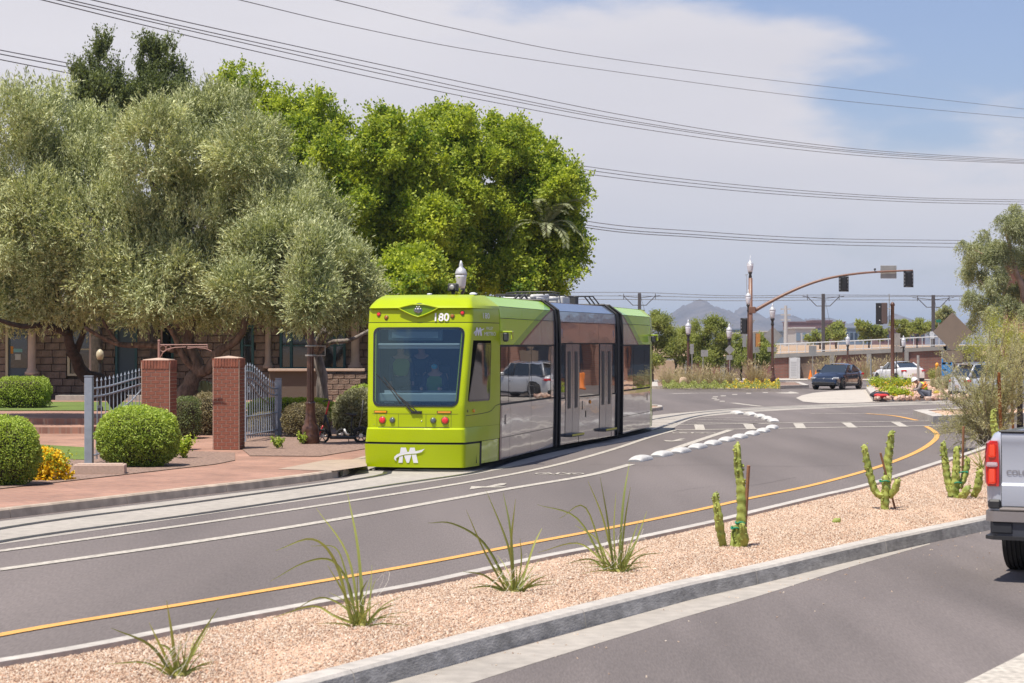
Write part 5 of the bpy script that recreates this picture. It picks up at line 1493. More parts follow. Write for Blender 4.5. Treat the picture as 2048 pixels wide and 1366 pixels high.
# --- date palm fronds showing between them
pr = empty('date_palm', (D(1085, 800, 80).x, 80.5, .1), 0, 'pale green date palm fronds poking out of the right-hand bright tree', 'palm tree')
c_ = D(1092, 450, 78.9) - Vector(pr.location)
wood('trunk', [([Vector((0, 0, 0)), Vector((0, .6, c_.z * .7)), c_], .2, .14)], M_bark_g, pr)
for k in range(18):
    az = random.uniform(-1.0, 1.2) if k < 12 else random.uniform(0, 6.28); el = random.uniform(-.3, 1.1)
    L = random.uniform(1.5, 2.1)
    pts = []
    for j in range(9):
        t = j / 8; e = el - 1.5 * t * t
        p = (pts[-1] if pts else c_.copy()); step = L / 8
        q = p + Vector((cos(az) * cos(e), sin(az) * cos(e) * .8 - .1, sin(e))) * step if pts else p
        pts.append(q)
    C_ = []; Dd = []; LW = []
    for j in range(8):
        for m_ in range(7):
            f = m_ / 7; p = pts[j].lerp(pts[j + 1], f); tdir = (pts[j + 1] - pts[j]).normalized()
            sd_ = tdir.cross(Vector((0, 0, 1))).normalized()
            for s_ in (-1, 1):
                ll = .42 * (1 - abs((j + f) / 8 - .4)) ; dd = (tdir * .7 + sd_ * s_ * .8 + Vector((0, 0, -.15))).normalized()
                C_.append(p + dd * ll / 2); Dd.append(dd); LW.append((ll, .028))
    leafmesh('frond', np.array([tuple(p) for p in C_]), np.array([tuple(p) for p in Dd]), np.array(LW), L_palm, pr)

# --- clipped hedges and bushes: solid twiggy body under a skin of small leaves
def hedge(name, label, cat, c, half, m, n, e=2.6, leaf=(.045, .022), parent_group=None, corem=None, seed=1, shag=.09, topm=None, e2=None, tone_top=.0, extra_dead=None):
    rng = np.random.default_rng(seed)
    root = empty(name, (c[0], c[1], c[2]), 0, label, cat, parent_group)
    hx, hy, hz_ = half
    def surf(d, ee=e):
        k = (np.abs(d[:, 0]) ** ee + np.abs(d[:, 1]) ** ee + np.abs(d[:, 2]) ** ee) ** (-1 / ee)
        return d * k[:, None]
    # body
    nu, nv = 26, 16; V = []; Q = []
    for i in range(nv + 1):
        ph = -pi / 2 + pi * i / nv
        for j in range(nu):
            a = 2 * pi * j / nu
            dd = np.array([[cos(a) * cos(ph), sin(a) * cos(ph), sin(ph)]]); s_ = surf(dd)[0] * .93
            V.append((s_[0] * hx, s_[1] * hy, (s_[2] * .5 + .5) * hz_ * 2 * (1.0)))
    for i in range(nv):
        for j in range(nu): Q.append((i * nu + j, i * nu + (j + 1) % nu, (i + 1) * nu + (j + 1) % nu, (i + 1) * nu + j))
    meshobj('inner_twigs', V, Q, corem or mat('shrub_twigs', (.05, .042, .022), .95, vary=.4, vscale=20, bump=.8, bscale=50), root, True)
    d = unit(rng.normal(size=(n, 3)))
    s_ = surf(d); nrm = unit(np.sign(s_) * np.abs(s_) ** (e - 1) / np.array([hx, hy, hz_]))
    rough = 1 + .05 * np.sin(s_[:, 0] * 7 + s_[:, 2] * 6 + seed) * np.sin(s_[:, 1] * 6 + s_[:, 0] * 4 + seed) + .025 * np.sin(s_[:, 0] * 19 + seed) * np.sin(s_[:, 2] * 17)
    P = s_ * np.array([hx, hy, hz_]) * rough[:, None]; P[:, 2] += hz_
    P = P + nrm * rng.uniform(-.05, shag, (n, 1))
    keep = (P[:, 2] > .0) & (rng.random(len(P)) < .35 + P[:, 2] / (hz_ * .7))
    P, nrm = P[keep], nrm[keep]
    dv = unit(nrm * .7 + rng.normal(size=P.shape) * .7)
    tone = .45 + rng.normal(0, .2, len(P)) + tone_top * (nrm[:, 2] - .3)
    Lw = np.column_stack([leaf[0] * rng.uniform(.6, 1.4, len(P)), leaf[1] * rng.uniform(.7, 1.3, len(P))])
    leafmesh('foliage', P, dv, Lw, m, root, tone, rng)
    return root
def hpx(x0, x1, ytop, ybase, d, z):
    """bush from its photo extents"""
    a = D(x0, ytop, d); b = D(x1, ytop, d)
    return ((a.x + b.x) / 2, d + (b.x - a.x) / 2 * .8, z), ((b.x - a.x) / 2, (b.x - a.x) / 2 * .8, (a.z - z) / 2)
c, h = hpx(190, 340, 822, 935, G(0, 935, .16).y, .14)
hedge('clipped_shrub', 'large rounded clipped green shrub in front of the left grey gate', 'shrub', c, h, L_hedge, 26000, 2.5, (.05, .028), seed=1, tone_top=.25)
c, h = hpx(-75, 58, 843, 972, G(0, 972, .16).y, .14)
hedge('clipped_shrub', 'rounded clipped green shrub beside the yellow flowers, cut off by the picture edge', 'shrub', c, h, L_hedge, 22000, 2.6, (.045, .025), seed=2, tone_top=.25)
hedge('box_hedge', 'clipped dark green hedge block at the far left before the porch bench', 'hedge', (D(25, 0, 68).x, 69.4, .5), (D(72, 0, 68).x - D(25, 0, 68).x, .9, .47), L_hedge, 16000, 6, (.05, .035), seed=3)
c_h = G(368, 876, .16)
hedge('box_hedge', 'narrow dark green hedge block squeezed just right of the left brick pillar', 'hedge', (D(367, 0, 54).x, 54.6, .15), (.26, .5, .50), L_dark, 7000, 7, (.04, .025), seed=4)
hedge('box_hedge', 'yellowing hedge seen through the gap between the two brick pillars', 'hedge', (D(407, 0, 56).x, 57, .15), (.36, .6, .53), L_pink, 8000, 4, (.045, .025), seed=5)
hedge('low_hedge', 'long low bright lime hedge behind the right gate and the lamp post', 'hedge', (D(575, 0, 60).x, 61, .35), (D(655, 0, 60).x - D(575, 0, 60).x, .7, .30), L_lime, 16000, 5, (.06, .03), seed=6)
hedge('low_hedge', 'bright lime hedge top between the two brick pillars behind the drooping plant', 'hedge', (D(410, 0, 60).x, 61.2, .35), (.75, .6, .26), L_lime, 6000, 4, (.06, .03), seed=7)
c, h = hpx(566, 650, 812, 886, 55.0, .15)
hedge('clipped_shrub', 'pinkish-grey rounded shrub behind the base of the tall brown lamp post', 'shrub', c, h, L_pink, 12000, 3.0, (.045, .022), seed=8)
c, h = hpx(500, 560, 830, 884, 57.5, .15)
hedge('clipped_shrub', 'pinkish-grey shrub seen through the bars of the right gate', 'shrub', c, h, L_pink, 7000, 3.0, (.045, .022), seed=9)
c, h = hpx(672, 765, 788, 872, 55.6, .16)
hedge('sage_bush', 'large grey-green sage bush behind the parked scooters', 'shrub', c, h, L_sage, 15000, 2.3, (.11, .026), shag=.14, seed=10)
c, h = hpx(690, 760, 768, 800, 66, .4)
hedge('green_shrub', 'dark green shrub showing above the sage bush beside the streetcar', 'shrub', c, (h[0], h[1], .42), L_hedge, 5000, 2.2, (.07, .04), seed=11)
def tuft(name, label, cat, x, y, z, r, hh, m, n, leaf, seed, flowers=0, group=None):
    p = G(x, y, z); rng = np.random.default_rng(seed)
    root = empty(name, (p.x, p.y, z), 0, label, cat, group)
    st = MB()
    tips = []
    for k in range(14):
        a = rng.uniform(0, 6.28); q = rng.uniform(.2, 1) ** .6
        t_ = Vector((cos(a) * r * q, sin(a) * r * q * .8, hh * rng.uniform(.55, 1)))
        st.tube([(0, 0, 0), t_ * .5 + Vector((0, 0, hh * .1)), t_], [.012, .009, .004], 5, False); tips.append(t_)
    st.build('stems', mat('green_stem', (.12, .15, .05), .8), root)
    T = np.array([tuple(t) for t in tips]); k = rng.integers(0, len(T), n)
    P = T[k] * rng.uniform(.3, 1.05, (n, 1)) + rng.normal(size=(n, 3)) * r * .16; P[:, 2] = np.abs(P[:, 2])
    leafmesh('leaves', P, unit(rng.normal(size=(n, 3)) + np.array([0, 0, .6])), np.column_stack([rng.uniform(.7, 1.3, n) * leaf[0], rng.uniform(.7, 1.3, n) * leaf[1]]), m, root, None, rng)
    if flowers:
        k = rng.integers(0, len(T), flowers); dd = unit(rng.normal(size=(flowers, 3)) + np.array([0, -.5, 1.0]))
        P = dd * np.array([r, r * .8, hh]) * rng.uniform(.75, 1.05, (flowers, 1)); P[:, 2] = np.abs(P[:, 2])
        fb = np.repeat(P, 6, 0) + rng.normal(size=(flowers * 6, 3)) * .02
        leafmesh('flowers', fb, unit(rng.normal(size=(flowers * 6, 3))), np.full((flowers * 6, 2), (.05)), L_flower, root, None, rng)
    return root
tuft('lantana', 'mound of bright yellow lantana flowers at the sidewalk edge on the left', 'flowering plant', 88, 958, .16, .50, .55, L_green, 2500, (.06, .035), 5, 750)
tuft('small_plant', 'small yellow-green plant at the foot of the left brick pillar', 'plant', 366, 916, .16, .26, .45, L_lime, 900, (.08, .035), 6)
tuft('small_plant', 'little green weed at the foot of the right gate post', 'plant', 556, 897, .16, .16, .28, L_hedge, 300, (.07, .035), 7)
tuft('small_plant', 'little green weed against the base of the tall lamp post', 'plant', 606, 888, .16, .16, .3, L_hedge, 350, (.07, .035), 8)
# drooping agave-like plant between pillars
pl = empty('drooping_plant', (D(415, 0, 60).x, 59.5, .9), 0, 'pale drooping broad-leaved plant above the hedge between the brick pillars', 'plant')
for k in range(9):
    a = -1.2 + 2.4 * k / 8 + random.uniform(-.1, .1); pts = []
    for j in range(7):
        t = j / 6; pts.append(Vector((sin(a) * t * .45, random.uniform(-.02, .02) - .1 * t, .62 * sin(t * 2.4) * (.7 + .5 * cos(a)) * .9)))
    V = []; Q = []
    for j, p in enumerate(pts):
        w_ = .045 * (1 - (j / 6 - .4) ** 2 * 2.2) + .006; V += [p + Vector((0, w_, 0)) + Vector((w_ * .7, 0, 0)), p, p - Vector((0, w_, 0)) - Vector((w_ * .7, 0, 0))]
    for j in range(6): Q += [(3 * j, 3 * j + 1, 3 * j + 4, 3 * j + 3), (3 * j + 1, 3 * j + 2, 3 * j + 5, 3 * j + 4)]
    meshobj('leaf', V, Q, mat('pale_agave_leaf', (.42, .46, .24), .6), pl, True)

# ------------------------------------------------------------------ brick gate pillars
def pillar(label, x, y, wid, htop, bracket=False):
    p = G(x, y, .15)
    root = empty('brick_pillar', (p.x, p.y, .15), radians(-4), label, 'pillar', 'brick pillars either side of the yard entrance')
    H_ = htop - .15; w = wid / 2
    mb = MB(); mb.box((0, 0, H_ / 2), (wid + .022, wid + .022, H_ - .01)); mb.build('mortar_core', M_mortar, root)
    ch = .0855; nc = int(H_ / ch); bm = None
    nb = 3; bl = wid / nb
    proto = MB(); proto.box((0, 0, 0), (bl - .012, .04, ch - .014), bev=.004); protoo = proto.build('brick', M_brickred, root)
    half = MB(); half.box((0, 0, 0), (bl / 2 - .012, .04, ch - .014), bev=.004); halfo = half.build('brick', M_brickred, root)
    used = [False, False]; cnt = 0
    for r in range(nc):
        z = ch * (r + .5)
        for f in range(4):
            if f == 2 : continue
            a = f * pi / 2
            cells = [(-w + bl * (k + .5), 0) for k in range(nb)] if (r + f) % 2 == 0 else [(-w + bl / 4, 1)] + [(-w + bl * (k + 1), 0) for k in range(nb - 1)] + [(w - bl / 4, 1)]
            for (cx, hf) in cells:
                src = halfo if hf else protoo
                if not used[hf]: o = src; used[hf] = True
                else: o = bpy.data.objects.new('brick', src.data); link(o, root)
                q = Vector((cx, -w - .0 + random.uniform(-.002, .002), 0)); q.rotate(Euler((0, 0, a)))
                o.location = (q.x, q.y, z); o.rotation_euler = (0, 0, a); cnt += 1
    mb = MB()
    for k in range(9):
        for f in range(4):
            q = Vector((-w + wid * (k + .5) / 9, -w - .005, H_ - .06)); q.rotate(Euler((0, 0, f * pi / 2)))
            mb.box(q, (wid / 9 - .012, .05, .19), rz=f * pi / 2, bev=.004)
    mb.build('soldier_course', M_brickred, root)
    mb = MB(); mb.box((0, 0, H_ + .045), (wid * .96, wid * .96, .03), bev=.01); mb.add([(-w * .9, -w * .9, H_ + .06), (w * .9, -w * .9, H_ + .06), (w * .9, w * .9, H_ + .06), (-w * .9, w * .9, H_ + .06), (0, 0, H_ + .10)], [(0, 1, 4), (1, 2, 4), (2, 3, 4), (3, 0, 4)])
    mb.build('pillar_cap', M_mortar, root)
    return root
pillar('brick gate pillar on the left, with a pinkish iron bracket standing on its cap', 318, 901, .64, D(0, 724, G(318, 901, .15).y).z)
pillar('brick gate pillar on the right, with a plain low cap and no bracket', 457.5, 898, .60, D(0, 720, G(457, 898, .15).y).z)
# iron sign bracket on the left pillar
dP = G(318, 901, .15).y
M_iron = mat('pinkish_iron_paint', (.32, .17, .14), .6, vary=.1)
br_ = empty('iron_sign_bracket', D(317, 722, dP), 0, 'pinkish brown wrought iron sign bracket standing on the left brick pillar', 'bracket')
o_ = Vector(br_.location)
def BP(x, y): return D(x, y, dP) - o_
mb = MB(); mb.tube([BP(318, 722), BP(318, 684)], .03, 8); mb.ball(BP(318, 682), .035, 8, 6); mb.build('post', M_iron, br_)
mb = MB(); mb.tube([BP(318, 689.5), BP(415, 689.5)], .014, 6); mb.tube([BP(375, 694), BP(415, 694)], .012, 6); mb.build('arm', M_iron, br_)
mb = MB(); mb.tube([BP(*q) for q in ((320, 716), (326, 705), (336, 698), (350, 695), (372, 694))], .012, 6); mb.tube([BP(*q) for q in ((374, 697), (392, 695), (410, 697), (423, 702))], .01, 6); mb.tube([BP(414, 690), BP(415, 698)], .012, 6); mb.build('brace', M_iron, br_)
for cx, cy, r in ((326, 697, .07), (337, 695.5, .055)):
    mb = MB(); c = BP(cx, cy); mb.tube([c + Vector((cos(a) * r, 0, sin(a) * r)) for a in [2 * pi * k / 16 for k in range(17)]], .010, 5, False); mb.build('scroll_ring', M_iron, br_)

# ------------------------------------------------------------------ iron gates
M_gate = mat('grey_blue_gate_paint', (.27, .31, .37), .5, vary=.12, vscale=6)
def gate(label, pA, pB, zlowtop, zhightop, nb, base):
    """A = free (low) end with the square post, B = hinge end by the pillar (high)"""
    A = Vector((pA.x, pA.y, base)); B = Vector((pB.x, pB.y, base)); d = (B - A); L = d.length; d.normalize()
    root = empty('iron_gate', A, 0, label, 'gate', 'iron gates beside the brick pillars')
    def P(s, z): return d * (L * s) + Vector((0, 0, z - base))
    def top(s):
        t = min(1, max(0, (s - .12) / .8)); return zlowtop + (zhightop - zlowtop) * (t * t * (3 - 2 * t))
    mb = MB(); mb.box((0, 0, (zlowtop + .18 - base) / 2), (.16, .16, zlowtop + .18 - base), bev=.008); mb.box((0, 0, zlowtop + .2 - base), (.17, .17, .02)); mb.build('gate_post', M_gate, root)
    mb = MB(); mb.box(P(1, base + (zhightop + .1 - base) / 2), (.06, .06, zhightop + .1 - base)); mb.box(P(.045, base + (zlowtop - base) / 2), (.05, .05, zlowtop - base)); mb.build('stile', M_gate, root)
    for off in (0, -.17):
        mb = MB(); mb.tube([P(s, top(s) + off - .06) for s in [.05 + .95 * k / 20 for k in range(21)]], .022, 6); mb.build('curved_rail', M_gate, root)
    for z in (base + .16, base + .62):
        mb = MB(); mb.tube([P(.05, z), P(1, z)], .018, 6); mb.build('straight_rail', M_gate, root)
    mb = MB(); mb.tube([P(.30, base + .9), P(.62, base + 1.15), P(.93, base + 1.55)], .018, 6); mb.build('diagonal_brace', M_gate, root)
    for k in range(nb):
        s = .08 + .88 * (k + .5) / nb; zt = top(s) + .16
        mb = MB(); mb.tube([P(s, base + .06), P(s, zt - .10)], .011, 6); mb.tube([P(s, zt - .10), P(s, zt - .07), P(s, zt)], [.012, .024, .002], 6); mb.build('picket', M_gate, root)
    for k in range(nb * 2):
        if k % 2: continue
        s = .08 + .88 * (k + .5) / (nb * 2)
        mb = MB(); mb.tube([P(s, base + .06), P(s, base + .62)], .008, 5); mb.build('lower_bar', M_gate, root)
    for s, z, r in ((.78, base + 1.42, .11), (.90, base + 1.28, .09), (.12, zlowtop - .12, .07)):
        mb = MB(); mb.tube([P(s, z) + d * (cos(a) * r * (1 - a / 14)) + Vector((0, 0, sin(a) * r * (1 - a / 14))) for a in [k * .45 for k in range(24)]], .010, 5, False); mb.build('scroll', M_gate, root)
    return root
pB = D(306, 0, 50.6); pA = D(178, 0, G(178, 929, .16).y)
gate('grey-blue iron gate leaf on the left, its square post beside the big round shrub', pA, pB, D(0, 772, pA.y).z, D(0, 746, pB.y).z, 15, .16)
pB2 = D(490, 0, 52.5); pA2 = D(557, 0, 56.0)
gate('grey-blue iron gate leaf on the right, hinged to the plain brick pillar', pA2, pB2, D(0, 772, pA2.y).z, D(0, 738, pB2.y).z, 13, .16)
mb = MB(); p = G(190, 948, .16); mb.box((0, 0, .09), (.95, .5, .18), bev=.012); mb.box((0, 0, .185), (.85, .4, .012))
o = mb.build('utility_box', M_mortar, loc=(p.x + .05, p.y + .25, .15)); o.rotation_euler = (0, 0, .1); tag(o, 'low grey concrete utility box on the brown gravel in front of the left gate', 'utility box')

# ------------------------------------------------------------------ house of cut sandstone behind the trees
HY = 80.0
HS = empty('stone_house', (-12, HY, .45), 0, 'old brown sandstone house with porch columns in the shade of the olive trees', 'house')
hl = Vector(HS.location)
M_stone = mat('sandstone_block', (.22, .16, .125), .92, vary=.3, vscale=2.2, bump=.9, bscale=9, bdist=.05)
M_stone2 = mat('sandstone_recess_and_painted_shade', (.12, .09, .07), .95)
M_cream = mat('cream_trim', (.55, .48, .33), .7); M_teal = mat('dark_teal_trim', (.03, .10, .11), .5); M_bluedoor = mat('blue_grey_door', (.07, .10, .13), .5)
M_col = mat('porch_column_stone', (.48, .36, .29), .8, vary=.1, vscale=3, bump=.2, bscale=20)
M_wing = mat('house_window_glass', (.015, .02, .02), .05, coat=1)
M_roof = mat('grey_shingles', (.20, .19, .18), .9, vary=.25, vscale=6)
def HP(x, y, dy=0): v = D(x, y, HY + dy) - hl; return v
def hx(x): return HP(x, 0).x
def hz(y): return HP(0, y).z
opens = [(8, 60, 652, 757), (130, 182, 655, 757), (228, 272, 650, 768), (300, 345, 650, 738), (480, 506, 650, 741), (558, 690, 652, 739), (742, 800, 655, 738)]
mb = MB(); mb.box(((hx(-140) + hx(900)) / 2, .55, 2.8), (hx(900) - hx(-140), .2, 5.9)); mb.build('backing_wall', M_stone2, HS)
bh, bw_ = .275, .58
nblk = 0; proto = None; rest = MB()
zr = 0
zlim = 3.9
rows = int(zlim / bh)
tmpl = {}
for r in range(rows):
    z = bh * (r + .5); x = hx(-60) - (r % 2) * bw_ / 2
    while x < hx(770):
        w_ = bw_ * random.choice((.8, 1, 1, 1.25)); x1 = x + w_; xm = (x + x1) / 2
        px_ = 1024 + (xm + hl.x) * F / HY; py_ = Y0 + (HC - (z + hl.z)) * F / HY
        x = x1
        xa, xb = xm - w_ / 2, xm + w_ / 2
        for a, b, c, d_ in opens:
            if c < py_ < d_:
                A_, B_ = hx(a), hx(b)
                if xa >= A_ - .02 and xb <= B_ + .02: xb = xa; break
                if xa < A_ < xb: xb = A_
                elif xa < B_ < xb: xa = B_
        if xb - xa < .06: continue
        xm, w_ = (xa + xb) / 2, xb - xa
        if nblk < 296 and 640 < py_ < 800:
            if proto is None:
                m2 = MB(); m2.box((0, 0, 0), (1, .22, bh - .018), bev=.02); proto = m2.build('stone_block', M_stone, HS); o = proto
            else:
                o = bpy.data.objects.new('stone_block', proto.data); link(o, HS)
            o.location = (xm, .35 + random.uniform(-.02, .03), z); o.scale = (w_ - .018, 1, 1); nblk += 1
        else: rest.box((xm, .35 + random.uniform(-.02, .03), z), (w_ - .018, .22, bh - .018), bev=.015)
r_ = 0
z = zlim
for r in range(rows, rows + 8):
    z = bh * (r + .5); x = hx(-140)
    while x < hx(900): rest.box((x + bw_ / 2, .35, z), (bw_ - .018, .22, bh - .018)); x += bw_
o = rest.build('stone_block', M_stone, HS); o['kind'] = 'stuff'
def hwin(x0, x1, y0, y1, trim, mull=None, door=False):
    f = MB(); X0, X1, Z0, Z1 = hx(x0), hx(x1), hz(y1), hz(y0); t = .09
    f.box(((X0 + X1) / 2, .30, Z1 - t / 2), (X1 - X0, .16, t)); f.box(((X0 + X1) / 2, .30, Z0 + t / 2), (X1 - X0, .16, t))
    f.box((X0 + t / 2, .30, (Z0 + Z1) / 2), (t, .16, Z1 - Z0 - 2 * t)); f.box((X1 - t / 2, .30, (Z0 + Z1) / 2), (t, .16, Z1 - Z0 - 2 * t))
    for m_ in (mull or ()): f.box((hx(m_), .29, (Z0 + Z1) / 2), (.10, .14, Z1 - Z0 - 2 * t))
    if not door: f.box(((X0 + X1) / 2, .31, Z0 + (Z1 - Z0) * .55), (X1 - X0 - 2 * t, .08, .05))
    fr = f.build('window_frame' if not door else 'door_frame', trim, HS)
    g_ = MB(); g_.box(((X0 + X1) / 2, .36, (Z0 + Z1) / 2), (X1 - X0 - .02, .03, Z1 - Z0 - .02)); g_.build('pane', M_wing if not door else M_bluedoor, fr)
    return fr
hwin(8, 60, 652, 757, M_cream, door=True)
mb = MB(); mb.box((hx(34), .335, hz(704)), (hx(50) - hx(17), .03, hz(690) - hz(738) + .3)); dgl = mb.build('door_glass', M_wing, HS)
mb = MB(); mb.box((hx(32), .315, hz(701)), (.34, .01, .13)); mb.build('door_notice', mat('teal_notice', (.2, .42, .42), .7), HS)
mb = MB(); mb.box((hx(32), .315, hz(714)), (.22, .01, .22)); mb.build('door_notice', mat('pale_notice', (.5, .5, .45), .7), HS)
mb = MB(); mb.box((hx(20), .315, hz(700)), (.10, .01, .28)); mb.build('door_notice', mat('orange_notice', (.6, .25, .02), .7), HS)
hwin(132, 182, 655, 752, M_cream); hwin(228, 272, 650, 768, M_teal, door=True); hwin(300, 345, 650, 738, M_teal)
hwin(480, 506, 650, 741, M_teal); hwin(558, 690, 652, 739, M_teal, mull=(581, 668)); hwin(742, 800, 655, 738, M_teal)
for x in (68, 190, 320, 535, 712):
    mb = MB(); z0 = hz(750 if x < 400 else 737); z1 = 3.6; r = .16 if x != 535 else .12
    mb.lathe([(r * 1.7, 0), (r * 1.7, .12), (r * 1.25, .16), (r * 1.3, .2), (r, .26), (r * .9, z1 - z0 - .25), (r * 1.2, z1 - z0 - .2), (r * 1.5, z1 - z0)], (hx(x), -.35 if x != 535 else .2, z0), 18)
    mb.build('porch_column', M_col, HS, True)
    if x != 535:
        mb = MB(); mb.box((hx(x), -.35, z0 / 2), (.62, .6, z0), bev=.02); mb.build('column_plinth', M_stone, HS)
# parapet of lit blocks right of the lamp post
for r in range(5):
    for k in range(9):
        z = .05 + .19 + r * .2; x = hx(650) + (k + .5) * .42 + (r % 2) * .2
        if x > hx(732): continue
        o = bpy.data.objects.new('stone_block', proto.data); link(o, HS); o.location = (x, -1.3 + random.uniform(-.01, .015), z - .1); o.scale = (.40, 1, .70)
mb = MB(); mb.box(((hx(545) + hx(735)) / 2, -1.25, hz(739)), (hx(735) - hx(545), .4, .1), bev=.015); mb.build('parapet_coping', M_col, HS)
mb = MB(); mb.box(((hx(545) + hx(650)) / 2, -1.15, hz(765)), (hx(650) - hx(545), .25, hz(742) - hz(800))); mb.build('parapet_wall', M_stone2, HS)  # shade painted in: darker stone colour left of the lit blocks
# porch floor, bench blocks
mb = MB(); mb.box((hx(230), -.9, .12), (hx(300) - hx(100), 1.6, .22)); mb.build('porch_floor', M_conc, HS)
for (x, y0, y1, w_) in ((84, 780, 812, .5), (97, 793, 815, .42)):
    mb = MB(); mb.box((hx(x), -8, (hz(y0)) / 2 - .05), (w_, .5, .8 if x == 84 else .55), bev=.02); mb.box((hx(x), -8, .37 if x == 84 else .24), (w_ * 1.25, .6, .07), bev=.01)
    mb.build('porch_step_block', M_col, HS)
# roof: eave, slope
mb = MB(); mb.box(((hx(-140) + hx(900)) / 2, -.25, 6.0), (hx(900) - hx(-140), 1.6, .2)); mb.add([(hx(-140), -.9, 6.1), (hx(900), -.9, 6.1), (hx(860), 6, 7.6), (hx(-100), 6, 7.6)], [(0, 1, 2, 3)]); mb.build('roof', M_roof, HS)
mb = MB(); mb.add([(hx(-140), -2.0, 3.62), (hx(900), -2.0, 3.62), (hx(900), .3, 4.3), (hx(-140), .3, 4.3)], [(0, 1, 2, 3)]); mb.box(((hx(-140) + hx(900)) / 2, -1.95, 3.55), (hx(900) - hx(-140), .12, .12)); mb.build('porch_roof_widened_for_shade', M_roof, HS)  # porch roof stretched unseen along the whole facade to shade the wall
# left return wall keeps going out of frame
# old globe lamp on a dark post in the yard
lp = D(200, 0, 66); root = empty('yard_lamp', (lp.x, 66, .49), 0, 'cream globe lamp on a slim dark post in the yard behind the left gate', 'lamp')
mb = MB(); mb.lathe([(.10, 0), (.10, .1), (.05, .2), (.045, 1.5), (.09, 1.6)], (0, 0, 0), 12); mb.build('post', M_sigblack, root)
mb = MB(); mb.lathe([(.06, 1.6), (.10, 1.66), (.125, 1.76), (.11, 1.86), (.05, 1.93), (.01, 1.95)], (0, 0, 0), 14); mb.build('globe', mat('cream_globe', (.5, .44, .3), .4), root, True)

# ------------------------------------------------------------------ street lamps
def street_lamp(label, x, d, z0, ztop, globe=True, sc=1.0, name='street_lamp', banner=False, group='brown fluted street lamps'):
    root = empty(name, (D(x, 0, d).x, d, z0), 0, label, 'street lamp', group)
    H_ = ztop - z0; gh = .95 * sc
    b = MB(); s = sc
    b.lathe([(0.222 * s, 0), (0.222 * s, .22 * s), (0.2 * s, .26 * s), (0.215 * s, .32 * s), (0.207 * s, .42 * s), (0.148 * s, .50 * s), (0.155 * s, .55 * s), (0.126 * s, .66 * s), (0.115 * s, .95 * s), (0.126 * s, .98 * s), (0.126 * s, 1.02 * s), (0.0962 * s, 1.04 * s)], (0, 0, 0), 20); b.build('base', M_brown, root, True)
    p = MB(); p.lathe([(0.0925 * s, 1.0 * s), (0.074 * s, H_ - gh - .25 * s), (0.0592 * s, H_ - gh - .2 * s)], (0, 0, 0), 24, flute=.10); p.build('fluted_post', M_brown, root)
    c = MB(); c.lathe([(.07 * s, H_ - gh - .45 * s), (.11 * s, H_ - gh - .40 * s), (.09 * s, H_ - gh - .3 * s), (.075 * s, H_ - gh - .15 * s), (.13 * s, H_ - gh - .08 * s), (.14 * s, H_ - gh), (.10 * s, H_ - gh + .03 * s)], (0, 0, 0), 16); c.build('collar', mat('lamp_collar_black', (.035, .03, .03), .35), root, True)
    g_ = MB(); g_.lathe([(.12 * s, H_ - gh + .02 * s), (.15 * s, H_ - gh + .12 * s), (.185 * s, H_ - gh + .40 * s), (.195 * s, H_ - gh + .48 * s)], (0, 0, 0), 18); g_.build('globe', M_globe, root, True)
    t_ = MB(); t_.lathe([(.20 * s, H_ - gh + .48 * s), (.205 * s, H_ - gh + .52 * s), (.15 * s, H_ - gh + .66 * s), (.06 * s, H_ - gh + .74 * s), (.07 * s, H_ - gh + .8 * s), (.05 * s, H_ - gh + .86 * s), (.02 * s, H_ - .0), (.002, H_)], (0, 0, 0), 18); t_.build('lamp_cap', M_globe_cap, root, True)
    if banner:
        m_ = MB()
        for z in banner: m_.lathe([(.13, -.02), (.135, 0), (.13, .02)], (0, 0, z - z0), 12); m_.tube([(.1, 0, z - z0), (.36, 0, z - z0)], .014, 6)
        m_.tube([(.36, 0, banner[0] - z0), (.36, 0, banner[1] - z0)], .012, 6)
        m_.build('banner_arm', M_galv, root)
    return root
dl = G(0, 888, .15).y
street_lamp('tall brown fluted lamp post beside the right gate, its top hidden in the tree', 621, dl, .15, 5.45, banner=(D(0, 711, dl).z, D(0, 692, dl).z))
street_lamp('street lamp whose white acorn globe stands just above the streetcar roof', 922, 69.5, .15, D(0, 521, 69.5).z)
for lab, x, yb, yt in (
    ('brown lamp post in the yellow flowers standing right in front of the signal mast', 1497, 768, 579),
    ('brown lamp post carrying a diamond sign back at the right end of the planted island', 1545, 767, 607),
    ('slim lamp post before the brick wall, with a small diamond sign back below its globe', 1458.5, 758, 647),
    ('street lamp at the left among the mesquite trees behind the island', 1376.5, 758, 639)):
    d_ = G(0, yb, .1).y if x > 1470 else 133.0; street_lamp(lab, x, d_, .1, D(0, yt, d_).z, sc=1.0)
for lab, x, d_, yt in (('short lamp behind the dark blue sedan in front of the railing', 1695.5, 152, 668), ('short lamp above the white sedan in front of the railing', 1807, 152, 671),
                       ('far street lamp with a pale globe left of the eucalyptus trunks', 1984, 150, 648), ('far street lamp with a dark collar under the eucalyptus crown', 1993, 146, 643), ('far street lamp right of two others below the eucalyptus crown', 2008, 155, 655)):
    street_lamp(lab, x, d_, .0, D(0, yt, d_).z, sc=.85)

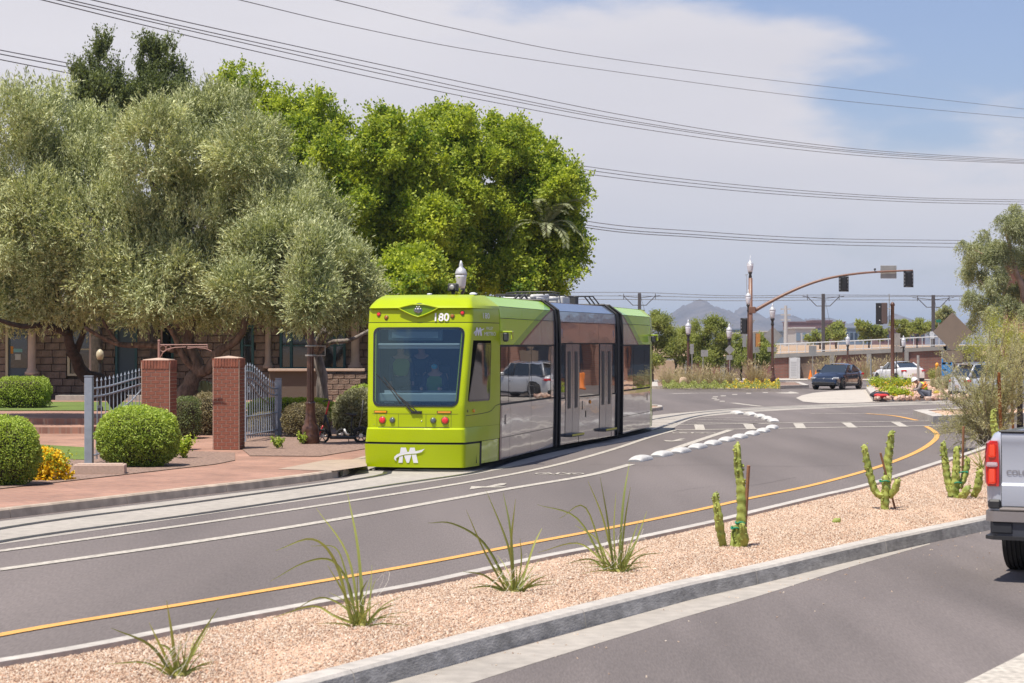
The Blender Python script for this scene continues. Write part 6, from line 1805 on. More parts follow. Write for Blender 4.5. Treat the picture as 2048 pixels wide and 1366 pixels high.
# ------------------------------------------------------------------ traffic signals
def sig_back(root, c, h, w, rz=0.0, m=None):
    """a three-lamp signal seen from behind: backplate with louvre slots, housing, visors beyond"""
    M_ = Matrix.Translation(c) @ Matrix.Rotation(rz, 4, 'Z')
    mb = MB(); mb.box((0, 0, 0), (w, .02, h), bev=.004)
    o = meshobj('backplate', [M_ @ Vector(p) for p in mb.v], mb.f, M_sigblack, root)
    mb = MB(); mb.box((.03 * w, -.10, 0), (w * .42, .18, h * .86), bev=.02)
    for k in (-1, 0, 1): mb.box((.03 * w, -.10, k * h * .28 + h * .14), (w * .44, .19, .012))
    meshobj('signal_housing', [M_ @ Vector(p) for p in mb.v], mb.f, m or M_sigblack, root)
    mb = MB()
    for k in range(4):
        for s_ in (-1, 1): mb.box((s_ * w * .40, -.014, (k - 1.5) * h * .22), (w * .07, .006, h * .10))
    for s_ in (-1, 1): mb.box((0, -.014, s_ * h * .46), (w * .5, .006, h * .018))
    meshobj('louvre_slot', [M_ @ Vector(p) for p in mb.v], mb.f, mat('sky_showing_slot', (.35, .36, .38), .6), root)
    mb = MB()
    for k in (-1, 0, 1): mb.lathe([(.15, 0), (.15, .2)], (.03 * w, .02, k * h * .28), 12, Matrix.Rotation(-pi / 2, 3, 'X'))
    meshobj('visor', [M_ @ Vector(p) for p in mb.v], mb.f, M_sigblack, root)
dS = G(0, 768, .1).y
sr = empty('traffic_signal', (D(1500, 0, dS).x, dS, .1), 0, 'brown mast arm traffic signal curving over the road with two signal heads seen from behind', 'traffic signal')
so_ = Vector(sr.location)
def SP(x, y, dd=0): return D(x, y, dS + dd) - so_
mb = MB(); mb.tube([SP(1501, 768), SP(1501, 556)], [.16, .125], 14); mb.lathe([(.28, 0), (.28, .1), (.18, .2)], (SP(1501, 768).x, 0, 0), 14); mb.build('mast', M_brown_l, sr, True)
arm = [SP(1508, 622), SP(1540, 604), (SP(1575, 586)), SP(1610, 571), SP(1645, 559.5), SP(1680, 552), SP(1720, 546.5), SP(1760, 543.5), SP(1800, 541.7), SP(1826, 541)]
mb = MB(); P, R_ = limb(arm, .115, .05); mb.tube(P, R_, 12); mb.build('mast_arm', M_brown_l, sr, True)
mb = MB(); mb.box(SP(1504, 620), (.42, .34, .42), bev=.03); mb.build('arm_bracket', M_brown_l, sr)
sig_back(sr, SP(1687.5, 568, -.15), 30.5 * dS / F, 20 * dS / F, .05); sig_back(sr, SP(1817, 558.5, -.15), 32 * dS / F, 20 * dS / F, .1)
mb = MB(); mb.box(SP(1777, 544, .12), (32 * dS / F, .03, 26 * dS / F), bev=.008); mb.build('street_sign_back', M_signback, sr)
mb = MB(); mb.tube([SP(1749.5, 544), SP(1749.5, 540)], .03, 6); mb.box(SP(1749.8, 538.5), (.1, .25, .12), bev=.02); mb.build('detector_camera', M_sigblack, sr)
sig_back(sr, SP(1489.5, 652, .3), 32 * dS / F, 17 * dS / F, -.15)
# lamp on top of the mast
g0 = SP(1500.5, 557).z; s = 1.05
mb = MB(); mb.lathe([(.07, 0), (.11, .1), (.08, .25), (.13, .36), (.13, .42)], (SP(1500.5, 0).x, 0, g0), 14); mb.build('lamp_collar', MATS['lamp_collar_black'], sr, True)
mb = MB(); mb.lathe([(.13, .40), (.16, .5), (.2, .8), (.21, .86)], (SP(1500.5, 0).x, 0, g0), 16); mb.build('lamp_globe', M_globe, sr, True)
mb = MB(); mb.lathe([(.21, .86), (.21, .9), (.14, 1.02), (.06, 1.1), (.05, 1.2), (.02, 1.26), (.012, 1.45)], (SP(1500.5, 0).x, 0, g0), 16); mb.build('lamp_cap', M_globe_cap, sr, True)
mb = MB(); mb.tube([SP(1493.5, 590), SP(1493.5, 549)], .018, 6); mb.tube([SP(1490, 550), SP(1496, 549)], .02, 5); mb.build('antenna_rod', M_galv, sr)
# brown post with pedestrian/vehicle signal box
d2 = G(0, 772, .15).y
s2 = empty('traffic_signal', (D(1785, 0, d2).x, d2, .15), 0, 'plain brown signal post on the corner island with one black signal box on its left', 'traffic signal')
o2 = Vector(s2.location)
mb = MB(); mb.lathe([(.16, 0), (.16, .15), (.11, .2), (.105, D(0, 612, d2).z - .15), (.14, D(0, 611, d2).z - .15), (.13, D(0, 609, d2).z - .1), (.06, D(0, 607, d2).z - .08), (.002, D(0, 606, d2).z - .07)], (0, 0, 0), 14); mb.build('post', M_brown, s2, True)
mb = MB(); c = D(1764, 627.5, d2) - o2; mb.box((c.x - .16, -.1, c.z), (.44, .02, 43 * d2 / F), bev=.01); mb.build('backplate', M_sigblack, s2)
mb = MB(); mb.box((c.x + .12, -.05, c.z + .03), (.34, .3, 42 * d2 / F), bev=.03); mb.build('signal_housing', mat('signal_brown_side', (.10, .07, .065), .5), s2)
mb = MB(); mb.box((c.x - .16, -.115, c.z + .4), (.05, .01, .05)); mb.box((c.x - .16, -.115, c.z - .38), (.05, .01, .05)); mb.build('bolt', M_globe, s2)
mb = MB(); mb.tube([(D(1776, 0, d2).x - o2.x, 0, c.z + .3), (0, 0, c.z + .3)], .03, 6); mb.tube([(D(1779, 0, d2).x - o2.x, .1, c.z - .6), (D(1779, 0, d2).x - o2.x, .1, D(0, 593, d2).z)], .025, 6); mb.build('bracket', M_galv, s2)

# ------------------------------------------------------------------ signs seen from behind
def sign(label, x, yb, plates, post=True, pm=None, d=None, z0=.05, w=.03, ytop=None):
    d_ = d or G(0, yb, z0).y
    root = empty('road_sign', (D(x, 0, d_).x, d_, z0), 0, label, 'road sign')
    o0 = Vector(root.location); tops = []
    for (kind, cx, cy, rx, ry, m) in plates:
        c = D(cx, cy, d_ - .05) - o0; a = rx * d_ / F; b = ry * d_ / F
        if kind == 'd': poly = [(0, -b), (a, 0), (0, b), (-a, 0)]
        elif kind == 't': poly = [(0, -b), (a, b), (-a, b)]
        else: poly = [(-a, -b), (a, -b), (a, b), (-a, b)]
        mb = MB(); mb.slab(poly, c + Vector((0, .03, 0)), (1, 0, 0), (0, 0, 1), (0, -1, 0), .012)
        mb.build('sign_plate', m, root); tops.append(c.z + b)
    if post:
        zt = (D(0, ytop, d_).z - z0) if ytop else max(tops) - .02
        mb = MB(); mb.tube([(0, 0, 0), (0, 0, zt)], w, 6); mb.build('post', pm or M_galv, root)
        mb = MB()
        for z in tops: mb.ball((0, -.035, z - .12), .02, 6, 4)
        mb.build('bolt', M_galv, root)
    return root
sb = M_signback
sign('big brown diamond sign back on a bare metal post in front of the eucalyptus', 1905.7, 809, [('d', 1905, 663.5, 39, 39, M_signbrown), ('r', 1906, 713, 19.5, 11.5, M_signbrown)], d=90.5, ytop=632)
sign('small square sign back on a thin post behind the dark blue sedan', 1625.5, 759, [('r', 1625.5, 701.5, 7.6, 9.8, sb)])
sign('small pale sign back on a thin post among the dry grass of the island', 1406, 760, [('r', 1409, 706.5, 7, 6.6, sb)], d=131)
sign('diamond sign back with a plate below, beside the slim lamp before the wall', 1459.5, 762, [('d', 1459.5, 699.5, 9.8, 9.8, sb), ('r', 1459, 715, 6, 4.7, sb)], d=132.6)
sign('large grey diamond sign back beside the lamp post at the end of the planted island', 1546.5, 768, [('d', 1545.8, 672, 19, 19, sb), ('r', 1544, 698.8, 9.2, 4.6, sb)], d=G(0, 766.0, .1).y + .6)
sign('cluster of grey and orange rectangular sign backs beside the signal mast', 1510.7, 762, [('r', 1503, 680.5, 8.5, 13.5, sb), ('r', 1515.5, 680.5, 5, 13.5, mat('orange_sign_back', (.50, .22, .06), .6)), ('r', 1512, 700, 8, 6, sb), ('r', 1489, 681, 4, 13, sb)])
sign('grey triangular yield sign back fixed near the signal mast above the rectangular signs', 1498.5, 766, [('t', 1498.5, 649.5, 12, 10, sb)])
sign('pair of dull sign backs on a thin dark post behind the brown signal post', 1793, 773, [('r', 1794.5, 679, 6.3, 12.3, sb), ('r', 1794, 698, 6, 6, sb)], pm=M_sigblack)
sign('tiny sign back on the first lamp post among the mesquite trees', 1384, 760, [('r', 1384, 698, 3.6, 10, sb)], d=132.6)
sign('grey ribbed metal post standing behind the white sedan boot', 1836.5, 762, [], post=True, ytop=695, w=.065) if False else None
pp = G(0, 760, .05).y
o = MB(); o.tube([(0, 0, 0), (0, 0, D(0, 695, pp).z)], .07, 8); o = o.build('bollard', M_galv, loc=(D(1836.3, 0, 112).x, 112, .0)); tag(o, 'pale metal post without a sign, rising in front of the white sedan', 'post')
o.scale = (1, 1, .85)
o = MB(); o.tube([(0, 0, 0), (0, 0, 1.5)], .05, 8); o = o.build('bollard', M_galv, loc=(D(1741.8, 0, 146).x, 146, .05)); tag(o, 'short pale post between the dark sedan and the white sedan', 'post')
sign('yellow diamond warning sign at the right edge of the picture', 2048, 775, [('d', 2050, 672, 10, 11, mat('warning_yellow', (.75, .42, .02), .5))])
sign('blue information sign with white lettering behind the barrel cacti', 1894, 770, [('r', 1894, 734.5, 10.5, 17, mat('sign_blue', (.03, .22, .55), .5)), ('r', 1888, 727, 3.5, 2.2, mat('sign_white', (.7, .7, .7), .5)), ('r', 1899, 727, 3, 2, MATS['sign_white']), ('r', 1889, 740, 4, 1, MATS['sign_white'])])
sign('small green street name sign beside the overhead wire pole', 1877.5, 757, [('r', 1877.5, 642, 5, 2.8, mat('sign_green', (.01, .16, .10), .5))], d=166)
sign('small white box plate on the overhead wire pole above the railing', 1864.5, 757, [('r', 1864.5, 670, 4.6, 7, mat('sign_white2', (.6, .62, .64), .5))], d=160)
# cabinet
p = G(1589, 757.5); mb = MB(); w_ = 21 * p.y / F; h_ = 42 * p.y / F
root = empty('utility_cabinet', (p.x, p.y, 0), 0, 'pale grey metal utility cabinet against the brick wall beside the lamp posts', 'cabinet')
mb.box((0, 0, h_ / 2), (w_ * .98, .6, h_), bev=.02); mb.build('cabinet_body', mat('cabinet_grey', (.48, .48, .49), .5, vary=.05), root)
mb = MB(); mb.box((-.12, -.31, h_ / 2 - .02), (w_ * .68, .02, h_ * .9), bev=.01)
mb.build('cabinet_door', mat('cabinet_door_grey', (.55, .55, .56), .5), root)
mb = MB()
for k in range(9): mb.box((-.12, -.325, h_ * (.15 + .08 * k)), (w_ * .55, .01, .02))
mb.build('louvre', mat('cabinet_slot', (.3, .3, .3), .6), root)

# ------------------------------------------------------------------ retaining wall, railing, light rail line
wall_path = [Vector((-14, 163, 0)), D(1340, 0, 160), D(1545, 0, 158), D(1640, 0, 157), D(1890, 0, 154), D(1960, 0, 156)]
wall_path = [Vector((p.x, p.y, 0)) for p in wall_path]
ztop = lambda x: float(np.interp(x, [-14, D(1340, 0, 160).x, D(1545, 0, 158).x, D(1700, 0, 156).x, D(1890, 0, 154).x, 50], [1.35, 1.45, 1.85, 2.1, 2.45, 2.5]))
WR = empty('retaining_wall', (20, 157, 0), 0, 'long red brick retaining wall with grey concrete pilasters and coping behind the junction', 'wall')
wo = Vector(WR.location)
M_wb = [brickmat('wall_brick_red', (.21, .075, .055), (.15, .055, .045), (.16, .12, .10), .4, .11, axes='XZ', msize=.02), brickmat('wall_brick_brown', (.19, .12, .085), (.13, .085, .065), (.14, .11, .09), .4, .11, axes='XZ', msize=.02)]
M_pil = mat('pilaster_concrete', (.22, .21, .20), .9, vary=.12, vscale=2)
WP = resample(wall_path, 2.75)
for k in range(len(WP) - 1):
    a, b = WP[k], WP[k + 1]; d_ = (b - a)
    if d_.length < .6: continue
    ang = atan2(d_.y, d_.x); z1 = ztop(a.x) - .30; m_ = (a + b) / 2 - wo
    mb = MB(); z2 = ztop(b.x) - .30
    n_ = Vector((d_.y, -d_.x, 0)).normalized() * .1
    A_, B_ = a - wo, b - wo
    mb.add([A_ + n_, B_ + n_, B_ + n_ + Vector((0, 0, z2)), A_ + n_ + Vector((0, 0, z1)), A_ - n_, B_ - n_, B_ - n_ + Vector((0, 0, z2)), A_ - n_ + Vector((0, 0, z1))], [(0, 1, 2, 3), (3, 2, 6, 7), (5, 4, 7, 6)])
    mb.build('brick_panel', M_wb[(k // 1) % 2], WR)
    mb = MB(); mb.box((A_.x, A_.y - .14, z1 / 2), (.36, .30, z1 - .01), bev=.02, rz=ang); mb.build('pilaster', M_pil, WR)
    mb = MB(); n2_ = n_.normalized() * .28
    mb.add([A_ + n2_ + Vector((0, 0, z1)), B_ + n2_ + Vector((0, 0, z2)), B_ + n2_ + Vector((0, 0, z2 + .30)), A_ + n2_ + Vector((0, 0, z1 + .30)),
            A_ - n2_ + Vector((0, 0, z1)), B_ - n2_ + Vector((0, 0, z2)), B_ - n2_ + Vector((0, 0, z2 + .30)), A_ - n2_ + Vector((0, 0, z1 + .30))], [(0, 1, 2, 3), (3, 2, 6, 7), (4, 5, 1, 0), (5, 4, 7, 6)])
    mb.build('coping', M_pil, WR)
RL = empty('railing', (20, 157, 0), 0, 'white metal railing along the top of the brick retaining wall', 'railing')
M_rail = mat('railing_white', (.62, .62, .62), .5, .2)
xr0 = D(1552, 0, 157).x
RP = [p for p in resample([wall_path[2], wall_path[3], wall_path[4], Vector((D(2060, 0, 156).x, 156, 0))], .62)]
for a, b in zip(RP[:-1], RP[1:]):
    za, zb = ztop(a.x), ztop(b.x); A_, B_ = a - wo + Vector((0, .1, za)), b - wo + Vector((0, .1, zb))
    mb = MB(); mb.tube([A_, A_ + Vector((0, 0, .72))], .032, 5); mb.build('baluster', M_rail, RL)
for zoff, r in ((.72, .04), (.10, .03)):
    mb = MB(); mb.tube([p - wo + Vector((0, .1, ztop(p.x) + zoff)) for p in RP], r, 5); mb.build('rail_bar', M_rail, RL)
# ground behind the wall
mb = MB(); mb.add([(-60, 163.5, 1.2), (70, 158, 2.0), (200, 158, 2.0), (400, 700, 2.6), (-300, 700, 2.0)], [(0, 1, 2, 3, 4)])
tag(mb.build('embankment', M_desert), kind='structure')
# catenary poles and wires
M_cat = mat('catenary_pole', (.09, .085, .09), .6, .3)
cps = [(1279, 586, 172), (1646.5, 587.5, 172), (1866.5, 590, 172)]
for k, (x, yt, d_) in enumerate(cps):
    lab = ('dark overhead wire pole showing just above the streetcar rear end', 'dark overhead wire pole behind the railing between the lamp and the signal heads', 'dark overhead wire pole behind the big brown diamond sign')[k]
    b0 = D(x, 0, d_); zt = D(0, yt, d_).z
    root = empty('catenary_pole', (b0.x, d_, 1.9), 0, lab, 'utility pole', 'light rail overhead wire poles')
    mb = MB(); mb.box((0, 0, (zt - 1.9) / 2), (.26, .26, zt - 1.9), bev=.02); mb.build('pole', M_cat, root)
    for s_ in (-1, 1):
        T_ = zt - 1.9; mb = MB(); mb.tube([(0, 0, T_ - 1.0), (s_ * .55, 0, T_ - 1.0), (s_ * 1.3, 0, T_ - .25)], .035, 5); mb.tube([(0, 0, T_ - .4), (s_ * 1.7, 0, T_ - .2)], .025, 5); mb.tube([(s_ * 1.3, 0, T_ - .5), (s_ * 1.3, 0, T_ - .05)], .03, 5)
        mb.build('cantilever_arm', M_cat, root)
    mb = MB(); mb.tube([(.1, 0, zt - 2.2), (1.6, 3.5, .1)], .012, 4); mb.build('guy_wire', M_cat, root)
def wire(label, pts, r, group, n=6, name='overhead_wire', cat='wire'):
    P = smooth([Vector(p) for p in pts], 8)
    c = P[0].copy(); mb = MB(); mb.tube([p - c for p in P], r, 4)
    o = mb.build(name, M_wire, loc=c); return tag(o, label, cat, group)
for yy, lab in (((585, 590, 591), 'uppermost light rail contact line strung between the dark overhead poles'), ((592, 594, 593), 'middle light rail line strung between the dark overhead poles'), ((599, 600, 600), 'lowest light rail line strung between the dark overhead poles')):
    wire(lab, [D(1090, yy[0], 172), D(1279, yy[0], 172), D(1460, yy[1] + 1.5, 172), D(1646, yy[1], 172), D(1866, yy[2], 172), D(2100, yy[2], 172)], .022, 'light rail overhead lines')

# high-voltage lines crossing the sky, sagging spans
DW = 150.0
def pline(label, px, r=.03, group='power lines crossing the sky', d0=90.0, d1=260.0):
    xs = [p[0] for p in px]
    pts = [D(x, y, d0 + (d1 - d0) * (x - xs[0]) / (xs[-1] - xs[0])) for x, y in px]
    return wire(label, pts, r * 1.0, group, name='power_line', cat='power line')
pline('topmost single power line, entering at the top centre of the sky', [(560, -25), (680, 2), (900, 55), (1160, 108), (1500, 155), (1800, 190), (2048, 218), (2250, 240)], .022)
pline('second single power line from the top, just below the topmost one', [(380, -22), (480, 0), (700, 52), (960, 103), (1300, 153), (1650, 198), (2048, 236), (2250, 252)], .022)
for k, (lab, a) in enumerate((('highest of the four lines in the thick bundle crossing the whole sky', [(100, -18), (185, 0), (400, 50), (760, 129), (1000, 180), (1240, 229), (1500, 272), (1760, 302), (2048, 319), (2250, 326)]),
                         ('second line from the top in the thick bundle crossing the whole sky', [(60, -18), (140, 0), (400, 60), (760, 139), (1000, 191), (1240, 238), (1500, 278), (1760, 306), (2048, 322), (2250, 329)]),
                         ('third line from the top in the thick bundle crossing the whole sky', [(40, -18), (115, 0), (400, 66), (760, 147), (1000, 197), (1240, 242), (1500, 281), (1760, 309), (2048, 325), (2250, 332)]),
                         ('lowest line of the thick bundle crossing the whole sky', [(10, -18), (85, 0), (400, 77), (760, 158), (1000, 207), (1240, 251), (1500, 288), (1760, 314), (2048, 327), (2250, 334)]))):
    pline(lab, a, .028)
for k, (lab, a) in enumerate((('upper line of the bundle passing behind the tree tops from the left edge', [(-60, 88), (0, 100), (300, 160), (690, 250), (1160, 331), (1500, 372), (1800, 394), (2048, 400)]),
                         ('middle line of the bundle passing behind the tree tops from the left edge', [(-60, 96), (0, 108), (300, 168), (690, 258), (1160, 338), (1500, 378), (1800, 398), (2048, 404)]),
                         ('lower line of the bundle passing behind the tree tops from the left edge', [(-60, 107), (0, 119), (300, 180), (690, 266), (1160, 346), (1500, 384), (1800, 403), (2048, 409)]))):
    pline(lab, a, .035, d0=130, d1=300)
for k, (lab, a) in enumerate((('upper of the lowest three power lines right of the tree row', [(700, 330), (1160, 440), (1400, 463), (1650, 477), (1930, 481)]),
                         ('middle of the lowest three power lines right of the tree row', [(700, 336), (1160, 448), (1400, 470), (1650, 483), (1930, 487)]),
                         ('bottom of the lowest three power lines right of the tree row', [(700, 342), (1160, 453), (1400, 475), (1650, 489), (1930, 495)]))):
    pline(lab, a, .04, d0=160, d1=330)

# ------------------------------------------------------------------ background trees, far buildings, mountains
def small_tree(label, bx, d_, bl, nt_, m=None, z0=.05, leaf=(.12, .05), seed=1, bark=None, name='mesquite_tree', **kw):
    b0 = D(bx, 0, d_)
    ymean = sum(b[1] for b in bl) / len(bl); 
    c0 = Vector((b0.x, d_, z0)); mid = D(bx, ymean, d_)
    K = dict(per=9, tw=.5, up=.4, out=.8, rnd=.7, subr=(.25, .5), sub=6); K.update(kw)
    return tree(name, label, (b0.x, d_, z0), [([c0, c0.lerp(mid, .5), mid], .10, .05), ([c0.lerp(mid, .4), D(bx - 12, ymean - 8, d_)], .05, .02), ([c0.lerp(mid, .4), D(bx + 12, ymean - 8, d_)], .05, .02)], bark or M_bark_d,
         px_blobs(bl, d_, .8, seed=seed), ntw=nt_, mat_=m or L_mesq, leaf=leaf, seed=seed, **K)
small_tree('mesquite tree directly right of the streetcar rear, leftmost of the small trees', 1305, 136, [(1305, 655, 22), (1325, 650, 22), (1300, 690, 22), (1330, 685, 26), (1345, 665, 14), (1318, 636, 10), (1350, 700, 16), (1310, 712, 16)], 3600, seed=101)
small_tree('mesquite tree behind the far left street lamp', 1352, 142, [(1355, 680, 22), (1372, 672, 18), (1385, 690, 18), (1360, 705, 20), (1390, 705, 14)], 2600, seed=102)
small_tree('mesquite tree with a ragged top just right of the far left street lamp', 1420, 140, [(1405, 672, 20), (1425, 660, 20), (1402, 695, 20), (1430, 690, 24), (1450, 690, 18), (1412, 712, 18), (1440, 715, 14), (1397, 650, 8), (1432, 643, 8)], 3400, seed=103)
small_tree('small tree behind the slim lamp post before the wall', 1482, 146, [(1475, 690, 16), (1490, 700, 18), (1470, 712, 14), (1488, 716, 14)], 1800, seed=104)
small_tree('small light tree right of the signal mast before the brick wall', 1518, 145, [(1520, 690, 14), (1530, 706, 14), (1512, 712, 13), (1535, 695, 10)], 1600, seed=105, m=L_mesq)
small_tree('low green tree on the embankment right of the middle overhead pole', 1672, 230, [(1660, 660, 12), (1680, 652, 14), (1672, 668, 12)], 900, z0=2.1, seed=106, m=L_mesq, leaf=(.2, .1))
small_tree('round green tree behind the railing left of the black signal box', 1738, 220, [(1725, 655, 12), (1742, 662, 14), (1755, 668, 12), (1735, 672, 12), (1765, 662, 10)], 1400, z0=2.1, seed=107, leaf=(.2, .1))
small_tree('small green tree behind the plain brown signal post', 1802, 230, [(1800, 652, 12), (1803, 664, 10)], 700, z0=2.1, seed=108, leaf=(.2, .1))
small_tree('thin umbrella-shaped tree behind the railing right of the signal post', 1834, 210, [(1828, 656, 9), (1840, 656, 10), (1835, 650, 8)], 600, z0=2.1, seed=109, leaf=(.18, .08))
small_tree('pale tree left of the right overhead pole on the embankment', 1862, 220, [(1858, 658, 9), (1872, 656, 8)], 600, z0=2.1, seed=110, leaf=(.18, .08))
small_tree('low shrubby tree on the embankment left of the middle overhead pole', 1640, 210, [(1632, 674, 8), (1648, 672, 9), (1620, 678, 6)], 500, z0=2.1, seed=111, leaf=(.18, .08))
small_tree('small tree peeping over the left corner of the big brown diamond sign', 1893, 180, [(1890, 628, 9), (1900, 634, 8), (1886, 640, 8)], 700, z0=1.9, seed=112, m=L_euc, leaf=(.18, .07))
# eucalyptus at the right edge
dE = 118.0
eb = [(2045, 425, 34), (2010, 455, 34), (1985, 480, 28), (2050, 480, 50), (1960, 500, 26), (1930, 485, 14), (2010, 520, 44), (1950, 540, 26), (2060, 540, 45), (1985, 570, 34), (1945, 590, 18), (2030, 600, 34), (1960, 615, 22), (1990, 625, 22), (2080, 600, 50), (1935, 525, 14), (2030, 560, 30), (1945, 640, 10), (2090, 440, 50)]
b0 = D(2075, 0, dE)
tree('eucalyptus_tree', 'tall grey-green eucalyptus with drooping foliage at the right edge', (b0.x, dE, .1),
     [([Vector((b0.x, dE, .1)), D(2060, 650, dE), D(2045, 580, dE), D(2025, 520, dE), D(2010, 450, dE)], .35, .08),
      ([D(2060, 640, dE), D(2020, 605, dE), D(1985, 590, dE), D(1960, 560, dE)], .13, .03), ([D(2024, 700, dE), D(2022, 640, dE), D(2018, 600, dE)], .10, .04),
      ([D(2030, 540, dE), D(1990, 520, dE), D(1950, 500, dE)], .10, .02)], mat('eucalyptus_bark', (.33, .22, .16), .8, vary=.3, vscale=2),
     px_blobs(eb, dE, 1.8, seed=90), ntw=9500, mat_=L_euc, per=9, tw=.65, leaf=(.17, .04), up=0.0, out=.35, rnd=.35, droop=1.0, subr=(.25, .42), sub=4, seed=91)

# far buildings
def far_building(label, x0, x1, yt, yb, d_, m, m2, storeys=2, bays=6, roof=None, dep=20):
    a = D(x0, yb, d_); b = D(x1, yt, d_); w_ = b.x - a.x; z0 = min(a.z, 2.2) - .5; h_ = b.z - z0
    root = empty('far_building', ((a.x + b.x) / 2, d_, z0), 0, label, 'building')
    mb = MB(); mb.box((0, dep / 2, h_ / 2), (w_, dep, h_)); mb.build('wall', m, root)
    for s in range(storeys):
        for k in range(bays):
            mb = MB(); ww = w_ / bays
            mb.box((-w_ / 2 + ww * (k + .5), -.1, h_ * (s + .55) / storeys), (ww * .62, .25, h_ / storeys * .42)); mb.build('window', m2, root)
    mb = MB(); mb.box((0, dep / 2, h_ + .2), (w_ + .8, dep + .8, .4)); mb.build('roof', roof or m, root)
    return root
M_fb1 = mat('far_maroon_wall', (.16, .09, .10), .8); M_fb2 = mat('far_white_wall', (.42, .42, .42), .8); M_fb3 = mat('far_blue_wall', (.14, .20, .28), .7); M_fg = mat('far_glass', (.03, .05, .08), .2); M_fb4 = mat('far_tan_wall', (.32, .26, .20), .9)
far_building('long low maroon building on the horizon left of the middle overhead pole', 1578, 1690, 645, 664, 900, M_fb1, M_fg, 1, 12)
far_building('low maroon upper block rising behind the long maroon building', 1626, 1664, 642, 660, 960, M_fb1, M_fg, 1, 4)
far_building('pale grey warehouse on the horizon right of the signal mast', 1520, 1572, 664, 678, 700, M_fb2, M_fb3, 2, 6)
far_building('dark blue building below the maroon one on the horizon', 1570, 1640, 663, 680, 650, M_fb3, M_fg, 2, 8)
far_building('white gabled warehouse on the horizon left of the overhead pole', 1590, 1628, 657, 676, 600, M_fb2, M_fb3, 1, 3)
far_building('small bluish building showing between the mesquite trees', 1430, 1478, 660, 690, 620, M_fb3, M_fb2, 2, 5)
far_building('pale small building behind the slim lamp post on the horizon', 1464, 1490, 668, 690, 560, M_fb2, M_fb3, 1, 3)
far_building('low brown building on the horizon behind the small green tree', 1760, 1850, 660, 672, 800, M_fb1, M_fg, 1, 9)
far_building('dark low building on the horizon left of the black signal box', 1690, 1760, 657, 668, 850, M_fb3, M_fg, 1, 8)
p_ = D(1571.5, 0, 420); mb = MB(); mb.tube([(0, 0, 0), (0, 0, D(0, 611, 420).z)], [.5, .28], 8)
for z_ in (.72, .82, .93): mb.box((0, 0, D(0, 611, 420).z * z_), (2.0, .3, .25))
tag(mb.build('transmission_pole', mat('pole_pale', (.42, .42, .42), .7), loc=(p_.x, 420, 0)), 'slender pale transmission pole on the horizon right of the signal mast', 'utility pole')

def mountain(label, ridge, d_, m, base=.0, seed=1, dep=1500):
    rng = random.Random(seed); n = 150; nr = 26
    xs = [r[0] for r in ridge]; X = [xs[0] + (xs[-1] - xs[0]) * k / n for k in range(n + 1)]
    H_ = [max(0.0, (Y0 + 1.1 * sin(x * .9) * sin(x * .37) + .7 * sin(x * 1.7 + 1) - float(np.interp(x, xs, [r[1] for r in ridge]))) * d_ / F) for x in X]
    ph = [(rng.uniform(.02, .25), rng.uniform(0, 6), rng.uniform(.3, 1)) for _ in range(14)]
    V = []; Q = []
    for j in range(nr + 1):
        t = j / nr  # 0 foot (near) .. 1 ridge
        for k, x in enumerate(X):
            gul = sum(a * sin(x * f + p + t * 3 * f * 10) for f, p, a in ph) / 14
            h = H_[k] * (t ** 1.25) * (1 + .30 * gul * (1 - t) * 2) 
            y = d_ - dep * (1 - t) + gul * dep * .25 * (1 - t) * 2
            V.append(((x - 1024) * d_ / F, y, max(-5, h + 2.6 * t)))
    for k, x in enumerate(X): V.append(((x - 1024) * d_ / F, d_ + 600, -5))
    w = n + 1
    for j in range(nr + 1):
        for k in range(n): Q.append((j * w + k, j * w + k + 1, (j + 1) * w + k + 1, (j + 1) * w + k))
    o = meshobj('mountain', V, Q, m, None, True); o['kind'] = 'structure'; o['label'] = label; return o
M_mtn = mat('mountain_rock', (.105, .085, .08), .95, vary=.45, vscale=.012, bump=1.0, bscale=.02, bdist=25)
mountain('hazy rocky mountain', [(1180, 675), (1240, 655), (1300, 640), (1340, 628), (1352, 621), (1365, 611), (1376, 609), (1385, 604), (1398, 598.5), (1408, 600), (1414, 603), (1425, 612), (1433, 613), (1445, 618), (1456, 620), (1465, 625), (1476, 629), (1485, 633), (1500, 640), (1530, 650), (1560, 660), (1600, 675)], 6000, M_mtn, seed=3)
mountain('hazy rocky mountain', [(1440, 672), (1462, 650), (1470, 622), (1480, 615), (1490, 613), (1500, 616), (1510, 624), (1522, 634), (1530, 638), (1540, 633), (1552, 629), (1566, 628), (1580, 629.5), (1592, 633), (1603, 640), (1612, 638), (1625, 636.5), (1640, 638), (1650, 635), (1662, 636), (1676, 642), (1690, 650), (1710, 644), (1720, 643), (1730, 649), (1750, 656), (1790, 665), (1830, 676)], 6400, M_mtn, seed=5)
mountain('hazy rocky mountain', [(1740, 665), (1765, 650), (1778, 632), (1788, 626.5), (1797, 632), (1810, 637), (1824, 643), (1845, 652), (1875, 660), (1920, 650), (1960, 632), (2000, 615), (2050, 605), (2100, 620), (2180, 660)], 6200, M_mtn, seed=7)
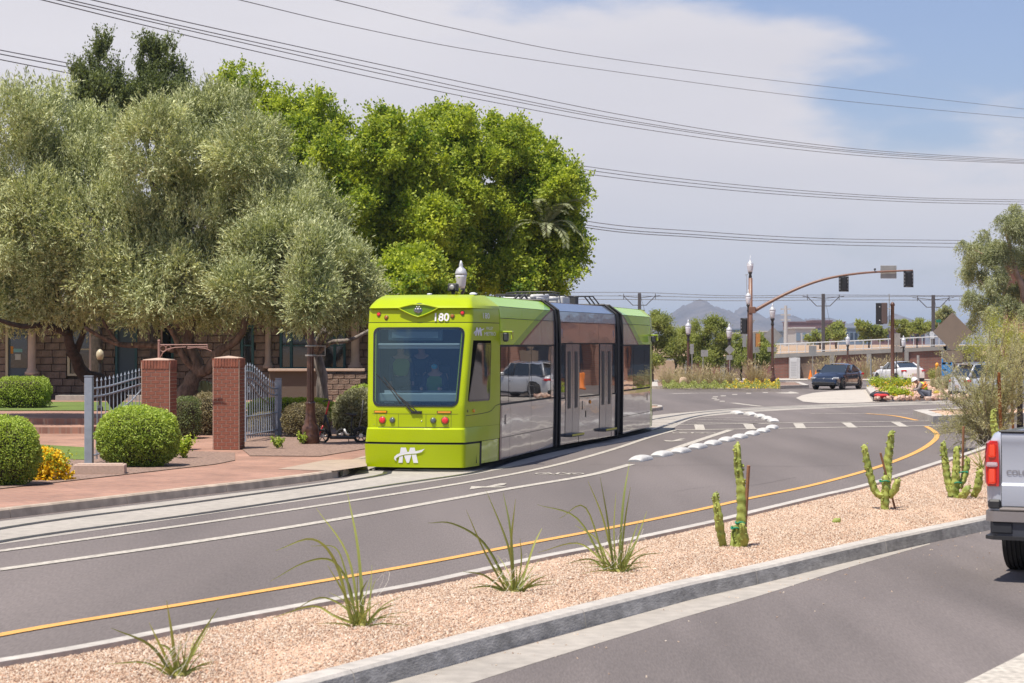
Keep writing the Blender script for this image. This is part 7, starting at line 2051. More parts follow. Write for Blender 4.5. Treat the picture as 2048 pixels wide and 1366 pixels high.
# ------------------------------------------------------------------ vehicles
M_tyre = mat('tyre_rubber', (.018, .018, .019), .8, bump=.3, bscale=60)
M_rim = mat('alloy_rim', (.45, .45, .47), .3, .9)
M_carglass = mat('car_window_glass', (.02, .028, .032), .03, coat=1.0, spec=.8)
M_tail = mat('car_tail_light', (.45, .01, .015), .1, coat=1.0)
M_headl = mat('car_headlight', (.55, .58, .6), .08, .4, coat=1.0)
M_plast = mat('car_black_plastic', (.02, .02, .022), .5)
M_plate = mat('licence_plate', (.5, .42, .4), .5)
def wheel(parent, x, y, r, w, sgn, spokes=10):
    mb = MB(); R90 = Matrix.Rotation(sgn * pi / 2, 3, 'Y')
    mb.lathe([(r * .62, -w / 2), (r * .95, -w / 2), (r, -w / 2 + .03), (r, w / 2 - .03), (r * .95, w / 2), (r * .66, w / 2)], (0, 0, 0), 28, R90)
    t_ = meshobj('wheel', [Vector(p) + Vector((x, y, r)) for p in mb.v], mb.f, M_tyre, parent, True)
    mb = MB(); mb.lathe([(r * .67, w / 2 - .02), (r * .67, w / 2 + .004), (r * .60, w / 2 + .004), (r * .58, w / 2 - .05), (r * .1, w / 2 - .05)], (0, 0, 0), 28, R90)
    for k in range(spokes):
        a = 2 * pi * k / spokes; q = Matrix.Rotation(a, 3, 'Z')
        V = [R90 @ (q @ Vector(p)) for p in ((-.03, .04, w / 2 - .02), (.03, .04, w / 2 - .02), (.022, r * .62, w / 2 - .005), (-.022, r * .62, w / 2 - .005))]
        mb.add(V, [(0, 1, 2, 3)])
    mb.lathe([(r * .14, w / 2 - .04), (r * .14, w / 2 - .005), (.002, w / 2)], (0, 0, 0), 12, R90)
    meshobj('rim', [Vector(p) + Vector((x, y, r)) for p in mb.v], mb.f, M_rim, t_)
def car(label, cat, loc, heading, col, L=4.68, W=1.80, H=1.46, kind='sedan', name='parked_car', paint=None):
    rz = atan2(heading[1], heading[0]) - pi / 2
    root = empty(name, loc, rz, label, cat)
    h = L / 2; w = W / 2
    suv = kind == 'suv'
    if not suv:
        ty = [-h, -h + .05, -h + .25, -h + .85, -h + 1.2, h - 1.55, h - 1.3, h - .7, h - .25, h - .07, h]
        tz = [.72, .95, 1.06, 1.07, 1.02, .98, .98, .90, .76, .66, .52]
        gb = [h - 1.45, h - 2.15, -h + 1.45, -h + .75]; rfz = H
    else:
        ty = [-h, -h + .05, -h + .15, -h + .6, -h + 1.2, h - 1.5, h - 1.2, h - .6, h - .2, h - .06, h]
        tz = [.72, 1.0, 1.08, 1.10, 1.08, 1.06, 1.06, 1.0, .88, .78, .6]
        gb = [h - 1.30, h - 2.0, -h + .55, -h + .18]; rfz = H
    wy = (h - .90, -h + .93); R_ = .335 if not suv else .36
    ys = sorted(set([round(-h + L * k / 60, 3) for k in range(61)] + ty))
    V = []; Q = []; sec = 9
    for y in ys:
        t = y / h; ww = w * (1 - .17 * abs(t) ** 5 - .03 * abs(t) ** 2); tp = float(np.interp(y, ty, tz)); zb = .20 + .12 * max(0, abs(t) - .85) / .15
        for yc in wy:
            dd = (R_ + .055) ** 2 - (y - yc) ** 2
            if dd > 0: zb = max(zb, R_ + sqrt(dd) * .98)
        zb = min(zb, tp - .12)
        half = [(0, tp + .025), (ww * .6, tp + .015), (ww * .86, tp - .02), (ww * .955, tp - .09), (ww * .985, tp - .2 if tp - .2 > zb + .02 else zb + .02), (ww, max(.62 if tp > .7 else tp - .22, zb + .012)), (ww * .985, max(.38, zb + .006)), (ww * .95, zb), (ww * .3, zb + .0)]
        hs = half; full = hs + [(-p[0], p[1]) for p in hs[::-1]][:-1]
        V += [(p[0], y, p[1]) for p in full]
    n_ = len(full)
    for k in range(len(ys) - 1):
        for j in range(n_): Q.append((k * n_ + j, k * n_ + (j + 1) % n_, (k + 1) * n_ + (j + 1) % n_, (k + 1) * n_ + j))
    Q.append(tuple(range(n_))[::-1]); Q.append(tuple(range((len(ys) - 1) * n_, len(ys) * n_)))
    body = meshobj('body', V, [q[::-1] for q in Q], paint, root); autosmooth(body, 40)
    belt = float(np.interp(0, ty, tz)) - .04; wb = w * .93; wr = w * .70
    zb_f = float(np.interp(gb[0], ty, tz)); zb_r = float(np.interp(gb[3], ty, tz))
    # greenhouse shell: roof + pillars
    def gl(name, pts, m=M_carglass): return meshobj(name, pts, [tuple(range(len(pts)))], m, root)
    A = (wb * .92, gb[0], zb_f); B = (wr, gb[1], rfz - .05); C = (wr * .97, gb[2], rfz - .06); Dd = (wb * .88, gb[3], zb_r)
    gl('windscreen', [(-A[0], A[1], A[2]), (A[0], A[1], A[2]), (B[0], B[1], B[2]), (-B[0], B[1], B[2])])
    gl('rear_window', [(Dd[0], Dd[1], Dd[2]), (-Dd[0], Dd[1], Dd[2]), (-C[0], C[1], C[2]), (C[0], C[1], C[2])])
    for s in (-1, 1):
        pts = [(s * wb * .955, A[1] - .05, zb_f - .02), (s * wb * .96, 0, belt + .02), (s * wb * .95, Dd[1] + .1, zb_r - .01), (s * C[0] * 1.02, C[1], C[2]), (s * wr * 1.03, (B[1] + C[1]) / 2, rfz - .055), (s * B[0] * 1.02, B[1], B[2])]
        if s > 0: pts = pts[::-1]
        gl('side_window', pts)
        mb = MB(); o1 = Vector((s * A[0] * 1.02, A[1] - .02, A[2] - .01)); mb.tube([o1, Vector((s * B[0] * 1.01, B[1], B[2]))], .035, 6); mb.tube([Vector((s * Dd[0] * 1.02, Dd[1] + .03, Dd[2])), Vector((s * C[0] * 1.01, C[1], C[2]))], [.075, .045], 6)
        mb.build('pillar', paint, root, True)
        mb = MB(); mb.tube([Vector((s * wb * .975, .0, belt)), Vector((s * wr * 1.045, -.08, rfz - .07))], .032, 6); mb.build('door_pillar', M_plast, root, True)
        mb = MB(); mb.tube([Vector((s * wb * .97, A[1] - .1, zb_f - .02)), Vector((s * wb * .985, 0, belt + .02)), Vector((s * wb * .96, Dd[1] + .15, zb_r))], .014, 5); mb.build('window_trim', M_chrome, root)
        mb = MB(); mb.box((s * (w + .05), gb[0] - .35, belt + .10), (.2, .12, .14), bev=.03); mb.build('wing_mirror', paint, root)
        for y in (h - 1.42, .02, -h + 1.4):
            mb = MB(); mb.box((s * (w * .992), y, .66), (.012, .012, .52)); mb.build('door_seam', M_plast, root)
        for y in (.12, -.95): mb = MB(); mb.box((s * (w * .995), y - .12, .80), (.03, .16, .03), bev=.01); mb.build('door_handle', paint if not suv else M_chrome, root)
        mb = MB(); mb.box((s * w * .72, h - .20, .66), (.36, .26, .12), rz=-s * .5, bev=.03); mb.build('headlight', M_headl, root)
        mb = MB(); mb.box((s * w * .76, -h + .12, .87), (.36, .16, .12), rz=s * .45, bev=.03); mb.build('taillight', M_tail, root)
        mb = MB(); mb.box((s * w * .97, 0, .235), (.1, L - 2.3, .08), bev=.02); mb.build('sill', M_plast, root)
    V = []; Q = []
    nu, nv = 6, 6
    for i in range(nu + 1):
        for j in range(nv + 1):
            a = i / nu; b = -1 + 2 * j / nv; y = B[1] + (C[1] - B[1]) * a; V.append((b * (wr + .02), y, rfz - .045 + .045 * (1 - b * b) * 1 + .03 * sin(pi * a) - .02 * (abs(b) > .99)))
    for i in range(nu):
        for j in range(nv): Q.append((i * (nv + 1) + j, i * (nv + 1) + j + 1, (i + 1) * (nv + 1) + j + 1, (i + 1) * (nv + 1) + j))
    rf = meshobj('roof', V, [q[::-1] for q in Q], paint, root, True)
    mb = MB(); mb.box((0, h - .02, .36), (W * .72, .06, .18), bev=.02); mb.build('lower_grille', M_plast, root)
    mb = MB(); mb.box((0, h - .09, .60), (W * .56, .08, .10), bev=.02); mb.build('grille', M_plast, root)
    mb = MB()
    for k in range(3): mb.box((0, h - .055, .565 + .035 * k), (W * .54, .02, .008))
    mb.build('grille_bar', M_chrome, root)
    mb = MB(); mb.lathe([(.075, 0), (.075, .02), (.06, .025)], (0, h - .06, .62), 18, Matrix.Rotation(-pi / 2, 3, 'X')); mb.build('badge', M_chrome, root, True)
    mb = MB(); mb.box((0, h + .012, .40), (.34, .012, .13)) if False else mb.box((0, -h - .004, .62), (.34, .02, .15)); mb.build('number_plate', M_plate, root)
    mb = MB(); mb.box((0, -h + .03, .32), (W * .8, .1, .18), bev=.03); mb.build('rear_valance', M_plast, root)
    mb = MB(); mb.box((0, 0, .30), (W * .80, L * .86, .18)); mb.build('underbody', M_plast, root)
    if suv:
        for s in (-1, 1): mb = MB(); mb.tube([(s * wr * .85, B[1] - .2, rfz + .01), (s * wr * .85, B[1] - .3, rfz + .06), (s * wr * .85, C[1] + .2, rfz + .06), (s * wr * .85, C[1] + .1, rfz + .01)], .018, 6); mb.build('roof_rail', M_chrome, root)
        mb = MB(); mb.box((0, C[1] - .06, rfz - .02), (wr * 1.8, .3, .03), bev=.01); mb.build('spoiler', paint, root)
    for yc in wy:
        for s in (-1, 1): wheel(root, s * (w - .11), yc, R_, .22, s)
    return root
P_blue = mat('navy_car_paint', (.012, .022, .045), .2, .3, coat=1.0); P_white = mat('white_car_paint', (.70, .70, .71), .3, coat=1.0); P_silver = mat('silver_white_car_paint', (.52, .54, .57), .28, .2, coat=1.0)
car('dark navy blue sedan facing the camera at the junction beyond the concrete apron', 'car', (D(1683, 0, 119.5).x, 121, 0), (-.47, -.883), None, paint=P_blue)
car('white sedan seen from behind, stopped right of the dark navy sedan', 'car', (D(1797, 0, 138).x, 138, 0), (-.26, .966), None, paint=P_white, H=1.44)
suv = car('silver-white sport utility vehicle half hidden behind the feathery grey-green shrub', 'car', (D(1998, 0, 99).x, 99, 0), (.93, .36), None, L=4.65, W=1.85, H=1.68, kind='suv', paint=P_silver)

# pickup
TKh = Vector((.42, .907, 0)).normalized()
TK = empty('pickup_truck', (6.145, 22.66, 0), atan2(TKh.y, TKh.x) - pi / 2, 'silver-white pickup truck seen from behind, cut off by the right edge of the picture', 'truck')
TK.scale = (1.12,) * 3
P_truck = mat('truck_silver_paint', (.50, .54, .62), .25, .25, coat=1.0, v2=.03)
def tb(name, c, d, m, bev=.01, parent=None): mb = MB(); mb.box(c, d, bev=bev); return mb.build(name, m, parent or TK)
# bed with rounded corners (lofted outline)
def rounded(w, y0, y1, r, n=5):
    P = []
    for (cx, cy, a0) in ((w - r, y1 - r, 0), (-w + r, y1 - r, pi / 2), (-w + r, y0 + r, pi), (w - r, y0 + r, 1.5 * pi)):
        for k in range(n + 1): a = a0 + k / n * pi / 2; P.append((cx + r * cos(a), cy + r * sin(a)))
    return P
zs_ = [(.60, .90), (.75, .93), (1.0, .935), (1.25, .925), (1.38, .90), (1.44, .865), (1.46, .83)]
V = []; Q = []
for z, w in zs_: V += [(p[0], p[1], z) for p in rounded(w, -.01 + (.93 - w) * .3, 5.25, .13)]
n_ = len(rounded(1, 0, 1, .1))
for k in range(len(zs_) - 1):
    for j in range(n_): Q.append((k * n_ + j, k * n_ + (j + 1) % n_, (k + 1) * n_ + (j + 1) % n_, (k + 1) * n_ + j))
Q.append(tuple(range(n_))[::-1])
Vn = len(V); V += [(p[0], p[1], 1.45) for p in rounded(.77, .06, 1.72, .03)] + [(p[0], p[1], .85) for p in rounded(.77, .06, 1.72, .03)]
for j in range(n_):
    Q.append(((len(zs_) - 1) * n_ + j, (len(zs_) - 1) * n_ + (j + 1) % n_, Vn + (j + 1) % n_, Vn + j)); Q.append((Vn + j, Vn + (j + 1) % n_, Vn + n_ + (j + 1) % n_, Vn + n_ + j))
Q.append(tuple(range(Vn + n_, Vn + 2 * n_)))
o = meshobj('body', V, Q, P_truck, TK); autosmooth(o, 35)
# tailgate
prof = [(.735, .0), (.74, -.035), (.80, -.045), (.94, -.045), (.965, -.030), (1.02, -.028), (1.30, -.034), (1.36, -.045), (1.40, -.055), (1.445, -.05), (1.462, -.03), (1.462, .04)]
V = []; Q = []
for x in (-.755, -.3, .3, .755): V += [(x, y - .005, z) for z, y in prof]
m_ = len(prof)
for a in range(3):
    for b in range(m_ - 1): Q.append((a * m_ + b, (a + 1) * m_ + b, (a + 1) * m_ + b + 1, a * m_ + b + 1))
Q.append(tuple(range(m_))[::-1]); Q.append(tuple(range(3 * m_, 4 * m_)))
o = meshobj('tailgate', V, Q, P_truck, TK); autosmooth(o, 25)
for s in (-1, 1): tb('tailgate_gap', (s * .762, -.012, 1.09), (.010, .012, .74), M_plast, 0)
tb('tailgate_cap', (0, -.01, 1.468), (1.56, .12, .022), M_plast)
V, Q = textpoly('COLORADO', .068, True)
meshobj('tailgate_lettering', [(x * 1.1 - .50, -.04, 1.045 + y) for x, y, *_ in V], Q, mat('chrome_lettering', (.30, .30, .33), .3, .6), TK)
# tail lights
for s in (-1, 1):
    V = []; out = []
    zz_ = [.93, .96, 1.10, 1.25, 1.35, 1.375]; xo = [.925, .94, .945, .94, .925, .90]; xi = [.785, .78, .78, .785, .79, .80]
    for z, a, b in zip(zz_, xo, xi): V += [(s * a, .14, z), (s * a, .05, z), (s * (a - .03), -.025, z), (s * b, -.045, z), (s * b, .0, z)]
    Q = [(k * 5 + j, k * 5 + j + 1, (k + 1) * 5 + j + 1, (k + 1) * 5 + j) for k in range(5) for j in range(4)] + [tuple(range(5))[::-1], tuple(range(25, 30))]
    if s > 0: Q = [q[::-1] for q in Q]
    tl = meshobj('taillight', V, Q, mat('truck_tail_red', (.50, .008, .012), .12, coat=1.0), TK)
    tb('brake_lamp', (s * .85, -.043, 1.28), (.07, .012, .13), mat('truck_brake_orange_red', (.85, .06, .02), .2, coat=1), .012, tl); tb('brake_lamp', (s * .85, -.046, 1.03), (.075, .012, .15), MATS['truck_brake_orange_red'], .012, tl)
    tb('reversing_lamp', (s * .85, -.046, 1.145), (.11, .012, .045), mat('reversing_lens', (.55, .42, .45), .2, coat=1), .01, tl)
tb('gap_shadow', (0, .02, .70), (1.5, .05, .08), M_plast)
tb('bumper_step_pad', (0, -.10, .715), (1.5, .20, .03), mat('step_pad', (.16, .14, .13), .7))
# bumper: chrome top wrap and dark lower part
for nm, zz0, zz1, w_, mm, yo in (('chrome_bumper', .60, .70, .90, M_chrome, -.22), ('lower_bumper', .46, .605, .86, mat('bumper_dark_grey', (.045, .05, .065), .45), -.19), ('bumper_lip', .425, .46, .90, M_plast, -.24)):
    P = [(-w_, .12), (-w_ + .01, yo * .6), (-w_ + .10, yo), (w_ - .10, yo), (w_ - .01, yo * .6), (w_, .12)]
    mb = MB(); mb.prism(P, zz0, zz1); mb.build(nm, mm, TK)
for s in (-1, 1): tb('bumper_corner_step', (s * .72, -.195, .54), (.20, .02, .11), mat('bumper_inset', (.02, .022, .028), .6))
tb('corner_cover', (-.83, .04, .755), (.13, .16, .09), M_plast, .02)
for s in (-1, 1):
    mb = MB(); R90 = Matrix.Rotation(s * pi / 2, 3, 'Y'); r, w_ = .39, .27
    prof2 = [(r * .6, -w_ / 2), (r * .93, -w_ / 2), (r * .98, -w_ / 2 + .025)]
    for k in range(5):
        a = -w_ / 2 + .04 + k * .045; prof2 += [(r, a), (r, a + .028), (r * .975, a + .03), (r * .975, a + .042)]
    prof2 += [(r * .98, w_ / 2 - .025), (r * .93, w_ / 2), (r * .6, w_ / 2)]
    for y in (1.18, 4.4):
        mb = MB(); mb.lathe(prof2, (0, 0, 0), 40, R90); meshobj('wheel', [Vector(p) + Vector((s * .80, y, r)) for p in mb.v], mb.f, M_tyre, TK)
tb('axle', (0, 1.18, .40), (1.3, .12, .12), M_plast, .03); tb('underbody', (0, 2.6, .52), (1.5, 5.0, .2), M_plast, .03)
for s in (-1, 1): tb('wheel_well', (s * .80, 1.18, .72), (.2, 1.0, .16), M_plast, .05)
# cab and bonnet
mb = MB(); V = [(-.88, 1.8, 1.42), (.88, 1.8, 1.42), (.88, 4.1, 1.40), (-.88, 4.1, 1.40), (-.70, 2.0, 1.80), (.70, 2.0, 1.80), (.68, 3.3, 1.80), (-.68, 3.3, 1.80)]
meshobj('cab', V, [(4, 5, 6, 7), (0, 1, 5, 4), (2, 3, 7, 6), (1, 2, 6, 5), (3, 0, 4, 7)], P_truck, TK)
meshobj('rear_window', [(-.72, 1.82, 1.47), (.72, 1.82, 1.47), (.64, 1.96, 1.75), (-.64, 1.96, 1.75)], [(0, 1, 2, 3)], M_carglass, TK)
for s in (-1, 1): meshobj('side_window', [(s * .87, 2.0, 1.47), (s * .87, 3.8, 1.47), (s * .715, 3.25, 1.76), (s * .72, 2.1, 1.76)][::s], [(0, 1, 2, 3)], M_carglass, TK)

# ------------------------------------------------------------------ worker on the island
dW = 92.5
WKl = D(1846, 0, dW)
Jw = dict(pelvis=(.14, 0, .26), waist=(.05, 0, .42), chest=(-.08, 0, .58), neck=(-.22, 0, .67), head=(-.31, 0, .68), crown=(-.36, 0, .77), lsh=(-.12, -.19, .60), rsh=(-.12, .19, .60),
          lel=(-.22, -.22, .40), rel=(-.22, .22, .40), lwr=(-.40, -.10, .34), rwr=(-.40, .12, .34), lha=(-.47, -.07, .32), rha=(-.47, .09, .32), lhip=(.15, -.10, .24), rhip=(.15, .10, .24),
          lkn=(-.24, -.16, .36), rkn=(-.22, .17, .38), lan=(.02, -.14, .08), ran=(.04, .14, .08), lto=(-.14, -.15, .05), rto=(-.12, .15, .05), face=(-.8, 0, -.6))
M_hv2 = mat('hi_vis_lime_vest', (.58, .75, .01), .75); M_or = mat('orange_vest_band', (.75, .20, .04), .7)
person('crouching road worker in white hard hat and lime-yellow vest at the island kerb', Jw, mat('grey_sleeve', (.30, .26, .25), .9), mat('grey_trousers', (.16, .17, .21), .9), (WKl.x, dW, .2), 0, hat=mat('white_hard_hat', (.72, .70, .70), .3, coat=.6), vest=M_hv2, vstripe=M_or, scale=1.08)
# tool bags
tbg = D(1757, 0, 95)
root = empty('tool_bag', (tbg.x, 95, .18), 0, 'black soft tool bag lying on the gravel at the left end of the corner island', 'bag')
mb = MB(); mb.ball((0, 0, .12), .34, 14, 8, (1.2, .7, .42)); mb.ball((.25, .1, .14), .22, 12, 8, (1.2, .7, .5)); mb.build('bag_body', mat('black_canvas', (.03, .03, .04), .9, bump=.5, bscale=12), root, True)
mb = MB(); mb.tube([(-.3, 0, .2), (-.1, -.05, .32), (.15, -.02, .25)], .02, 6); mb.build('handle', M_plast, root, True)
root = empty('tool_bag', (tbg.x + .05, 94.3, .18), .3, 'red tool bag in front of the black one on the corner island', 'bag')
mb = MB(); mb.ball((0, 0, .09), .26, 14, 8, (1.3, .7, .38)); mb.ball((-.2, .05, .12), .16, 12, 8, (1.2, .7, .5)); mb.build('bag_body', mat('red_canvas', (.50, .03, .03), .8, bump=.5, bscale=12), root, True)
mb = MB(); mb.tube([(-.2, 0, .15), (0, -.03, .22), (.2, 0, .15)], .015, 6); mb.build('handle', M_plast, root, True)

# ------------------------------------------------------------------ scooters
dC = 52.0
M_redp = mat('red_scooter_paint', (.55, .015, .02), .3, coat=.6)
sc_ = empty('electric_scooter', D(685, 885, dC), 0, 'red and black electric scooter with a black saddle parked left of the streetcar', 'scooter')
so3 = Vector(sc_.location)
def CP(x, y, dd=0): return D(x, y, dC + dd) - so3
def ringwheel(root, c, r, t=.028):
    mb = MB(); mb.tube([c + Vector((cos(a) * r, 0, sin(a) * r)) for a in [2 * pi * k / 26 for k in range(27)]], t, 8, False); w = mb.build('wheel', M_tyre, root, True)
    mb = MB(); mb.lathe([(r * .30, -.04), (r * .32, 0), (r * .30, .04)], c, 14, Matrix.Rotation(pi / 2, 3, 'X'))
    for k in range(6): a = k * pi / 3; mb.tube([c, c + Vector((cos(a) * r, 0, sin(a) * r))], .012, 4)
    mb.build('hub', M_rim, w)
ringwheel(sc_, CP(644.5, 872), .155); ringwheel(sc_, CP(722, 871), .165, .035)
mb = MB(); mb.tube([CP(659, 801), CP(652, 829)], .022, 8); mb.tube([CP(647, 849), CP(642, 860), CP(639, 872)], .02, 8); mb.build('red_stem', M_redp, sc_, True)
mb = MB(); mb.tube([CP(652, 829), CP(647, 850)], [.028, .03], 8); mb.tube([CP(652, 835), CP(658, 855), CP(662, 875)], [.028, .03, .03], 8); mb.build('frame_neck', M_plast, sc_, True)
mb = MB(); mb.box((CP(686, 875)), (.66, .16, .075), bev=.02); mb.build('deck', M_plast, sc_)
mb = MB(); mb.tube([CP(653, 801.5, -.25), CP(659, 800), CP(665, 801.5, .25)], .014, 6); mb.tube([CP(646, 802, -.3), CP(653, 801.5, -.25)], .018, 6); mb.build('handlebar', M_plast, sc_, True)
mb = MB(); mb.ball(CP(706, 829.5), .09, 12, 8, (1.2, .8, .35)); mb.ball(CP(698, 827.5), .06, 10, 6, (1.5, .5, .35)); mb.build('saddle', M_plast, sc_, True)
mb = MB(); mb.tube([CP(704.5, 831), CP(702, 872)], .016, 8); mb.tube([CP(701, 853), CP(714, 868)], .014, 6); mb.build('seat_post', M_plast, sc_, True)
mb = MB(); mb.tube([CP(722, 871) + Vector((cos(a) * .21, 0, sin(a) * .21)) for a in [.3 + k * .25 for k in range(11)]], .02, 6); mb.build('mudguard', M_plast, sc_, True)
mb = MB(); mb.tube([CP(644.5, 872) + Vector((cos(a) * .19, 0, sin(a) * .19)) for a in [.4 + k * .25 for k in range(9)]], .014, 6); mb.build('mudguard', M_plast, sc_, True)
mb = MB(); mb.tube([CP(697, 878), CP(698, 887)], .01, 5); mb.build('kick_stand', M_plast, sc_)
s4 = empty('electric_scooter', D(688, 878, 54), 0, 'second scooter with grey mudguard, mostly hidden behind the red and black one', 'scooter'); so3 = Vector(s4.location); dC = 54.0
ringwheel(s4, CP(684, 868), .12)
mb = MB(); mb.tube([CP(688, 858), CP(693, 868), CP(698, 870)], .035, 8); mb.build('mudguard', M_galv, s4, True)
mb = MB(); mb.tube([CP(684, 868), CP(715, 868), CP(724, 830), CP(726, 800)], .02, 8); mb.build('frame', M_plast, s4, True)

# ------------------------------------------------------------------ cacti, stakes and yuccas in the median
M_cactus = mat('totem_cactus_skin', (.17, .22, .04), .6, col2=(.38, .42, .09), vscale=7, bump=.4, bscale=30)
M_tie = mat('green_nursery_tape', (.01, .22, .12), .6); M_stake = mat('rusty_stake', (.23, .08, .02), .85, vary=.3, vscale=8); M_stake2 = mat('wood_stake', (.28, .14, .07), .85, vary=.2, vscale=8)
def knobarm(pts, r, seed, parent, name='arm'):
    rnd = random.Random(seed); P = smooth([Vector(p) for p in pts], 7)
    L = sum((b - a).length for a, b in zip(P[:-1], P[1:])); m = max(10, int(L / .02)); P = even(P, m)
    n = 16; V = []; Q = []
    ph = rnd.uniform(0, 6)
    for k, p in enumerate(P):
        t = (P[min(k + 1, m - 1)] - P[max(k - 1, 0)]).normalized(); a = t.cross(Vector((.2, 1, 0))).normalized(); b = t.cross(a); s = k / (m - 1)
        rr = r * (.78 + .22 * sin(pi * min(1, s * 1.15))) * (1 if s < .9 else sqrt(max(.02, 1 - ((s - .9) / .1) ** 2)) * .9 + .1)
        for j in range(n):
            w = 2 * pi * j / n
            rib = 1 + .20 * cos(w * 3 + ph + s * 3.5) + .09 * sin(w * 5 + s * 34 + ph) * sin(s * L * 42 + w * 2) + .10 * sin(s * L * 55 + ph * 2 + 2 * sin(w + ph))
            q = rr * rib; V.append(p + a * cos(w) * q + b * sin(w) * q)
    for k in range(m - 1):
        for j in range(n): Q.append((k * n + j, k * n + (j + 1) % n, (k + 1) * n + (j + 1) % n, (k + 1) * n + j))
    Q.append(tuple(range(n))[::-1]); Q.append(tuple(range((m - 1) * n, m * n)))
    mb = MB(); mb.add(V, Q)
    cnt = int(L / .018)
    for k in range(cnt):
        i = int(len(P) * (k + rnd.random()) / cnt); i = min(i, m - 1); s = i / (m - 1)
        t = (P[min(i + 1, m - 1)] - P[max(i - 1, 0)]).normalized(); a = t.cross(Vector((.2, 1, 0))).normalized(); b = t.cross(a); w = rnd.uniform(0, 6.28)
        c = P[i] + (a * cos(w) + b * sin(w)) * r * rnd.uniform(.75, 1.08); mb.ico(c, r * rnd.uniform(.20, .36) * (1.1 if s > .5 else .8), .15)
    return mb.build(name, M_cactus, parent, True)
def cactus(label, base, arms, seed, ties=(), dd=None):
    g_ = G(base[0], base[1], .12); d_ = dd or g_.y
    root = empty('totem_cactus', (D(base[0], 0, d_).x, d_, .11), 0, label, 'cactus'); o0 = Vector(root.location)
    for k, (pts, rp, dep) in enumerate(arms):
        knobarm([D(x, y, d_ + dep * min(1, i / 1.5)) - o0 for i, (x, y) in enumerate(pts)], rp * d_ / F, seed * 10 + k, root)
    for (x, y, rp) in ties:
        mb = MB(); c = D(x, y, d_) - o0; r = rp * d_ / F
        mb.tube([c + Vector((cos(a) * r, sin(a) * r, .01 * sin(3 * a))) for a in [k * .5 for k in range(14)]], .011, 5); mb.build('green_tie', M_tie, root, True)
    return d_
dk = cactus('lumpy green totem cactus nearest the camera, with one tall arm and one short arm', (1468, 1098), [([(1476, 1100), (1480, 1065), (1484, 1010), (1482, 968), (1477, 930), (1475, 886)], 9, 0), ([(1446, 1096), (1440, 1060), (1437, 1030), (1430, 985)], 8, -.1), ([(1485, 1098), (1489, 1075), (1484, 1046)], 8, -.15), ([(1464, 1098), (1467, 1075), (1470, 1050)], 6, .1)], 1, [(1471, 1056, 9), (1481, 1045, 10)])
def stake(label, x0, y0, x1, y1, d_, w, m, cat='stake', nm='garden_stake'):
    a = D(x0, y0, d_); b = D(x1, y1, d_ - .15); mb = MB(); mb.tube([(0, 0, 0), b - a], w, 5); o = mb.build(nm, m, loc=a); return tag(o, label, cat)
stake('rusty brown stake leaning beside the cactus nearest the camera', 1488, 1094, 1497, 931, dk + .05, .022, M_stake2)
dk = cactus('middle one of the three large totem cacti, with one tall right arm', (1773, 1024), [([(1772, 1026), (1771, 1000), (1772, 975), (1770, 950)], 8.5, 0), ([(1768, 992), (1752, 985), (1741, 955), (1733, 920), (1728, 888)], 7, .1), ([(1776, 968), (1777, 950), (1776, 925), (1780, 890), (1782, 861)], 8, .15), ([(1780, 992), (1790, 980), (1795, 958)], 7, -.15)], 2, [(1769, 962, 10)])
stake('thin pale stake leaning left through the middle cactus', 1792, 1024, 1761, 906, dk + .15, .017, M_stake2)
dk = cactus('totem cactus with five spreading arms, closest to the pickup truck', (1912, 1000), [([(1911, 1001), (1910, 970), (1913, 935), (1914, 892)], 7.5, 0), ([(1904, 993), (1896, 960), (1890, 925), (1885, 884)], 7, .1), ([(1917, 975), (1928, 955), (1936, 914)], 6.5, .1), ([(1916, 999), (1928, 990), (1938, 972)], 8, -.2), ([(1946, 992), (1955, 975), (1962, 938)], 7.5, -.1)], 3, [(1914, 965, 9), (1925, 944, 10)])
stake('tall brown stake behind the five-armed cactus', 1924, 978, 1927, 853, dk + .25, .02, M_stake2)
cactus('tiny stub of a cactus lying low in the pink gravel between two large cacti', (1674, 1050), [([(1672, 1051), (1674, 1036)], 7.5, 0)], 4)
cactus('totem cactus showing only its top above the pickup truck tailgate', (1990, 905), [([(1992, 906), (1991, 870), (1987, 840), (1988, 818)], 7, 0), ([(2003, 906), (2000, 880), (1999, 862)], 5.5, .1)], 5)
stake('thick rusty stake rising from the feathery shrub, the taller and nearer of two', 2003, 905, 1997.5, 745, 50.5, .042, M_stake)
stake('second rusty stake behind the feathery shrub, the shorter one on the right', 2026, 860, 2022, 741, 53, .035, M_stake)

def blade(parent, pts, w, m_i, name='leaf'):
    P = smooth([Vector(p) for p in pts], 5); n = len(P); V = []; Q = []
    t0 = (P[-1] - P[0]).normalized()
    for k, p in enumerate(P):
        t = (P[min(k + 1, n - 1)] - P[max(k - 1, 0)]).normalized(); s = k / (n - 1); sd_ = t.cross(Vector((m_i, 1, .2))).normalized(); nn = t.cross(sd_)
        ww = w * (1.0 - .0 * s) * (1 - s ** 2.2) + .0012
        V += [p - sd_ * ww + nn * ww * .35, p, p + sd_ * ww + nn * ww * .35]
    for k in range(n - 1): Q += [(3 * k, 3 * k + 1, 3 * k + 4, 3 * k + 3), (3 * k + 1, 3 * k + 2, 3 * k + 5, 3 * k + 4)]
    o = meshobj(name, V, Q, L_yucca, parent, True)
    at = o.data.attributes.new('tone', 'FLOAT', 'FACE'); tn = random.uniform(.0, .7); at.data.foreach_set('value', [min(1, max(0, tn + .4 * (k / (2 * n)) + (.15 if k % 2 else 0))) for k in range(len(o.data.polygons))])
    return o
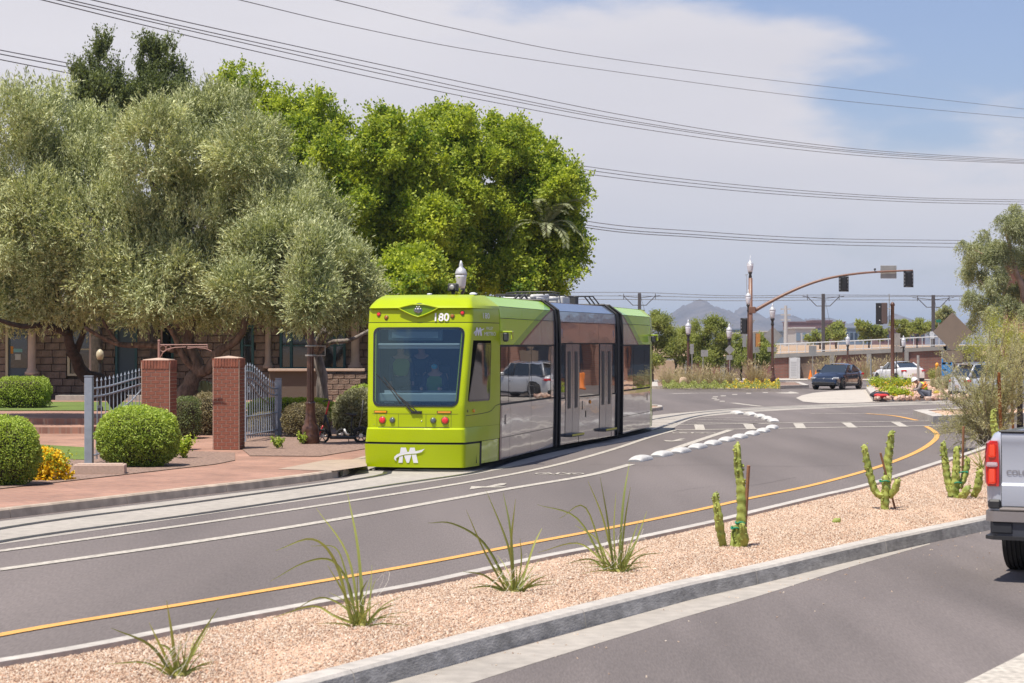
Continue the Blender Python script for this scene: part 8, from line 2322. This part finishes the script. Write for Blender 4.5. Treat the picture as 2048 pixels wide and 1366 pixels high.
def yucca(label, bx, by, blades, nf, hgt, seed):
    g_ = G(bx, by, .13); d_ = g_.y; rnd = random.Random(seed)
    root = empty('red_yucca', (g_.x, d_, .12), 0, label, 'yucca plant', 'young red yuccas planted along the median'); o0 = Vector(root.location)
    for k, pts in enumerate(blades):
        dep = rnd.uniform(-.35, .35); n = len(pts) - 1
        blade(root, [D(x, y, d_ + dep * (i / n) ** 1.2) - o0 for i, (x, y) in enumerate(pts)], rnd.uniform(.008, .012) * (1.25 if k < 3 else 1), rnd.uniform(-.5, .5))
    for k in range(int(nf * 1.5)):
        a = rnd.uniform(-1.25, 1.25); dpt = rnd.uniform(-.8, .8); L = hgt * rnd.uniform(.35, .85); pts = []
        b0 = Vector((rnd.uniform(-.07, .07), rnd.uniform(-.05, .05), 0))
        for j in range(5):
            s = j / 4; pts.append(b0 + Vector((sin(a) * L * s * (.4 + .6 * s), dpt * L * s * .7, L * (s * cos(a) * 1.1 - .35 * s * s * abs(sin(a))) + .0)))
        pts = [Vector((p.x, p.y, max(p.z, 0.0))) for p in pts]
        blade(root, pts, rnd.uniform(.004, .008), rnd.uniform(-.5, .5))
    mb = MB()
    for k in range(9):
        s = rnd.uniform(.3, .8) * hgt; a = rnd.uniform(-.9, .9); c = Vector((sin(a) * s, rnd.uniform(-.2, .2), cos(a) * s)); pts = []
        for j in range(9): t = j / 8; pts.append(c + Vector((rnd.choice((-1, 1)) * 0 + sin(t * 5 + k) * .07 * (1 + t), cos(t * 4 + k) * .05, .10 * sin(t * 6 + k) - .12 * t)))
        mb.tube(pts, .0016, 3, False)
    mb.build('curly_fibres', mat('white_fibre', (.6, .57, .5), .8), root)
    mb = MB(); mb.ball((0, 0, .02), .06, 10, 6, (1, 1, .7)); mb.build('root_crown', mat('yucca_base', (.30, .28, .08), .8), root, True)
    return root
yucca('smallest young yucca in the bottom left corner of the median', 357, 1357, [[(352, 1352), (346, 1280), (333, 1200)], [(345, 1350), (300, 1290), (222, 1256)], [(365, 1350), (390, 1290), (437, 1215)], [(350, 1350), (325, 1300), (298, 1245)], [(360, 1350), (385, 1310), (420, 1250)], [(340, 1352), (290, 1325), (215, 1328)], [(372, 1352), (395, 1332), (428, 1322)], [(355, 1352), (340, 1300), (308, 1285)]], 14, .42, 1)
yucca('young yucca with two leaves arching far to the left and one tall upright leaf', 722, 1257, [[(727, 1254), (716, 1100), (694, 982)], [(703, 1243), (672, 1126), (625, 1078), (552, 1101)], [(712, 1250), (699, 1173), (664, 1121), (609, 1125), (540, 1163)], [(720, 1250), (695, 1110), (632, 1016)], [(734, 1252), (757, 1222), (792, 1208)], [(715, 1250), (670, 1232), (625, 1212), (545, 1236)], [(718, 1250), (700, 1190), (690, 1140), (670, 1095), (622, 1092)], [(722, 1252), (690, 1190), (655, 1130)], [(725, 1250), (722, 1190), (735, 1160)], [(716, 1252), (690, 1215), (640, 1195), (580, 1225)]], 16, .60, 2)
yucca('young yucca in the middle of the median with one leaf arching low to the left', 1030, 1189, [[(1031, 1184), (1016, 1091), (972, 980)], [(1028, 1183), (1021, 1064), (1006, 984)], [(1028, 1183), (1022, 1091), (1031, 998)], [(1018, 1173), (967, 1085), (905, 1047), (855, 1046)], [(1038, 1183), (1066, 1095), (1084, 1056)], [(1012, 1180), (968, 1100), (932, 1019)], [(1010, 1182), (975, 1172), (935, 1178)], [(1042, 1183), (1068, 1162), (1094, 1150)], [(1035, 1184), (1043, 1120), (1040, 1075)], [(1008, 1180), (968, 1150), (925, 1143)]], 18, .52, 3)
yucca('fullest young yucca, the furthest right of the four in the median', 1237, 1148, [[(1230, 1139), (1206, 1037), (1175, 960)], [(1226, 1139), (1215, 1040), (1200, 953)], [(1237, 1143), (1247, 1002), (1259, 925)], [(1240, 1143), (1250, 1040), (1261, 974)], [(1213, 1139), (1171, 1015), (1118, 1038)], [(1213, 1139), (1155, 1037), (1074, 1009)], [(1206, 1122), (1154, 1086), (1074, 1106)], [(1247, 1143), (1274, 1078), (1294, 1022)], [(1254, 1139), (1281, 1112), (1327, 1105)], [(1210, 1140), (1180, 1118), (1130, 1128)], [(1232, 1143), (1228, 1060), (1232, 985)], [(1243, 1143), (1262, 1085), (1278, 1040)], [(1222, 1143), (1195, 1080), (1150, 1050)]], 26, .60, 4)
# leftover gravel plant near the truck
yucca('small yucca clump half hidden behind the pickup truck corner', 1966, 940, [[(1966, 938), (1960, 915), (1950, 895)], [(1968, 938), (1972, 915), (1975, 890)], [(1963, 938), (1950, 925), (1938, 912)]], 16, .8, 5)

# ------------------------------------------------------------------ feathery shrub at the right
dB = 51.0
sb0 = D(1985, 0, dB)
shb = empty('desert_shrub', (sb0.x, dB, .1), 0, 'large feathery grey-green desert shrub sprawling in front of the silver-white vehicle', 'shrub')
so5 = Vector(shb.location)
rs = np.random.default_rng(5); tips = []
mb = MB()
for k in range(95):
    tx, ty_ = rs.uniform(1868, 2075), rs.uniform(655, 890)
    if ty_ < 700 and tx < 1900: tx += 60
    if ty_ > 800 and tx > 2010: continue
    if ty_ < 770 and tx < 1965 and rs.random() < .45: continue
    t_ = D(tx, ty_, dB + rs.uniform(-1.3, 1.3)) - so5
    b_ = Vector((rs.uniform(-.25, .25), rs.uniform(-.2, .2), 0)); m_ = b_.lerp(t_, .5) + Vector((rs.uniform(-.1, .1), 0, .2))
    P = smooth([b_, m_, t_], 4); mb.tube(P, [.016 - .012 * i / (len(P) - 1) for i in range(len(P))], 4, False); tips.append((P, rs.uniform(.3, 1)))
mb.build('stems', mat('shrub_stem', (.25, .22, .15), .85), shb)
mb = MB(); Ct = []; Dt = []; LWt = []; Tn = []
for P, q in tips:
    n = len(P)
    for j in range(2, n - 1):
        for m_ in range(5):
            p = P[j].lerp(P[j + 1], rs.random()); d0 = (P[j + 1] - P[j]).normalized(); sd_ = Vector(rs.normal(size=3)).normalized(); dd = (d0 * .9 + sd_ * .9 + Vector((0, 0, .25))).normalized(); L = rs.uniform(.18, .5)
            mb.tube([p, p + dd * L], [.004, .0015], 3, False)
            tn = rs.normal(.5, .2)
            for z in range(22 if P[-1].x > -.5 else 13):
                s = rs.random(); e = Vector(rs.normal(size=3)).normalized(); Ct.append(tuple(p + dd * L * s + e * .025)); Dt.append(tuple((dd * .8 + e).normalized())); LWt.append((rs.uniform(.035, .07), rs.uniform(.009, .016))); Tn.append(tn + rs.normal(0, .15))
mb.build('twigs', MATS['shrub_stem'], shb)
L_feather = leafmat('feathery_shrub_leaf', (.28, .28, .13), (.66, .63, .38), .4)
leafmesh('foliage', np.array(Ct), np.array(Dt), np.array(LWt), L_feather, shb, np.array(Tn), rs)
# drooping yellow-green branch higher up (a palo verde twig mass) at the edge
small_tree('yellow-green palo verde branches rising behind the feathery shrub at the right edge', 2040, 62, [(1990, 655, 12), (2010, 675, 20), (2035, 690, 24), (1975, 690, 18), (2060, 700, 30), (1950, 700, 14), (2030, 660, 14), (1990, 720, 22)], 1500, m=leafmat('palo_verde_leaf', (.30, .32, .06), (.50, .50, .16), .35), seed=130, leaf=(.07, .018), name='palo_verde', tw=.5, spread=.03)

# ------------------------------------------------------------------ planting on the islands
def isl(name, label, cat, x, y, z, r, hh, m, n, leaf, seed, **k): return tuft(name, label, cat, x, y, z, r, hh, m, n, leaf, seed, **k)
isl('yellow_flower_bush', 'yellow flowering bush at the foot of the plain brown signal post, left side', 'flowering plant', 1760, 774, .2, .8, .42, L_lime, 1500, (.09, .06), 61, flowers=40)
isl('yellow_flower_bush', 'yellow flowering bush just right of the plain brown signal post', 'flowering plant', 1808, 774, .2, .75, .42, L_lime, 1400, (.09, .06), 62, flowers=30)
isl('yellow_flower_bush', 'low yellow flowering bush between the tool bags and the crouching worker', 'flowering plant', 1800, 793, .2, .75, .28, L_lime, 1300, (.09, .06), 63, flowers=40)
isl('yellow_flower_bush', 'small yellow flowering bush in front of the signal post base', 'flowering plant', 1776, 784, .2, .5, .28, L_lime, 700, (.09, .06), 64, flowers=20)
def barrel(label, x, y, w_, h_, d_=None, m=None):
    p = G(x, y, .2); sc = p.y / F
    root = empty('barrel_cactus', (p.x, p.y, .19), 0, label, 'cactus')
    n = 26; V = []; Q = []; R_ = w_ * sc / 2; H_ = h_ * sc
    for i in range(11):
        s = i / 10; rr = R_ * (sin(pi * (.12 + .88 * s) * .98)) ** .45 if s < 1 else .01
        for j in range(n): V.append((rr * (1 - .14 * (j % 2)) * cos(2 * pi * j / n), rr * (1 - .14 * (j % 2)) * sin(2 * pi * j / n), H_ * s))
    for i in range(10):
        for j in range(n): Q.append((i * n + j, i * n + (j + 1) % n, (i + 1) * n + (j + 1) % n, (i + 1) * n + j))
    meshobj('ribbed_body', V, Q, m or mat('barrel_cactus_skin', (.10, .12, .055), .8, col2=(.24, .20, .10), vscale=14), root)
    mb = MB()
    for k in range(60):
        j = random.randrange(0, n, 2); s = random.uniform(.2, .95); rr = R_ * sin(pi * (.12 + .88 * s) * .98) ** .45; a = 2 * pi * j / n; p0 = Vector((rr * cos(a), rr * sin(a), H_ * s)); mb.tube([p0, p0 + Vector((cos(a), sin(a), .3)) * .06], [.006, .001], 3, False)
    mb.build('spines', mat('cactus_spine', (.5, .35, .2), .7), root); return root
barrel('large barrel cactus left of the blue information sign, tallest of the group', 1877, 766, 12, 34)
barrel('tall barrel cactus just right of the blue information sign', 1898, 764, 13, 27)
barrel('squat dark barrel cactus nearest the worker, left of a pair', 1866, 774, 11, 18)
barrel('squat dark barrel cactus, right of a pair beside the worker', 1877, 779, 15, 26)
barrel('small golden ball cactus on the gravel right of the worker', 1873.5, 790, 13, 10, m=mat('golden_cactus', (.50, .40, .05), .8, vary=.3, vscale=20))
isl('green_shrub', 'pale green shrub between the barrel cacti and the bare sign post', 'shrub', 1897, 783, .2, .55, .85, L_sage, 1400, (.09, .03), 66)
isl('green_shrub', 'olive green shrub behind the left barrel cactus', 'shrub', 1866, 763, .2, .5, .85, L_mesq, 1000, (.09, .03), 67)
isl('green_shrub', 'olive green shrub just left of the big brown diamond sign post', 'shrub', 1912, 778, .2, .8, 1.1, L_sage, 1600, (.10, .03), 68)
isl('green_shrub', 'dusty green shrub right of the diamond sign post in front of the silver-white vehicle', 'shrub', 1932, 790, .2, .7, .8, L_sage, 1400, (.10, .03), 69)
# orange beacon on a barricade
bp_ = G(1874, 760, .05); root = empty('traffic_beacon', (bp_.x, bp_.y, .05), 0, 'orange construction marker with an amber top behind the barrel cacti', 'marker')
mb = MB(); mb.tube([(0, 0, 0), (0, 0, .75)], .10, 10); mb.build('post', mat('orange_plastic', (.75, .20, .02), .6), root); mb = MB(); mb.lathe([(.10, .75), (.12, .80), (.12, .84), (.07, .87), (.12, .95), (.13, 1.1), (.08, 1.2), (.01, 1.23)], (0, 0, 0), 14); mb.build('beacon', mat('amber_plastic', (.80, .33, .02), .4), root, True)
for k, (x, y, lab) in enumerate(((1376 + 245, 760, 'orange cone by the wall behind the dark navy sedan, left one'), (1632, 760, 'orange cone by the wall behind the dark navy sedan, right one'), (1752, 762, 'orange cone between the two sedans'))):
    p = G(x, y, .0); root = empty('traffic_cone', (p.x, p.y, .03), 0, lab, 'cone'); mb = MB(); mb.box((0, 0, .02), (.4, .4, .04)); mb.build('base', M_plast, root)
    mb = MB(); mb.lathe([(.17, .04), (.03, .68), (.002, .70)], (0, 0, 0), 12); mb.build('cone', MATS['orange_plastic'], root)
# rocks on the corner island
rp_ = stone_proto('landscape_rock', stonemat('landscape_rock', [(.60, .40, .31), (.50, .32, .24), (.66, .50, .41), (.42, .26, .20), (.58, .44, .36)])); rp_.location = (2, -30, -5); rp_['kind'] = 'stuff'
pts = []
for _ in range(520):
    x = random.uniform(1748, 1935); y = random.uniform(771, 797); p = G(x, y, .18)
    if x < 1830 and y < 790 and random.random() < .6: continue
    pts.append(tuple(p))
scatter('rocks', pts, rp_, .06, .17, 'pinkish landscape rocks strewn over the corner island', 3)['category'] = 'rocks'
# far planted island: dry grasses and flowers
rng3 = np.random.default_rng(9)
def grassclump(label, x, y, r, hh, n, seed, m=None, cat='grass clump'):
    rng = np.random.default_rng(seed); p = G(x, y, .14); root = empty('grass_clump', (p.x, p.y, .13), 0, label, cat)
    a = rng.uniform(0, 6.28, n); q = rng.uniform(0, 1, n) ** .7; b = np.column_stack([np.cos(a) * q * r * .35, np.sin(a) * q * r * .35, np.zeros(n)])
    dd = unit(np.column_stack([np.cos(a) * q * .7, np.sin(a) * q * .5, np.ones(n)]) + rng.normal(size=(n, 3)) * .12); L = hh * rng.uniform(.4, 1.05, n)
    leafmesh('blades', b + dd * L[:, None] / 2, dd, np.column_stack([L, np.full(n, .02)]), m or L_dry, root, None, rng)
    leafmesh('seed_heads', b + dd * L[:, None], unit(dd + rng.normal(size=(n, 3)) * .3), np.column_stack([L * .18, np.full(n, .035)]), L_dry, root, None, rng)
    return root
for k, (x, y, r, hh, lab) in enumerate(((1338, 773, .9, 1.1, 'clump of dry tan grass at the left end of the planted island'), (1362, 772, .8, 1.0, 'clump of dry tan grass right behind the tan boulder'), (1390, 774, .9, 1.25, 'clump of dry grass below the first lamp post of the island'), (1412, 773, .9, 1.3, 'clump of dry grass around the small pale sign post'),
                                        (1437, 774, .8, 1.1, 'clump of dry grass left of the slim lamp post'), (1462, 774, .8, .9, 'clump of dry grass under the small diamond sign'), (1508, 769, .5, 1.5, 'tall thin grass clump beside the signal mast'), (1523, 769, .6, .9, 'short dry grass clump between the signal mast and the island lamp'))):
    grassclump(lab, x, y, r, hh, 260, 200 + k)
for k, (x, y, lab) in enumerate(((1655, 757, 'dry grass tuft against the wall above the dark navy sedan'), (1730, 757, 'dry grass tuft against the wall behind the sedan roof'), (1778, 758, 'dry grass tuft against the wall behind the white sedan'))):
    grassclump(lab, x, y, 1.1, 1.6, 260, 240 + k)
rngf = np.random.default_rng(77)
for nm, x0, x1, y0, y1, n, m, leaf, lab in (('ground_cover', 1325, 1560, 770, 776.5, 5200, L_mesq, (.10, .07), 'low green ground cover along the front of the planted island'), ('yellow_flowers', 1452, 1558, 768, 776, 1300, L_flower, (.09, .07), 'carpet of yellow flowers at the right end of the planted island')):
    X = rngf.uniform(x0, x1, n); Yp = rngf.uniform(y0, y1, n); P = np.array([tuple(G(a, b, .2)) for a, b in zip(X, Yp)]); P[:, 2] += rngf.uniform(-.02, .26, n) * (1 + .5 * np.sin(X * .3))
    o = leafmesh(nm, P, unit(rngf.normal(size=(n, 3))), np.column_stack([rngf.uniform(.7, 1.3, n) * leaf[0], rngf.uniform(.7, 1.3, n) * leaf[1]]), m, None, None, rngf); o['kind'] = 'stuff'; o['label'] = lab; o['category'] = 'ground cover'
isl('agave', 'pale spiky desert plant right beside the streetcar rear', 'plant', 1303, 757, .1, .7, .9, L_sage, 900, (.30, .03), 81)
isl('red_bird_bush', 'bush dotted with orange flowers behind the pale spiky plant', 'flowering plant', 1318, 753, .1, .9, 1.1, L_mesq, 1600, (.11, .05), 82, flowers=0)
p = G(1322, 750, .1); nfl = 260
leafo = leafmesh('orange_flowers', np.array([(p.x, p.y, .1)]) + unit(rngf.normal(size=(nfl, 3))) * np.array([1.2, .8, .5]) * rngf.uniform(.6, 1.0, (nfl, 1)) + np.array([0, -.3, .9]), unit(rngf.normal(size=(nfl, 3))), np.full((nfl, 2), .09), leafmat('orange_petal', (.75, .16, .02), (.8, .25, .03), .2), None, None, rngf); leafo['kind'] = 'stuff'; leafo['label'] = 'orange blossoms on the bush beside the streetcar rear'; leafo['category'] = 'flowers'
isl('desert_shrub', 'grey-tan thorny shrub behind the left end of the island', 'shrub', 1345, 756, .1, .9, 1.1, L_dry, 1300, (.14, .03), 83)
p = G(1367, 774, .14); mb = MB()
V = []; Q = []
for i in range(9):
    ph = pi / 2 * i / 8
    for j in range(16): a = 2 * pi * j / 16; q = 1 + .08 * sin(3 * a + i); V.append((.28 * cos(a) * cos(ph) ** .6 * q, .25 * sin(a) * cos(ph) ** .6 * q, .60 * sin(ph) ** .8))
for i in range(8):
    for j in range(16): Q.append((i * 16 + j, i * 16 + (j + 1) % 16, (i + 1) * 16 + (j + 1) % 16, (i + 1) * 16 + j))
tag(meshobj('boulder', V, Q, mat('tan_boulder', (.42, .31, .22), .9, vary=.2, vscale=4, bump=.6, bscale=8), None, True, loc=(p.x, p.y, .12)), 'upright rounded tan boulder among the dry grass of the planted island', 'rock')
# low tan wall of the plaza behind the far corner
p = D(1330, 0, 152); mb = MB(); mb.box((0, 0, .7), (2.6, .3, 1.4), bev=.03); o = mb.build('low_wall', mat('tan_block_wall', (.42, .30, .2), .9, vary=.12, vscale=3), loc=(p.x, 152, 0)); tag(o, 'short tan block wall behind the mesquite trees at the left end of the brick wall', 'wall')

# ------------------------------------------------------------------ brick building right of the view (it is mirrored in the streetcar windows)
BB = empty('brick_building', (42, 118, 0), atan2(-23, 17), 'brown brick building standing to the right beyond the frame, mirrored in the streetcar side', 'building')
M_bb = brickmat('building_brick', (.34, .17, .12), (.26, .13, .10), (.30, .24, .2), .4, .12, axes='XZ')
mb = MB(); mb.box((0, 2, 4), (40, .4, 8)); mb.build('wall', M_bb, BB)
mb = MB(); mb.box((0, 1.5, 8.2), (41, 2, .4)); mb.build('roof', M_roof, BB)
for k in range(9):
    x = -18 + k * 4.5
    mb = MB(); mb.box((x, 1.76, 1.9), (2.4, .1, 2.8)); mb.build('window', M_fg, BB)
    mb = MB(); mb.box((x, 1.4, 3.6), (3.4, .9, .15)); mb.box((x, 1.2, 3.45), (3.4, .5, .3)); mb.build('awning', mat('awning_tan', (.35, .22, .17), .9), BB)
    mb = MB(); mb.box((x + 2.25, 1.6, 2), (.6, .5, 4)); mb.build('pier', M_bb, BB)
for k in range(5):
    x = 30 + k * 3.6; y = 104 - k * 4.4
    tuft_loc = (x, y)
    rng = np.random.default_rng(300 + k); root = empty('roadside_shrub', (x - 3, y + 7, 0), 0, 'green roadside shrub before the brown brick building, %s' % ('nearest its left end', 'second from its left end', 'at its middle', 'second from its right end', 'nearest its right end')[k], 'shrub', 'roadside shrubs beyond the right edge')
    n = 1400; P = unit(rng.normal(size=(n, 3))) * np.array([1.5, 1.2, .9]) * rng.uniform(.5, 1, (n, 1)); P[:, 2] = np.abs(P[:, 2])
    leafmesh('foliage', P, unit(rng.normal(size=(n, 3))), np.full((n, 2), .12) * np.array([1.3, .7]), L_lime, root, None, rng)

for k in range(3):  # barrels added out of view to put orange into the streetcar's mirror image
    root = empty('reflection_barrel', (35 + k * 1.1, 110 - k * .8, 0), 0, 'orange and white barrel added beyond the right edge for streetcar reflections, %s of three' % ('first', 'middle', 'last')[k], 'barrel')
    mb = MB(); mb.lathe([(.25, 0), (.25, .1), (.2, .12), (.16, .9), (.1, 1.0)], (0, 0, 0), 14); mb.build('barrel_body', MATS['orange_plastic'], root, True)

# ------------------------------------------------------------------ haze
if HAZE:
    hb = MB(); hb.box((0, 5700, 72), (18400, 12900, 160)); hz_o = hb.build('haze', None)
    hz_o.data.materials.clear()
    m = bpy.data.materials.new('haze_air'); m.use_nodes = True; t = m.node_tree
    t.nodes.remove(t.nodes['Principled BSDF']); pv = t.nodes.new('ShaderNodeVolumePrincipled')
    pv.inputs['Color'].default_value = (.64, .79, 1.0, 1); pv.inputs['Density'].default_value = 1.3e-4; pv.inputs['Anisotropy'].default_value = .2
    t.links.new(pv.outputs[0], t.nodes['Material Output'].inputs['Volume'])
    hz_o.data.materials.append(m); hz_o['kind'] = 'stuff'; hz_o['label'] = 'thin pale blue haze over the whole valley'
# keep the two scatter prototypes out of sight below the ground
